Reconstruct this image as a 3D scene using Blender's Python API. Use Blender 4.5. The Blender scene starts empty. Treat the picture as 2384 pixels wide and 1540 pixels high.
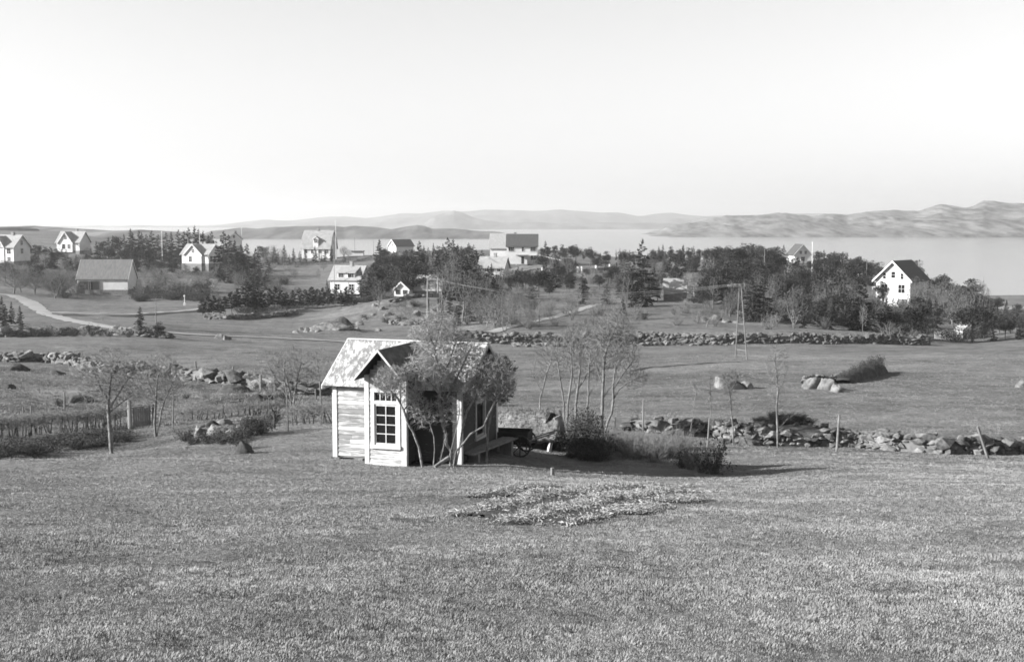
import bpy, math, random
import numpy as np
from mathutils import Matrix, Vector

C = bpy.context.scene
COL = C.collection
# ---------------------------------------------------------------- camera, sky, sun
F = 2878.0                      # focal length in picture units (picture 2384 x 1540)
PITCH = math.radians(5.06)
EYE = np.array([0.0, 0.0, 30.0])  # sea level is z = 0
cam = bpy.data.cameras.new('camera')
cam.sensor_width = 36.0
cam.lens = 36.0 * F / 2384.0
cam.clip_start, cam.clip_end = 0.1, 40000.0
cam_o = bpy.data.objects.new('camera', cam)
COL.objects.link(cam_o)
cam_o.location = EYE
cam_o.rotation_euler = (math.radians(90) - PITCH, 0, 0)
C.camera = cam_o

SUN_EL = math.radians(22.5)
SUN_TO = (-0.975, -0.22)        # horizontal direction towards the sun
w = bpy.data.worlds.new('World')
C.world = w
w.use_nodes = True
nt = w.node_tree
bg = nt.nodes['Background']
sky = nt.nodes.new('ShaderNodeTexSky')
sky.sky_type = 'NISHITA'
sky.sun_disc = False
sky.sun_elevation = SUN_EL
sky.sun_rotation = math.atan2(SUN_TO[0], SUN_TO[1])
sky.altitude = 30
sky.air_density = 2.0
sky.dust_density = 0.0
bwn = nt.nodes.new('ShaderNodeSeparateColor')   # black and white film behind a green filter
nt.links.new(sky.outputs[0], bwn.inputs[0])
nt.links.new(bwn.outputs[1], bg.inputs[0])
bg.inputs[1].default_value = 0.055

sun = bpy.data.lights.new('sun', 'SUN')
sun.energy = 5.0
sun.angle = math.radians(0.53)
sun.color = (1.0, 0.995, 0.985)
sun_o = bpy.data.objects.new('sun', sun)
COL.objects.link(sun_o)
sun_o.location = (-60, -20, 90)
_sd = Vector((SUN_TO[0], SUN_TO[1], math.tan(SUN_EL) * math.hypot(*SUN_TO)))
sun_o.rotation_euler = _sd.to_track_quat('Z', 'Y').to_euler()

C.view_settings.view_transform = 'Standard'
C.view_settings.look = 'None'
C.view_settings.gamma = 1.0
C.view_settings.use_curve_mapping = False
C.view_settings.exposure = 1.58
C.render.engine = 'CYCLES'
C.cycles.max_bounces = 6
C.cycles.diffuse_bounces = 2
C.cycles.glossy_bounces = 2
C.cycles.transmission_bounces = 3
C.cycles.transparent_max_bounces = 16
C.cycles.volume_bounces = 1
C.cycles.filter_width = 1.7

random.seed(7)
RNG = np.random.default_rng(11)

# ---------------------------------------------------------------- picture <-> place
cP, sP = math.cos(PITCH), math.sin(PITCH)
def ray(px, py):
    u, v = (px - 1192.0) / F, (770.0 - py) / F
    return np.array([u, cP + v * sP, -sP + v * cP])
def pt(px, py, Y):
    d = ray(px, py)
    return EYE + d * (Y / d[1])
def px_of(p):
    d = np.asarray(p) - EYE
    zc = d[1] * cP - d[2] * sP
    yc = d[1] * sP + d[2] * cP
    return 1192 + F * d[0] / zc, 770 - F * yc / zc

# ---------------------------------------------------------------- noise
def _hash(ix, iy, seed):
    h = (ix.astype(np.int64) * 374761393 + iy.astype(np.int64) * 668265263 + seed * 974634777) & 0xffffffff
    h = ((h ^ (h >> 13)) * 1274126177) & 0xffffffff
    h = h ^ (h >> 16)
    return h.astype(np.float64) / 4294967295.0
def vnoise(x, y, seed=0):
    x = np.asarray(x, float); y = np.asarray(y, float)
    ix, iy = np.floor(x), np.floor(y)
    fx, fy = x - ix, y - iy
    fx = fx * fx * (3 - 2 * fx); fy = fy * fy * (3 - 2 * fy)
    a = _hash(ix, iy, seed); b = _hash(ix + 1, iy, seed)
    c = _hash(ix, iy + 1, seed); d = _hash(ix + 1, iy + 1, seed)
    return (a * (1 - fx) + b * fx) * (1 - fy) + (c * (1 - fx) + d * fx) * fy
def fbm(x, y, seed=0, n=4):
    s, a, t = 0, 1.0, 0
    for k in range(n):
        s = s + a * (vnoise(x * 2 ** k, y * 2 ** k, seed + k * 17) - 0.5)
        t += a; a *= 0.5
    return s / t
def sstep(a, b, x):
    t = np.clip((x - a) / (b - a), 0, 1)
    return t * t * (3 - 2 * t)

# ---------------------------------------------------------------- object helpers
def G(v): return (v, v, v, 1.0)
def tag(o, label=None, cat=None, group=None, kind=None):
    if label: o['label'] = label
    if cat: o['category'] = cat
    if group: o['group'] = group
    if kind: o['kind'] = kind
    return o
def empty(name, loc, rz=0.0, label=None, cat=None, group=None):
    o = bpy.data.objects.new(name, None)
    o.empty_display_size = 0.2
    COL.objects.link(o)
    o.location = [float(q) for q in loc]
    o.rotation_euler = (0, 0, rz)
    return tag(o, label, cat, group)
def mesh_np(name, verts, quads=None, tris=None, smooth=False):
    me = bpy.data.meshes.new(name)
    verts = np.ascontiguousarray(verts, dtype=np.float32)
    nq = 0 if quads is None else len(quads)
    ntr = 0 if tris is None else len(tris)
    me.vertices.add(len(verts)); me.vertices.foreach_set('co', verts.ravel())
    me.loops.add(nq * 4 + ntr * 3); me.polygons.add(nq + ntr)
    lv = []
    if nq: lv.append(np.asarray(quads, np.int32).ravel())
    if ntr: lv.append(np.asarray(tris, np.int32).ravel())
    me.loops.foreach_set('vertex_index', np.concatenate(lv))
    st = np.concatenate([np.arange(nq) * 4, nq * 4 + np.arange(ntr) * 3]).astype(np.int32)
    me.polygons.foreach_set('loop_start', st)
    if smooth: me.polygons.foreach_set('use_smooth', np.ones(nq + ntr, bool))
    me.update(calc_edges=True)
    return me
def link(name, me, m=None, parent=None):
    o = bpy.data.objects.new(name, me)
    COL.objects.link(o)
    if m is not None and not me.materials: me.materials.append(m)
    if parent is not None: o.parent = parent
    return o
class B:
    """collects boxes, prisms and slabs, then links them as one mesh"""
    def __init__(s, T=None): s.v = []; s.f = []; s.T = T or Matrix()
    def add(s, vs, fs, T=None):
        T = s.T @ T if T else s.T
        n = len(s.v)
        s.v += [tuple(T @ Vector(p)) for p in vs]
        s.f += [tuple(i + n for i in f) for f in fs]
        return s
    def box(s, x0, x1, y0, y1, z0, z1, T=None):
        vs = [(x, y, z) for z in (z0, z1) for y in (y0, y1) for x in (x0, x1)]
        return s.add(vs, [(0, 2, 3, 1), (4, 5, 7, 6), (0, 1, 5, 4), (2, 6, 7, 3), (0, 4, 6, 2), (1, 3, 7, 5)], T)
    def prism(s, poly, x0, x1, T=None):
        """poly: (y, z) outline, extruded along x"""
        n = len(poly)
        vs = [(x0, y, z) for y, z in poly] + [(x1, y, z) for y, z in poly]
        fs = [tuple(range(n - 1, -1, -1)), tuple(range(n, 2 * n))]
        fs += [(i, (i + 1) % n, n + (i + 1) % n, n + i) for i in range(n)]
        return s.add(vs, fs, T)
    def bar(s, a, b, w, h=None):
        a, b = Vector(a), Vector(b)
        d = b - a
        h = h or w
        q = d.to_track_quat('Z', 'X').to_matrix().to_4x4()
        return s.box(-w / 2, w / 2, -h / 2, h / 2, 0, d.length, Matrix.Translation(a) @ q)
    def cyl(s, a, b, r0, r1=None, n=8):
        a, b = Vector(a), Vector(b)
        d = b - a
        r1 = r0 if r1 is None else r1
        T = Matrix.Translation(a) @ d.to_track_quat('Z', 'X').to_matrix().to_4x4()
        L = d.length
        vs = [(r0 * math.cos(2 * math.pi * i / n), r0 * math.sin(2 * math.pi * i / n), 0) for i in range(n)]
        vs += [(r1 * math.cos(2 * math.pi * i / n), r1 * math.sin(2 * math.pi * i / n), L) for i in range(n)]
        fs = [tuple(range(n - 1, -1, -1)), tuple(range(n, 2 * n))]
        fs += [(i, (i + 1) % n, n + (i + 1) % n, n + i) for i in range(n)]
        return s.add(vs, fs, T)
    def mesh(s, name):
        me = bpy.data.meshes.new(name)
        me.from_pydata(s.v, [], s.f)
        me.update()
        return me
    def build(s, name, m, parent=None):
        return link(name, s.mesh(name), m, parent)
def copy_tree(o, parent=None):
    c = o.copy(); COL.objects.link(c)
    if parent is not None: c.parent = parent
    for ch in list(o.children): copy_tree(ch, c)
    return c
ORD = ('first second third fourth fifth sixth seventh eighth ninth tenth eleventh twelfth thirteenth fourteenth fifteenth sixteenth '
       'seventeenth eighteenth nineteenth twentieth').split()
def nth(i):
    if i < 20: return ORD[i]
    tens = {2: 'twenty', 3: 'thirty', 4: 'forty', 5: 'fifty', 6: 'sixty', 7: 'seventy', 8: 'eighty', 9: 'ninety'}[(i + 1) // 10]
    r = (i + 1) % 10
    return tens + '-' + ORD[r - 1] if r else tens[:-1] + 'ieth'

# ---------------------------------------------------------------- materials
ALB = 0.45      # the film's exposure is set for a low sun: tones below are given for a normal one
def mat(name, c0, c1=None, scale=3.0, rough=0.9, bump=0.0, bscale=None, stretch=(1, 1, 1), detail=4.0, lo=0.35, hi=0.65, coord='pos', rnd=0.0, spec=0.2, stain=None, shift=0.0, nr=0.62):
    if 'white' not in name:
        c0 *= ALB; c1 = None if c1 is None else c1 * ALB
    m = bpy.data.materials.new(name); m.use_nodes = True
    t = m.node_tree; N = t.nodes; Lk = t.links
    p = N['Principled BSDF']
    p.inputs['Roughness'].default_value = rough
    p.inputs['Specular IOR Level'].default_value = spec
    p.inputs['Base Color'].default_value = G(c0)
    if coord == 'pos':
        src = N.new('ShaderNodeNewGeometry').outputs['Position']
    else:
        src = N.new('ShaderNodeTexCoord').outputs['Object']
    mp = N.new('ShaderNodeMapping'); mp.inputs['Scale'].default_value = stretch
    Lk.new(src, mp.inputs[0])
    col = None
    if c1 is not None:
        nz = N.new('ShaderNodeTexNoise'); nz.inputs['Scale'].default_value = scale; nz.inputs['Detail'].default_value = detail
        nz.inputs['Roughness'].default_value = nr
        Lk.new(mp.outputs[0], nz.inputs[0])
        mr = N.new('ShaderNodeMapRange'); mr.inputs[1].default_value = lo; mr.inputs[2].default_value = hi
        mr.inputs[3].default_value = c0; mr.inputs[4].default_value = c1
        nf = nz.outputs[0]
        if shift:
            oi0 = N.new('ShaderNodeObjectInfo'); ms = N.new('ShaderNodeMath'); ms.operation = 'MULTIPLY_ADD'
            ms.inputs[1].default_value = shift * 2; Lk.new(oi0.outputs['Random'], ms.inputs[0]); Lk.new(nf, ms.inputs[2])
            ms2 = N.new('ShaderNodeMath'); ms2.operation = 'SUBTRACT'; ms2.inputs[1].default_value = shift; Lk.new(ms.outputs[0], ms2.inputs[0])
            nf = ms2.outputs[0]
        Lk.new(nf, mr.inputs[0])
        col = mr.outputs[0]
        if stain:
            n2 = N.new('ShaderNodeTexNoise'); n2.inputs['Scale'].default_value = stain[0]; n2.inputs['Detail'].default_value = 3
            Lk.new(src, n2.inputs[0])
            m2 = N.new('ShaderNodeMapRange'); m2.inputs[1].default_value = 0.3; m2.inputs[2].default_value = 0.7
            m2.inputs[3].default_value = stain[1]; m2.inputs[4].default_value = stain[2]
            Lk.new(n2.outputs[0], m2.inputs[0])
            mm = N.new('ShaderNodeMath'); mm.operation = 'MULTIPLY'
            Lk.new(col, mm.inputs[0]); Lk.new(m2.outputs[0], mm.inputs[1])
            col = mm.outputs[0]
    if rnd:
        oi = N.new('ShaderNodeObjectInfo')
        mr2 = N.new('ShaderNodeMapRange'); mr2.inputs[3].default_value = 1 - rnd; mr2.inputs[4].default_value = 1 + rnd
        Lk.new(oi.outputs['Random'], mr2.inputs[0])
        mm = N.new('ShaderNodeMath'); mm.operation = 'MULTIPLY'
        if col is not None: Lk.new(col, mm.inputs[0])
        else: mm.inputs[0].default_value = c0
        Lk.new(mr2.outputs[0], mm.inputs[1])
        col = mm.outputs[0]
    if col is not None: Lk.new(col, p.inputs['Base Color'])
    if bump:
        nb = N.new('ShaderNodeTexNoise'); nb.inputs['Scale'].default_value = bscale or scale * 2; nb.inputs['Detail'].default_value = 5
        Lk.new(mp.outputs[0], nb.inputs[0])
        b = N.new('ShaderNodeBump'); b.inputs['Strength'].default_value = 0.8; b.inputs['Distance'].default_value = bump
        Lk.new(nb.outputs[0], b.inputs['Height']); Lk.new(b.outputs[0], p.inputs['Normal'])
    return m
M = {}
M['white'] = mat('white_paint', 0.50, 0.58, 0.8, 0.6, stain=(0.5, 0.9, 1.0))
M['trim'] = mat('white_trim', 0.42, 0.56, 6, 0.6)
M['foundation'] = mat('foundation', 0.3, 0.42, 2)
M['glass'] = mat('window_glass', 0.02, None, rough=0.12, spec=0.5)
M['slate'] = mat('grey_roof', 0.46, 0.62, 2.5, 0.8, bump=0.03, bscale=6)
M['tile_dark'] = mat('dark_tile', 0.10, 0.17, 3.0, 0.75, bump=0.03, bscale=6)
M['tile_mid'] = mat('mid_tile', 0.17, 0.25, 3.0, 0.75, bump=0.03, bscale=6)
M['pale_roof'] = mat('pale_roof', 0.42, 0.62, 0.9, 0.6, lo=0.3, hi=0.7)
M['brick'] = mat('chimney_masonry', 0.4, 0.6, 4)
M['grey_wall'] = mat('grey_boards', 0.22, 0.34, 2.5)
M['dark_wood'] = mat('dark_wood', 0.035, 0.07, 5, stretch=(1, 1, 4))
M['old_wood'] = mat('weathered_wood', 0.24, 0.40, 6, stretch=(1, 1, 0.3), bump=0.004, bscale=30)
M['pole'] = mat('pole_wood', 0.36, 0.5, 3)
M['pole_white'] = mat('pole_white', 0.5, 0.58, 3)
M['iron'] = mat('dark_iron', 0.05, 0.09, 6, 0.6)
M['wire'] = mat('wire', 0.4, None, rough=0.5)
M['stone'] = mat('field_stone', 0.20, 0.42, 5, 0.9, bump=0.02, bscale=9, rnd=0.38, stain=(9, 0.55, 1.1))
M['boulder'] = mat('boulder', 0.22, 0.50, 2.2, 0.95, bump=0.12, bscale=3.5, stain=(1.6, 0.45, 1.15))
M['rubble'] = mat('rubble_core', 0.17, 0.32, 4)
M['bark'] = mat('pale_bark', 0.24, 0.48, 7, bump=0.006, bscale=30, stain=(2.0, 0.6, 1.0))
M['twig'] = mat('twig', 0.24, 0.46, 5)
M['twig_pale'] = mat('twig_pale', 0.26, 0.5, 5)
M['twig_far'] = mat('twig_far', 0.15, 0.32, 1.2)
M['twig_dark'] = mat('twig_dark', 0.10, 0.2, 5)
M['bud'] = mat('bud_leaf', 0.30, 0.46, 8)
M['evergreen_leaf'] = mat('evergreen_leaf', 0.10, 0.20, 6)
M['needle'] = mat('spruce_needle', 0.034, 0.07, 0.8, rnd=0.3, spec=0.1)
M['pine_needle'] = mat('pine_needle', 0.045, 0.09, 0.8, rnd=0.3, spec=0.1)
M['con_bark'] = mat('conifer_bark', 0.12, 0.2, 5)
M['path'] = mat('path_gravel', 0.46, 0.58, 0.8, bump=0.02)
M['turf'] = mat('turf', 0.24, 0.5, 2.2, bump=0.06, bscale=9)
M['turf_dark'] = mat('turf_dark', 0.06, 0.14, 2.2, bump=0.06, bscale=8)
M['soil'] = mat('dark_soil', 0.06, 0.12, 6, bump=0.03, bscale=14)
M['straw'] = mat('straw', 0.34, 0.8, 9, rnd=0.0)
M['heather'] = mat('heather', 0.06, 0.12, 3)

# ---------------------------------------------------------------- terrain
_bp = np.array([(-60, -7.4), (-30, -2.8), (0, 1.7), (35, 6.98), (50, 8.9), (66, 10), (90, 11.4), (120, 13.1), (153, 15), (200, 15.3), (270, 16),
                (330, 13), (400, 11.3), (460, 13), (540, 28), (620, 34), (1500, 36)], float)
_yy = np.geomspace(1, 2000, 3000) - 61
_dd = np.interp(_yy, _bp[:, 0], _bp[:, 1])
_k = np.hanning(61); _k /= _k.sum()
_dd = np.convolve(np.pad(_dd, 30, mode='edge'), _k, 'valid')
def base_drop(Y): return np.interp(Y, _yy, _dd)
CTRL = [  # (px, py, Y): ground seen at that picture point lies at that distance
    (0, 1110, 29), (0, 1040, 44), (0, 960, 60), (0, 900, 76), (0, 845, 105), (0, 790, 140), (0, 770, 155), (0, 720, 210), (0, 690, 250), (0, 612, 330), (0, 583, 450), (0, 531, 800),
    (250, 1055, 43), (250, 1000, 56), (250, 955, 66), (250, 880, 90), (250, 830, 115), (250, 780, 145), (250, 735, 195), (250, 690, 275), (250, 610, 400), (250, 572, 480), (150, 587, 420), (150, 540, 800),
    (470, 1040, 41), (470, 1000, 51), (470, 950, 66), (470, 890, 86), (470, 790, 145), (470, 740, 200), (470, 690, 270), (470, 650, 320), (470, 630, 360), (470, 596, 430),
    (760, 1052, 37.5), (700, 985, 50), (760, 930, 77), (760, 850, 105), (760, 800, 150), (760, 762, 182), (760, 742, 203), (760, 706, 245), (800, 691, 290), (740, 645, 340), (740, 603, 420), (620, 606, 420),
    (920, 1070, 35.9), (1300, 1100, 35.3), (1500, 1106, 35.7), (1700, 1108, 36.0), (1250, 1070, 38.5), (1450, 1066, 40.8), (1850, 1080, 39), (1073, 1085, 35), (1157, 1047, 38.1), (830, 1000, 43), (1000, 1000, 46), (950, 800, 152), (950, 762, 180), (940, 720, 206), (960, 694, 232), (965, 697, 246), (1000, 694, 250), (960, 630, 330), (960, 588, 430),
    (1250, 1010, 47), (1192, 905, 80), (1192, 830, 120), (1192, 800, 153), (1192, 720, 200), (1192, 658, 280), (1150, 652, 335), (1215, 614, 350), (1192, 597, 430), (1340, 600, 420), (1192, 590, 560),
    (1500, 1012, 50), (1500, 950, 66), (1500, 880, 88), (1500, 835, 117), (1500, 800, 153), (1570, 700, 215), (1450, 650, 300), (1500, 612, 390), (1500, 612, 480), (1650, 616, 380), (1330, 660, 290),
    (1800, 1035, 49), (1800, 960, 64), (1800, 870, 92), (1800, 830, 120), (1800, 800, 153), (1800, 706, 215), (1860, 650, 300), (1860, 612, 380), (1860, 615, 450),
    (2100, 1050, 48), (2100, 950, 66), (2100, 870, 95), (2100, 828, 125), (2100, 802, 157), (2080, 712, 242), (2150, 690, 300), (2150, 700, 400),
    (2384, 1055, 47), (2384, 950, 66), (2384, 870, 95), (2384, 815, 132), (2240, 788, 185), (2384, 772, 185), (2384, 742, 235), (2384, 716, 300), (2384, 712, 400),
]
def _uw(X, Y): return X / (Y + 70.0) * 2.2, np.log(np.maximum(Y, -60) + 70.0)
_cp = []
for a, b, Y in CTRL:
    p = pt(a, b, Y)
    _cp.append((p[0], p[1], p[2] - (30 - base_drop(p[1]))))
for sx in (-1, 1):                                   # outside the picture the land carries on as at its edges
    src = [q for q in CTRL if q[0] == (0 if sx < 0 else 2384)]
    for a, b, Y in src:
        p = pt(a, b, Y)
        _cp.append((p[0] + sx * 0.28 * (Y + 70), p[1], (p[2] - (30 - base_drop(p[1]))) * 0.6))
for Y in (-25, -5, 8, 18, 27):
    for u in (-0.8, -0.4, -0.15, 0, 0.15, 0.4, 0.8):
        _cp.append((u * (Y + 70) * 0.6, Y, 0.0))
for Y in (620, 760, 1100):
    for u in (-0.25, -0.05, 0.2, 0.5, 0.8):
        if u > -0.1 or Y > 900: _cp.append((u * (Y + 70), Y, 0.0))
_cp = np.array(_cp)
_cu, _cw = _uw(_cp[:, 0], _cp[:, 1])
def _phi(r2): return 0.5 * r2 * np.log(r2 + 1e-12)
_n = len(_cp)
_A = np.zeros((_n + 3, _n + 3))
_A[:_n, :_n] = _phi((_cu[:, None] - _cu) ** 2 + (_cw[:, None] - _cw) ** 2) + np.eye(_n) * 2e-4
_P = np.stack([np.ones(_n), _cu, _cw], 1)
_A[:_n, _n:] = _P; _A[_n:, :_n] = _P.T
_sol = np.linalg.solve(_A, np.concatenate([_cp[:, 2], np.zeros(3)]))
WALL_P = [pt(px, 800, 153 + (px - 1050) * 0.003) for px in (1000, 2200)]   # foot of the retaining wall
def wall_y(X): return np.interp(X, [WALL_P[0][0], WALL_P[1][0]], [WALL_P[0][1], WALL_P[1][1]])
MOUNDS = []      # (X, Y, rx, ry, h)
def _mound(px, py, Y, rx, ry, h):
    p = pt(px, py, Y); MOUNDS.append((p[0], p[1], rx, ry, h))
_mound(1825, 1030, 50.5, 2.3, 1.3, 1.25)     # earth mound in the wall
_mound(1372, 1040, 42.0, 1.1, 1.0, 0.75)
_mound(500, 1010, 46.0, 1.5, 1.0, 0.55)      # stone heap
_mound(1040, 1085, 34.6, 0.9, 0.5, 0.16)
_mound(915, 730, 205, 14, 9, 2.0)
_mound(955, 712, 216, 9, 6, .7)
_mound(790, 765, 172, 5, 4, 0.7)
_mound(1705, 900, 84, 2.2, 1.6, 0.5)
_mound(560, 935, 68, 3.5, 3, 0.7)
_mound(100, 1075, 33, 7, 3, 0.25)
def _height(X, Y):
    u, wv = _uw(X, Y)
    out = np.zeros_like(X)
    for s in range(0, len(X), 20000):
        uu, ww = u[s:s + 20000], wv[s:s + 20000]
        out[s:s + 20000] = _phi((uu[:, None] - _cu) ** 2 + (ww[:, None] - _cw) ** 2) @ _sol[:_n] + _sol[_n] + _sol[_n + 1] * uu + _sol[_n + 2] * ww
    z = 30 - base_drop(Y) + np.clip(out, -14, 30)
    yw = wall_y(X)
    inx = sstep(WALL_P[0][0] - 3, WALL_P[0][0] + 6, X) * (1 - sstep(WALL_P[1][0] - 8, WALL_P[1][0] + 2, X))
    z += 1.25 * inx * sstep(yw + 0.3, yw + 1.2, Y) * np.exp(-np.maximum(Y - yw, 0) / 30.0)
    for mx, my, rx, ry, h in MOUNDS:
        r = np.sqrt(((X - mx) / rx) ** 2 + ((Y - my) / ry) ** 2)
        z += h * (1 - sstep(0.15, 1.25, r))
    far = sstep(40, 70, Y)
    z += fbm(X / 5.0, Y / 5.0, 3, 4) * (0.16 + 0.35 * far) * (1 + 1.5 * sstep(55, 65, Y) * (1 - sstep(95, 110, Y)) * (X < -8))
    z += fbm(X / 1.1, Y / 1.1, 9, 3) * 0.09
    z += fbm(X / 30.0, Y / 30.0, 5, 3) * 1.2 * sstep(260, 420, Y)
    shed = np.exp(-(((X + 3.1) / 2.6) ** 2 + ((Y - 37) / 2.2) ** 2) ** 2)
    z = z * (1 - shed) + np.minimum(z, 22.97 + 0.1 * (z - 22.97)) * shed
    return np.maximum(z, -2.5)
NU, NW = 400, 460
UMAX = 0.95
W0, W1 = math.log(40 - 28.0), math.log(1250.0)
_gw = np.exp(np.linspace(W0, W1, NW)) - 40.0
_gu = np.linspace(-UMAX, UMAX, NU)
_GX = _gu[None, :] * (_gw[:, None] + 40.0)
_GY = np.repeat(_gw[:, None], NU, 1)
_GZ = _height(_GX.ravel(), _GY.ravel()).reshape(NW, NU)
def gz(X, Y):
    X = np.asarray(X, float); Y = np.asarray(Y, float)
    j = np.clip((np.log(np.maximum(Y + 40, 1)) - W0) / (W1 - W0) * (NW - 1), 0, NW - 1.001)
    i = np.clip((X / (Y + 40) / UMAX + 1) / 2 * (NU - 1), 0, NU - 1.001)
    j0, i0 = np.floor(j).astype(int), np.floor(i).astype(int)
    fj, fi = j - j0, i - i0
    return ((_GZ[j0, i0] * (1 - fi) + _GZ[j0, i0 + 1] * fi) * (1 - fj) + (_GZ[j0 + 1, i0] * (1 - fi) + _GZ[j0 + 1, i0 + 1] * fi) * fj)
def on(px, Y):
    """ground point at distance Y under picture column px"""
    py = 800.0
    for _ in range(4):
        p = pt(px, py, Y); p[2] = float(gz(p[0], p[1])); py = px_of(p)[1]
    return p
def at(px, py, y0=5.0, y1=700.0):
    """first ground point seen at a picture point"""
    Ys = np.geomspace(y0, y1, 1500)
    d = ray(px, py)
    P = EYE + d[None, :] * (Ys / d[1])[:, None]
    below = P[:, 2] < gz(P[:, 0], P[:, 1])
    k = int(np.argmax(below)) if below.any() else len(Ys) - 1
    p = P[k].copy(); p[2] = float(gz(p[0], p[1]))
    return p
# pale and dark growth: patches of dry grass (+) and heather or lush grass (-)
PATCH = []
def _patch(px, py, rx, ry, v, rot=0.0):
    p = at(px, py); PATCH.append((p[0], p[1], rx, ry, v, rot))
for a in [(150, 1095, 6, 2.2, .8), (420, 1040, 6, 2.5, .7), (680, 1000, 6, 3, .8), (300, 1075, 8, 1.6, .6), (100, 915, 5, 2.5, .7), (240, 930, 6, 3, .3),
          (1700, 850, 14, 9, .7), (1950, 832, 16, 6, .5), (2080, 829, 8, 1.6, 1.2), (2060, 800, 10, 2, .3), (1350, 800, 30, 3, .3), (2000, 1480, 3, 1.2, .3), (2350, 1320, 1.5, .9, .8), (2300, 1180, 4, 1.2, .4),
          (1800, 1240, 6, 2.5, .35), (1500, 1430, 2.5, 1, .3), (1750, 1098, 1.0, .25, 1.0), (1850, 1150, 6, 1.5, .35), (2100, 1030, 10, 2, .35), (900, 950, 14, 4, .4),
          (120, 1040, 7, 2.0, -1.0), (1825, 990, 2.6, 1.5, -1.3), (1372, 1020, 1.3, 1.2, -1.0), (30, 1060, 5, 2.4, -1.0), (250, 1020, 5, 1.3, -.8), (560, 930, 4, 2.5, -.8), (640, 945, 4, 2, -.6), (480, 985, 4, 2, -.5),
          (300, 760, 30, 5, -.35), (600, 700, 30, 12, -.2), (200, 700, 30, 8, -.25), (1300, 930, 12, 5, -.2), (1500, 870, 16, 5, -.3), (2100, 940, 14, 6, -.25), (1600, 920, 12, 4, -.2),
          (100, 640, 40, 20, -.5), (350, 640, 30, 20, -.4), (1300, 690, 30, 14, .2), (1250, 780, 25, 8, -.1), (1900, 740, 40, 20, -.5), (2250, 740, 30, 14, -.6), (1450, 760, 20, 5, -.4)]:
    _patch(*a)
_pv = np.zeros(_GX.shape)
for mx, my, rx, ry, v, rot in PATCH:
    r = np.sqrt(((_GX - mx) / rx) ** 2 + ((_GY - my) / ry) ** 2) + 0.9 * fbm(_GX / (rx * .7), _GY / (ry * .7), 21, 3)
    _pv += v * (1 - sstep(0.3, 1.2, r))
_idx = np.arange(NW * NU).reshape(NW, NU)
_q = np.stack([_idx[:-1, :-1], _idx[:-1, 1:], _idx[1:, 1:], _idx[1:, :-1]], -1).reshape(-1, 4)
_me = mesh_np('ground', np.stack([_GX, _GY, _GZ], -1).reshape(-1, 3), quads=_q, smooth=True)
_at = _me.attributes.new('growth', 'FLOAT', 'POINT')
_at.data.foreach_set('value', _pv.ravel().astype(np.float32))

def ground_material():
    m = bpy.data.materials.new('pasture'); m.use_nodes = True
    t = m.node_tree; N = t.nodes; L = t.links
    p = N['Principled BSDF']; p.inputs['Roughness'].default_value = 1.0; p.inputs['Specular IOR Level'].default_value = 0.05
    pos = N.new('ShaderNodeNewGeometry').outputs['Position']
    def noise(sc, det=4, rough=.6, stretch=None):
        n = N.new('ShaderNodeTexNoise'); n.inputs['Scale'].default_value = sc; n.inputs['Detail'].default_value = det; n.inputs['Roughness'].default_value = rough
        if stretch:
            mp = N.new('ShaderNodeMapping'); mp.inputs['Scale'].default_value = stretch; L.new(pos, mp.inputs[0]); L.new(mp.outputs[0], n.inputs[0])
        else: L.new(pos, n.inputs[0])
        return n.outputs[0]
    def rng(x, a, b, c, d):
        r = N.new('ShaderNodeMapRange'); r.inputs[1].default_value = a; r.inputs[2].default_value = b; r.inputs[3].default_value = c; r.inputs[4].default_value = d
        L.new(x, r.inputs[0]); return r.outputs[0]
    def op(k, a, b):
        q = N.new('ShaderNodeMath'); q.operation = k
        for i, x in enumerate((a, b)):
            if isinstance(x, (int, float)): q.inputs[i].default_value = x
            else: L.new(x, q.inputs[i])
        return q.outputs[0]
    g = N.new('ShaderNodeAttribute'); g.attribute_name = 'growth'
    big = rng(noise(0.06, 4), .3, .7, -.045, .045)
    mid = rng(noise(0.7, 6, .7), .3, .7, -.09, .09)
    fine = rng(noise(5.0, 6, .75), .3, .7, -.09, .09)
    streak = rng(noise(0.25, 8, .72, (.35, 1.3, 1)), .3, .7, -.085, .085)
    vf = rng(noise(0.9, 8, .8, (.5, 1.6, 1)), .3, .7, -.05, .05)
    v = op('ADD', op('ADD', op('ADD', big, mid), op('ADD', fine, vf)), streak)
    v = op('ADD', v, 0.275)
    v = op('ADD', v, op('MULTIPLY', g.outputs['Fac'], 0.13))
    v = op('MULTIPLY', op('MINIMUM', op('MAXIMUM', v, 0.045), 0.6), ALB)
    L.new(v, p.inputs['Base Color'])
    b = N.new('ShaderNodeBump'); b.inputs['Strength'].default_value = 1.0; b.inputs['Distance'].default_value = 0.16
    L.new(op('ADD', noise(2.2, 8, .75), op('MULTIPLY', noise(.4, 4), 1.5)), b.inputs['Height']); L.new(b.outputs[0], p.inputs['Normal'])
    return m
M['ground'] = ground_material()
tag(link('ground', _me, M['ground']), kind='structure')

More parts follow.
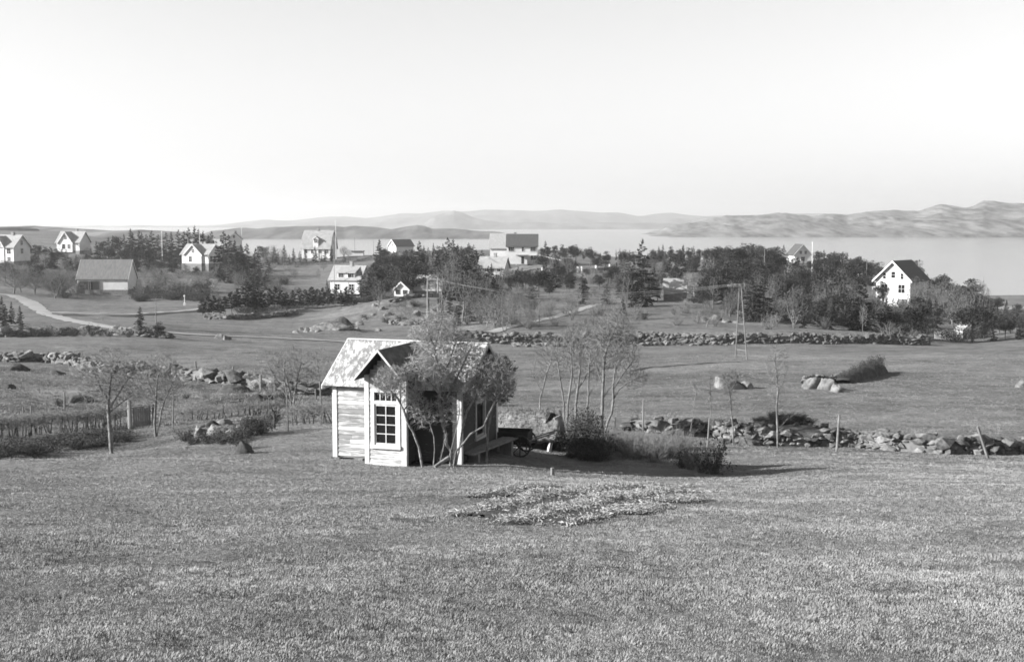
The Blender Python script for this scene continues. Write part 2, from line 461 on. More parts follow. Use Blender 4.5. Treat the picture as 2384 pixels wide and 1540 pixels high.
# the sea
def sea_material():
    m = bpy.data.materials.new('sea_water'); m.use_nodes = True
    t = m.node_tree; N = t.nodes; L = t.links
    p = N['Principled BSDF']; p.inputs['Base Color'].default_value = G(0.10); p.inputs['Roughness'].default_value = 0.15; p.inputs['IOR'].default_value = 1.33
    pos = N.new('ShaderNodeNewGeometry').outputs['Position']
    mp = N.new('ShaderNodeMapping'); mp.inputs['Scale'].default_value = (.4, 1, 1); L.new(pos, mp.inputs[0])
    n = N.new('ShaderNodeTexNoise'); n.inputs['Scale'].default_value = .35; n.inputs['Detail'].default_value = 5; L.new(mp.outputs[0], n.inputs[0])
    b = N.new('ShaderNodeBump'); b.inputs['Strength'].default_value = .2; b.inputs['Distance'].default_value = .2
    L.new(n.outputs[0], b.inputs['Height']); L.new(b.outputs[0], p.inputs['Normal'])
    return m
M['sea'] = sea_material()
_b = B()
_b.add([(-14000, 250, 0), (14000, 250, 0), (14000, 16000, 0), (-14000, 16000, 0)], [(0, 1, 2, 3)])
tag(_b.build('sea', M['sea']), kind='structure')

# far shores and hills
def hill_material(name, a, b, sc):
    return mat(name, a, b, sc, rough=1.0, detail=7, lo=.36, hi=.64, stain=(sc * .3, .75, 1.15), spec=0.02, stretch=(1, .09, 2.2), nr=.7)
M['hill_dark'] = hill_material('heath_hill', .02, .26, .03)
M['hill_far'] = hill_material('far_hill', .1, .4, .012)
M['hill_heath'] = hill_material('heather_hill', .02, .2, .05)
M['hill_rock'] = hill_material('rocky_shore', .04, .46, .035)
def hills(name, sky_line, Y, front, back, m, shore=None, amp=1.0, seed=1, nv=26, nu=260):
    xs = np.linspace(sky_line[0][0], sky_line[-1][0], nu)
    ys = np.interp(xs, [q[0] for q in sky_line], [q[1] for q in sky_line])
    V = np.zeros((nv, nu, 3))
    for i in range(nu):
        top = pt(xs[i], ys[i], Y)
        ef = min(1, i / (nu * .07), (nu - 1 - i) / (nu * .07)); ef = ef * ef * (3 - 2 * ef)
        hgt = max(top[2], 0.5) * (.04 + .96 * ef)
        n = fbm(np.array([top[0] / 260.0]), np.array([0.0]), seed, 4)[0]
        for k in range(nv):
            t = k / (nv - 1) * 1.35
            if t <= 1:
                yy = Y - front * (1 - t); h = hgt * (t ** 0.75)
            else:
                yy = Y + back * (t - 1) / .35; h = hgt * max(0.0, 1 - (t - 1) / .35) ** 1.2
            X = top[0] * yy / Y
            V[k, i] = (X, yy, h)
    T = np.linspace(0, 1.35, nv)[:, None]
    nz = fbm(V[..., 0] / 150.0, V[..., 1] / 150.0, seed + 3, 5) * 2
    fade = np.clip(1 - np.abs(T - .5) / .5, 0, 1)
    V[..., 2] += nz * fade * amp * V[..., 2].max() * .22
    V[..., 2] += fbm(V[..., 0] / 60.0, V[..., 1] / 60.0, seed + 8, 5) * amp * 9.0 * np.clip(T * 2, 0, 1) * np.clip(V[..., 2].max() / 60, .3, 1)
    _e = np.clip(np.minimum(np.arange(nu), nu - 1 - np.arange(nu)) / (nu * .05), 0, 1)
    V[..., 2] *= _e[None, :]; V[..., 2] -= (1 - _e[None, :]) * 1.5
    V[0, :, 2] = -2; V[-1, :, 2] = -2
    idx = np.arange(nv * nu).reshape(nv, nu)
    q = np.stack([idx[:-1, :-1], idx[:-1, 1:], idx[1:, 1:], idx[1:, :-1]], -1).reshape(-1, 4)
    return tag(link(name, mesh_np(name, V.reshape(-1, 3), quads=q, smooth=True), m), kind='structure')
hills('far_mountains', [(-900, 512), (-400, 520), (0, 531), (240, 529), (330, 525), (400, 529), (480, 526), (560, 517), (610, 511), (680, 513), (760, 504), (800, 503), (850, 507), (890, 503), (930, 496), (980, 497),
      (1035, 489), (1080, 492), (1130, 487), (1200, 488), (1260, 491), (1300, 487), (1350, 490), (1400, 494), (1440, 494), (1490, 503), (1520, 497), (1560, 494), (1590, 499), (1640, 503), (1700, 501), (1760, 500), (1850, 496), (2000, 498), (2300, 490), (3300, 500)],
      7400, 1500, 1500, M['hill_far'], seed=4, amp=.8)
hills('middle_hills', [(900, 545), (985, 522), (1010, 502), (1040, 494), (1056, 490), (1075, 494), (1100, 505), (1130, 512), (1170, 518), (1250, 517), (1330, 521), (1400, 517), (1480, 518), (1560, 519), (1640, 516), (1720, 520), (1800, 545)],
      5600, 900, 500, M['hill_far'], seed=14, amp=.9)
hills('rocky_hills', [(1480, 538), (1540, 530), (1600, 519), (1662, 506), (1695, 502), (1740, 502), (1794, 498), (1830, 496), (1890, 504), (1919, 495), (1945, 496), (1972, 502), (2018, 491), (2080, 490), (2134, 494), (2163, 485), (2192, 477),
      (2246, 481), (2265, 478), (2291, 468), (2328, 471), (2384, 473), (2500, 466), (2700, 476), (3300, 500)],
      3300, 950, 700, M['hill_rock'], seed=24, amp=1.5, nv=60, nu=420)
hills('wooded_island', [(440, 549), (494, 537), (571, 530), (600, 531), (640, 527), (691, 525), (720, 526), (756, 526), (767, 525), (801, 528), (826, 525), (869, 528), (912, 532), (946, 527), (972, 524), (989, 526), (1006, 532), (1057, 532), (1106, 537), (1150, 539), (1190, 543), (1215, 547)],
      2450, 330, 400, M['hill_dark'], seed=34, amp=1.1, nv=30, nu=300)
hills('heath_hills', [(-900, 520), (-500, 522), (0, 527), (80, 526), (120, 529), (150, 531), (200, 533), (260, 533), (330, 532), (420, 536), (520, 541), (560, 547)],
      1150, 420, 300, M['hill_rock'], seed=44, amp=.8)
hills('heather_hill', [(-700, 540), (-300, 530), (-60, 527), (40, 526), (85, 529), (110, 532), (128, 540), (145, 552)],
      780, 260, 120, M['hill_heath'], seed=54, amp=.6)

# haze over the bay: one even volume round everything
HZ = bpy.data.materials.new('haze'); HZ.use_nodes = True
_t = HZ.node_tree; _t.nodes.remove(_t.nodes['Principled BSDF'])
_pv2 = _t.nodes.new('ShaderNodeVolumePrincipled')
_pv2.inputs['Color'].default_value = G(0.94)
_pv2.inputs['Density'].default_value = 0.000165
_pv2.inputs['Anisotropy'].default_value = 0.5
_t.links.new(_pv2.outputs[0], _t.nodes['Material Output'].inputs['Volume'])
_b = B(); _b.box(-15000, 15000, -120, 17000, -6, 230)
tag(_b.build('haze', HZ), kind='stuff')

# ================================================================ the garden pavilion
def peel(name, paint, bare, scale, stretch, lo, hi, stain=0.8, coord='pos', bump=0.004, shift=0.0, nr=.66):
    return mat(name + '_white', bare, paint, scale, 0.75, bump=bump, bscale=scale * 2, stretch=stretch, detail=8, lo=lo, hi=hi, coord=coord, stain=(1.3, stain, 1.0), shift=shift, nr=nr)
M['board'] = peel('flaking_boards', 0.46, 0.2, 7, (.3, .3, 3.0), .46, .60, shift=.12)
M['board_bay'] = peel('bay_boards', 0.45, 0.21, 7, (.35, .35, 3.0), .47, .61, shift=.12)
M['board_shaded'] = peel('shaded_boards', 0.16, 0.035, 5, (.5, .5, 4), .60, .68, shift=.03)  # shade put into the colour of the boards on the unlit walls
M['sheet'] = peel('flaking_roof', 0.50, 0.19, 4.5, (1.9, .7, .7), .45, .53, .75, bump=0.005, shift=.05, nr=.8)
M['sheet_shaded'] = mat('roof_sheet_shaded', 0.14, 0.30, 3.5, 0.8, stretch=(1.8, .8, .8), lo=.4, hi=.75, bump=0.006)  # bay slope turned from the sun: its shade is put into the sheet colour
THETA = math.radians(18.0)
P0 = pt(1073, 1085, 35.0)                           # foot of the corner nearest the picture's middle
shed = empty('garden_pavilion', P0, -THETA, 'small garden pavilion of flaking white boards with a windowed bay and patchy roof', 'pavilion')
# local frame: x along the front (negative towards the far end), y into the building, z up
L1, L2, HW, RR = 4.0, 3.2, 2.28, 1.07
BX0, BX1, BP = -2.66, -1.42, 0.66                   # the bay
BH, BR = 2.62, 0.70
_board = B().add([(0, 0, 0), (1, 0, 0), (1, -.024, 0), (0, -.024, 0), (0, 0, 1), (1, 0, 1), (1, -.008, 1), (0, -.008, 1)],
                 [(0, 1, 2, 3), (4, 7, 6, 5), (3, 2, 6, 7), (0, 4, 5, 1), (0, 3, 7, 4), (1, 5, 6, 2)]).mesh('board')
_bm = {}
def board(T, x0, x1, z0, z1, m):
    if m not in _bm:
        me = _board.copy(); me.materials.append(M[m]); _bm[m] = me
    o = link('board', _bm[m], None, shed)
    o.matrix_local = T @ Matrix.Translation((x0, random.uniform(-.002, .002), z0)) @ Matrix.Diagonal((x1 - x0, 1, (z1 - z0), 1))
def clad(T, x0, x1, z0, ztop, m, hole=None, step=0.128):
    """lap boards on a wall plane; ztop may be a function (x -> z) for gables"""
    z = z0
    n = 0
    while True:
        za = z + step - .004
        if callable(ztop):
            a, b = ztop(z)
            if b - a < .08: break
            xa, xb = max(x0, a), min(x1, b)
        else:
            if z > ztop - .03: break
            za = min(za, ztop); xa, xb = x0, x1
        segs = [(xa, xb)]
        if hole and z < hole[3] and za > hole[2]:
            segs = [(xa, hole[0]), (hole[1], xb)]
        elif random.random() < .35 and xb - xa > 1.2:
            k = random.uniform(.3, .7) * (xb - xa) + xa
            segs = [(xa, k - .0015), (k + .0015, xb)]
        for s0, s1 in segs:
            if s1 - s0 > .03: board(T, s0, s1, z, za, m)
        z += step; n += 1
def wall_T(x, y, ang): return Matrix.Translation((x, y, 0)) @ Matrix.Rotation(ang, 4, 'Z')
FR = wall_T(0, 0, 0)
RT = wall_T(0, 0, math.pi / 2)                       # gable wall: wall x runs into the building
LT = wall_T(-L1, L2, -math.pi / 2)
BK = wall_T(0, L2, math.pi)
BF = wall_T(0, -BP, 0)
BRT = wall_T(BX1, -BP, math.pi / 2)
BLT = wall_T(BX0, 0, -math.pi / 2)
# inner shell so that the building is closed
sh = B()
z0 = 0.07
roofz = lambda y: HW + RR * (1 - abs(y - L2 / 2) / (L2 / 2))
t = .05
sh.box(-L1 + .02, BX0 + .02, .012, .012 + t, z0, HW - .03)
sh.box(BX1 - .02, -.02, .012, .012 + t, z0, HW - .03)
sh.box(-L1 + .02, -.02, L2 - .012 - t, L2 - .012, z0, HW - .03)
for xx in (-L1 + .012, -.012 - t):
    sh.prism([(.02, z0), (L2 - .02, z0), (L2 - .02, HW - .05), (L2 / 2, HW + RR - .06), (.02, HW - .05)], xx, xx + t)
sh.box(-L1 + .07, -.07, .07, L2 - .07, z0, z0 + .06)
sh.box(BX0 + .02, BX0 + .02 + t, -BP + .02, .01, z0, BH - .05)
sh.box(BX1 - .02 - t, BX1 - .02, -BP + .02, .01, z0, BH - .05)
WX0, WX1, WZ0, WZ1 = -2.40, -1.66, 0.62, 2.14         # bay window opening
sh.box(BX0 + .02, WX0, -BP + .012, -BP + .012 + t, z0, BH - .05)
sh.box(WX1, BX1 - .02, -BP + .012, -BP + .012 + t, z0, BH - .05)
sh.box(WX0, WX1, -BP + .012, -BP + .012 + t, z0, WZ0)
sh.box(WX0, WX1, -BP + .012, -BP + .012 + t, WZ1, BH - .05)
_bc = (BX0 + BX1) / 2
_hw = (BX1 - BX0) / 2
TB = Matrix.Translation((_bc, 0, 0)) @ Matrix.Rotation(math.pi / 2, 4, 'Z')      # prism helper frame: x -> into building, y -> -x
sh.prism([(-_hw + .02, BH - .06), (_hw - .02, BH - .06), (0, BH + BR - .08)], -BP + .012, -BP + .06, TB)
sh.build('wall', M['dark_wood'], shed)
# lap boards
clad(FR, -L1 + .1, BX0 - .002, .1, HW - .02, 'board')
clad(FR, BX1 + .002, -.1, .1, HW - .02, 'board_shaded')
def gtop(z):
    if z + .128 <= HW: return (0, L2)
    k = (z + .128 - HW) / RR * (L2 / 2)
    return (k, L2 - k)
G0, G1, GZ0, GZ1 = 1.22, 1.98, .62, 1.66              # gable window
clad(RT, .1, L2 - .1, .1, gtop, 'board_shaded', hole=(G0, G1, GZ0, GZ1))
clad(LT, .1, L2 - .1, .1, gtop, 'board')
clad(BK, .1, L1 - .1, .1, HW - .02, 'board_shaded')
def btop(z):
    if z + .128 <= BH: return (BX0, BX1)
    k = (z + .128 - BH) / BR * _hw
    return (BX0 + k, BX1 - k)
clad(BF, BX0 + .1, BX1 - .12, .1, btop, 'board_bay', hole=(WX0, WX1, WZ0, WZ1))
clad(BRT, .05, BP, .1, BH - .02, 'board_shaded')
clad(BLT, 0, BP - .05, .1, BH - .02, 'board')
# corner posts
def post(x0, x1, y0, y1, z0, z1): B().box(x0, x1, y0, y1, z0, z1).build('corner_post', M['trim'], shed)
post(-L1 - .035, -L1 + .11, -.04, .1, .03, HW)
post(-.1, .035, -.04, .1, .02, HW)
post(-.1, .035, L2 - .1, L2 + .04, .0, HW)
post(-L1 - .035, -L1 + .11, L2 - .1, L2 + .04, .0, HW)
post(BX0 - .03, BX0 + .105, -BP - .035, -BP + .1, .0, BH)
post(BX1 - .12, BX1 + .03, -BP - .035, -BP + .1, .0, BH)
B().box(BX0 + .11, BX1 - .125, -BP - .03, -BP + .03, .01, .095).build('sill_board', M['trim'], shed)
B().box(-L1 + .115, BX0 - .035, .0, .05, .05, .092).build('sill_board', M['old_wood'], shed)
# bay window: frame, sash with eight panes, transom with four
wf = B(BF)
wf.box(WX0 - .085, WX0 + .02, -.055, .04, WZ0, WZ1)
wf.box(WX1 - .02, WX1 + .085, -.055, .04, WZ0, WZ1)
wf.box(WX0 - .085, WX1 + .085, -.06, .04, WZ1 + .001, WZ1 + .1)
wf.box(WX0 + .021, WX1 - .021, -.05, .04, 1.80, 1.90)
wf.box(WX0 - .10, WX1 + .10, -.085, .04, WZ0 - .1, WZ0 - .001)
win = wf.build('window', M['trim'], shed)
mb = B(BF)
xm0, xm1 = WX0 + .021, WX1 - .021
mb.box(xm0, xm0 + .05, -.025, .01, WZ0 + .001, 1.799); mb.box(xm1 - .05, xm1, -.025, .01, WZ0 + .001, 1.799)
mb.box(xm0 + .051, xm1 - .051, -.025, .01, WZ0 + .001, WZ0 + .055); mb.box(xm0 + .051, xm1 - .051, -.025, .01, 1.745, 1.799)
xc = (xm0 + xm1) / 2
mb.build('sash', M['trim'], win)
b = B(BF).box(xc - .012, xc + .012, -.02, .006, WZ0 + .056, 1.744)
b.build('glazing_bar', M['trim'], win)
zs = [WZ0 + .056 + (1.744 - WZ0 - .056) * k / 4 for k in range(5)]
for zz in zs[1:-1]:
    for xa, xb in ((xm0 + .051, xc - .013), (xc + .013, xm1 - .051)):
        B(BF).box(xa, xb, -.018, .004, zz - .011, zz + .011).build('glazing_bar', M['trim'], win)
for k in range(4):
    for xa, xb in ((xm0 + .05, xc - .002), (xc + .002, xm1 - .05)):
        T = BF @ Matrix.Rotation(math.radians(random.uniform(-.8, .8)), 4, 'Z')
        B(BF).box(xa, xb, .008, .012, zs[k] + .003, zs[k + 1] - .003).build('pane', M['glass'], win)
for k in range(5):
    xx = xm0 + (xm1 - xm0) * k / 4
    wd = .022 if 0 < k < 4 else .03
    B(BF).box(xx - wd / 2 if k else xx, xx + wd / 2 if k < 4 else xx, -.02, .006, 1.901, WZ1 - .001).build('glazing_bar', M['trim'], win)
    if k < 4:
        B(BF).box(xx + .012, xx + (xm1 - xm0) / 4 - .012, .008, .012, 1.902, WZ1 - .002).build('pane', M['glass'], win)
# gable window
M['trim_shaded'] = mat('shaded_trim', 0.5, 0.7, 6)  # trim of the unlit gable end, darkened to paint in the shade there
wf = B(RT)
wf.box(G0 - .08, G0 + .03, -.05, .04, GZ0, GZ1); wf.box(G1 - .03, G1 + .08, -.05, .04, GZ0, GZ1)
wf.box(G0 - .08, G1 + .08, -.055, .04, GZ1 + .001, GZ1 + .09); wf.box(G0 - .1, G1 + .1, -.08, .04, GZ0 - .08, GZ0 - .001)
wf.box(G0 + .031, G0 + .07, -.02, .02, GZ0 + .001, GZ1 - .001); wf.box(G1 - .07, G1 - .031, -.02, .02, GZ0 + .001, GZ1 - .001)
wf.box(G0 + .071, G1 - .071, -.02, .02, GZ0 + .001, GZ0 + .05); wf.box(G0 + .071, G1 - .071, -.02, .02, GZ1 - .05, GZ1 - .001)
win2 = wf.build('window', M['trim_shaded'], shed)
M['board_blind'] = mat('faded_blind', 0.16, 0.24, 4)
B(RT).box(G0 + .06, G1 - .06, .012, .018, GZ0 + .02, GZ1 - .02).build('pane', M['glass'], win2)
# roof: two courses of sheets on each slope
OV, OG = .2, .28
slope = math.atan2(RR, L2 / 2)
SL = (L2 / 2 + OV) / math.cos(slope)
roof = B().box(-L1 - OG + .02, OG - .02, L2 / 2 - .04, L2 / 2 + .04, HW + RR - .14, HW + RR - .02).build('roof', M['dark_wood'], shed)
def sheets(T, width, length, cols, courses, m, name='roof_sheet'):
    for c in range(courses):
        for k in range(cols):
            w0, w1 = width * k / cols, width * (k + 1) / cols
            s0, s1 = length * c / courses, length * (c + 1) / courses + (.05 if c < courses - 1 else 0)
            lift = .012 * (courses - 1 - c) + random.uniform(0, .004)
            B(T).box(w0 + .003, w1 - .003, -s1, -s0, lift, lift + .014).build(name, M[m], roof)
Tf = Matrix.Translation((-L1 - OG, L2 / 2, HW + RR + .035)) @ Matrix.Rotation(slope, 4, 'X')
sheets(Tf, L1 + 2 * OG, SL, 6, 2, 'sheet')
Tb = Matrix.Translation((OG, L2 / 2, HW + RR + .035)) @ Matrix.Rotation(math.pi, 4, 'Z') @ Matrix.Rotation(slope, 4, 'X')
sheets(Tb, L1 + 2 * OG, SL, 6, 2, 'sheet')
for T in (Tf, Tb):
    B(T).box(.03, L1 + 2 * OG - .03, -SL + .02, -.02, -.03, -.004).build('roof_deck', M['dark_wood'], roof)
B().box(-L1 - OG, OG, L2 / 2 - .085, L2 / 2 + .085, HW + RR + .045, HW + RR + .075).build('ridge_cap', M['trim'], roof)
for xx in (-L1 - OG - .025, OG):
    for T2 in (Tf, Tb):
        B().add([], []); 
    bb = B()
    for sgn in (1, -1):
        e = Vector((xx, L2 / 2 + sgn * (L2 / 2 + OV), HW + RR + .02 - (L2 / 2 + OV) * math.tan(slope)))
        r = Vector((xx, L2 / 2, HW + RR + .02))
        bb.add([e + Vector((0, 0, -.07)), r + Vector((0, 0, -.07)), r + Vector((0, 0, .035)), e + Vector((0, 0, .035)),
                e + Vector((.024, 0, -.07)), r + Vector((.024, 0, -.07)), r + Vector((.024, 0, .035)), e + Vector((.024, 0, .035))],
               [(0, 1, 2, 3), (4, 7, 6, 5), (0, 4, 5, 1), (3, 2, 6, 7), (0, 3, 7, 4), (1, 5, 6, 2)])
    bb.build('bargeboard', M['trim'] if xx < -1 else M['trim_shaded'], roof)
# bay roof
BO, BG = .15, .52
bs = math.atan2(BR, _hw)
BSL = (_hw + BO) / math.cos(bs)
zr = BH + BR + .07
BLEN = BP + BG + L2 / 2 - .05
# slope facing away from the sun side (+x) and the one facing -x
Tr = Matrix.Translation((_bc, -BP - BG, zr)) @ Matrix.Rotation(math.pi / 2, 4, 'Z') @ Matrix.Rotation(bs, 4, 'X')
Tl = Matrix.Translation((_bc, -BP - BG + BLEN, zr)) @ Matrix.Rotation(-math.pi / 2, 4, 'Z') @ Matrix.Rotation(bs, 4, 'X')
sheets(Tr, BLEN, BSL, 3, 1, 'sheet_shaded')
sheets(Tl, BLEN, BSL, 3, 1, 'sheet')
for T in (Tr, Tl):
    B(T).box(.02, BLEN - .02, -BSL + .02, -.02, -.03, -.004).build('roof_deck', M['dark_wood'], roof)
bb = B()
for sgn in (1, -1):
    y = -BP - BG - .022
    e = Vector((_bc + sgn * (_hw + BO), y, zr - (_hw + BO) * math.tan(bs)))
    r = Vector((_bc, y, zr))
    q = [e + Vector((0, 0, -.035)), r + Vector((0, 0, -.04)), r + Vector((0, 0, .04)), e + Vector((0, 0, .03))]
    bb.add(q + [p + Vector((0, .02, 0)) for p in q], [(0, 1, 2, 3), (4, 7, 6, 5), (0, 4, 5, 1), (3, 2, 6, 7), (0, 3, 7, 4), (1, 5, 6, 2)])
bb.build('bargeboard', M['trim'], roof)
# footing stones
st = B()
for (x, y) in ((-L1 + .05, .05), (-.05, .05), (-.05, L2 - .05), (-L1 + .05, L2 - .05), (BX0 + .06, -BP + .05), (BX1 - .06, -BP + .05), (-L1 / 2, L2 - .05), (-3.2, .06)):
    B().box(x - .14, x + .14, y - .13, y + .13, -.4, .05).build('footing_stone', M['boulder'], shed)

# ================================================================ paths and ground strips
def strip(name, pts, width, m, lift=0.05, kind='structure', n=90):
    P = [at(*q) if len(q) == 2 else on(*q) for q in pts]
    P = np.array(P)[:, :2]
    d = np.concatenate([[0], np.cumsum(np.linalg.norm(np.diff(P, axis=0), axis=1))])
    tt = np.linspace(0, d[-1], n)
    X = np.interp(tt, d, P[:, 0]); Y = np.interp(tt, d, P[:, 1])
    k = np.array([.25, .5, .25])
    for _ in range(6):
        X[1:-1] = np.convolve(X, k, 'valid'); Y[1:-1] = np.convolve(Y, k, 'valid')
    dx, dy = np.gradient(X), np.gradient(Y)
    L = np.hypot(dx, dy); nx, ny = -dy / L, dx / L
    wv = width if np.isscalar(width) else np.interp(tt / d[-1], np.linspace(0, 1, len(width)), width)
    V = []
    for s in (-1, -.5, 0, .5, 1):
        jit = fbm(tt / 2.0, tt * 0 + s, 71, 3) * .5 if abs(s) == 1 else 0
        xx, yy = X + nx * wv / 2 * (s + jit), Y + ny * wv / 2 * (s + jit)
        V.append(np.stack([xx, yy, gz(xx, yy) + lift * (1 - abs(s) * .3)], -1))
    V = np.stack(V, 0)
    idx = np.arange(5 * n).reshape(5, n)
    q = np.stack([idx[:-1, :-1], idx[:-1, 1:], idx[1:, 1:], idx[1:, :-1]], -1).reshape(-1, 4)
    return tag(link(name, mesh_np(name, V.reshape(-1, 3), quads=q, smooth=True), m), kind=kind)
strip('gravel_path', [(-60, 680), (30, 688), (62, 700), (85, 715), (110, 733), (170, 748), (220, 757), (300, 767), (400, 776), (520, 782), (640, 787), (760, 793), (830, 798)], [3.0, 3.2, 3.4, 2.8, 2.2, 2.2, 2.2, 2.2, 2.2, 2.2], M['path'], 0.13, n=160)
strip('garden_path', [(1130, 773), (1180, 763), (1240, 750), (1300, 737), (1350, 722), (1392, 708)], 1.7, M['path'], 0.1)
strip('ditch_bank', [(100, 733), (200, 735), (300, 737), (430, 727), (480, 722)], 1.8, M['soil'], 0.12)
strip('field_verge', [(110, 727), (200, 731), (300, 733), (430, 724), (480, 718)], 1.6, M['path'], 0.12)
strip('shore_strip', [(2310, 718), (2350, 717), (2420, 716)], 6.0, M['path'], 0.15)
strip('field_drain', [(1470, 864), (1560, 852), (1640, 846), (1722, 843)], .5, M['soil'], .06)
strip('yard_path', [(1590, 683), (1640, 681), (1690, 676)], 2.6, M['path'], 0.1)

# ================================================================ stones, rocks, walls
def stone_mesh(i, flat=1.0, n=15):
    import bmesh
    bm = bmesh.new()
    r = random.Random(100 + i)
    for _ in range(n):
        v = Vector((r.gauss(0, 1), r.gauss(0, 1), r.gauss(0, 1))).normalized() * r.uniform(.8, 1.05)
        bm.verts.new((v.x * .62, v.y * .55, v.z * .45 * flat))
    res = bmesh.ops.convex_hull(bm, input=bm.verts)
    junk = [g for g in res['geom_interior'] if isinstance(g, bmesh.types.BMVert)]
    if junk: bmesh.ops.delete(bm, geom=junk, context='VERTS')
    me = bpy.data.meshes.new('stone'); bm.to_mesh(me); bm.free()
    me.materials.append(M['stone'])
    return me
STONES = [stone_mesh(i) for i in range(14)]
def stone_wall(label, pts, h, wdt, s, seed, group='dry stone walls of the fields', limit=300, loose=0.0, name='stone_wall', gaps=0.0, lean=1.0):
    P = np.array([at(*q) if len(q) == 2 else on(*q) for q in pts])[:, :2]
    d = np.concatenate([[0], np.cumsum(np.linalg.norm(np.diff(P, axis=0), axis=1))])
    X = lambda t: np.interp(t, d, P[:, 0]); Y = lambda t: np.interp(t, d, P[:, 1])
    root_p = (X(0), Y(0)); z0 = float(gz(*root_p))
    wl = empty(name, (root_p[0], root_p[1], z0), 0, label, 'stone wall', group)
    r = random.Random(seed)
    items = []
    courses = max(1, int(round(h / (s * .58))))
    for c in range(courses):
        t = r.uniform(0, s)
        while t < d[-1]:
            tt = t
            sz = s * min(2.1, math.exp(r.gauss(0, .38)))
            hh = 1 + .28 * math.sin(tt * .7 + seed) + .2 * math.sin(tt * 1.9) + .15 * math.sin(tt * 4.3)
            if (c + .5) / courses <= hh * r.uniform(.75, 1.25) and r.random() > gaps:
                for side in ((-1, 1) if wdt > s * .9 else (0,)):
                    t2 = min(max(tt + r.uniform(-.2, .2) * s, 0), d[-1])
                    x, y = float(X(t2)), float(Y(t2))
                    e = .3
                    tx, ty = float(X(min(t2 + e, d[-1])) - X(max(t2 - e, 0))), float(Y(min(t2 + e, d[-1])) - Y(max(t2 - e, 0)))
                    ll = math.hypot(tx, ty) or 1
                    nx, ny = -ty / ll, tx / ll
                    off = side * wdt * .32 * (1 - .35 * c / courses) + r.gauss(0, loose + .04 * s)
                    x += nx * off; y += ny * off
                    z = float(gz(x, y)) + s * .58 * (c + .35)
                    front = (nx * off * -x + ny * off * -y) > 0 or wdt <= s * .9
                    items.append((y + (0 if front else 40), x, y, z, sz, math.atan2(ty, tx), r.randrange(14), r.uniform(-.35, .35), r.uniform(-.35, .35)))
            t += sz * r.uniform(.8, 1.05)
    items.sort()
    for it in items[:limit]:
        o = link('stone', STONES[it[6]], None, wl)
        o.location = (it[1] - root_p[0], it[2] - root_p[1], it[3] - z0)
        o.rotation_euler = (it[7], it[8], it[5] + r.uniform(-.3, .3))
        o.scale = (it[4] * r.uniform(.95, 1.7), it[4], it[4] * r.uniform(.6, 1.0))
    V, Q = [], []
    rest = items[limit:]
    if rest:
        n = 0
        for it in rest:
            me = STONES[it[6]]
            T = Matrix.Translation((it[1] - root_p[0], it[2] - root_p[1], it[3] - z0)) @ Matrix.Rotation(it[5], 4, 'Z') @ Matrix.Rotation(it[7], 4, 'X') @ Matrix.Diagonal((it[4] * 1.1, it[4], it[4] * .9, 1))
            V += [tuple(T @ v.co) for v in me.vertices]
            Q += [tuple(i + n for i in p.vertices) for p in me.polygons]
            n = len(V)
        me = bpy.data.meshes.new('rubble'); me.from_pydata(V, [], Q); me.update()
        tag(link('rubble', me, M['stone'], wl), kind='stuff')
    # packed core so that one cannot look through
    n = max(4, int(d[-1] / (s * 2)))
    tt = np.linspace(0, d[-1], n)
    xs, ys = X(tt), Y(tt)
    gx, gy = np.gradient(xs), np.gradient(ys); L = np.hypot(gx, gy); nx, ny = -gy / L, gx / L
    V = []
    for off, hz in ((-.38, -.2), (-.2, h * .72), (.2, h * .72), (.38, -.2)):
        xx, yy = xs + nx * off * wdt, ys + ny * off * wdt
        V.append(np.stack([xx - root_p[0], yy - root_p[1], gz(xx, yy) + hz * (1 if hz < 0 else 1) - z0], -1))
    V = np.stack(V); idx = np.arange(4 * n).reshape(4, n)
    q = np.stack([idx[:-1, :-1], idx[:-1, 1:], idx[1:, 1:], idx[1:, :-1]], -1).reshape(-1, 4)
    if gaps < .3: link('core', mesh_np('core', V.reshape(-1, 3), quads=q), M['rubble'], wl)
    return wl
stone_wall('long dry stone wall along the foot of the near pasture beside the saplings', [(1432, 1000), (1480, 1003), (1540, 1008), (1600, 1014), (1660, 1018), (1720, 1026), (1760, 1034), (1900, 1036), (1990, 1040), (2100, 1050), (2200, 1056), (2300, 1058), (2400, 1055), (2480, 1052)],
           .72, .6, .31, 5, gaps=.12, loose=.05)
stone_wall('broken stone wall of pale boulders running down to the pavilion', [(-40, 838), (40, 842), (110, 843), (165, 848), (195, 858), (250, 866), (330, 872), (400, 876), (470, 886), (540, 896), (610, 904), (680, 912), (760, 918), (830, 920)],
           1.0, .9, .5, 6, loose=.2)
stone_wall('high retaining stone wall at the far edge of the meadow', [(1055, 799), (1200, 799), (1350, 799), (1500, 799), (1650, 800), (1800, 800), (1950, 801), (2080, 802), (2165, 803)], 1.25, .7, .46, 7)
stone_wall('low bushy stone wall below the gravel path', [(0, 784), (60, 783), (110, 780), (180, 778), (250, 779), (330, 783), (395, 788)], .9, .7, .55, 8, limit=220)
stone_wall('low stone line under the row of pines', [(476, 743), (530, 744), (590, 742), (640, 738), (690, 731)], .8, .6, .5, 9, limit=150)
stone_wall('stone bank in front of the low tiled barn', [(910, 705), (940, 698), (975, 692), (1010, 690)], .7, .8, .5, 10, limit=90, loose=.2)
stone_wall('low stone edging beyond the meadow in front of the retaining wall', [(1190, 806), (1300, 808), (1420, 806), (1560, 804), (1700, 803)], .4, .5, .42, 12, limit=160, gaps=.35)
stone_wall('tumbled stones beneath the bare bush on the rough hill', [(916, 752), (940, 758), (965, 756), (985, 750)], .7, 1.2, .5, 13, limit=70, loose=.5)
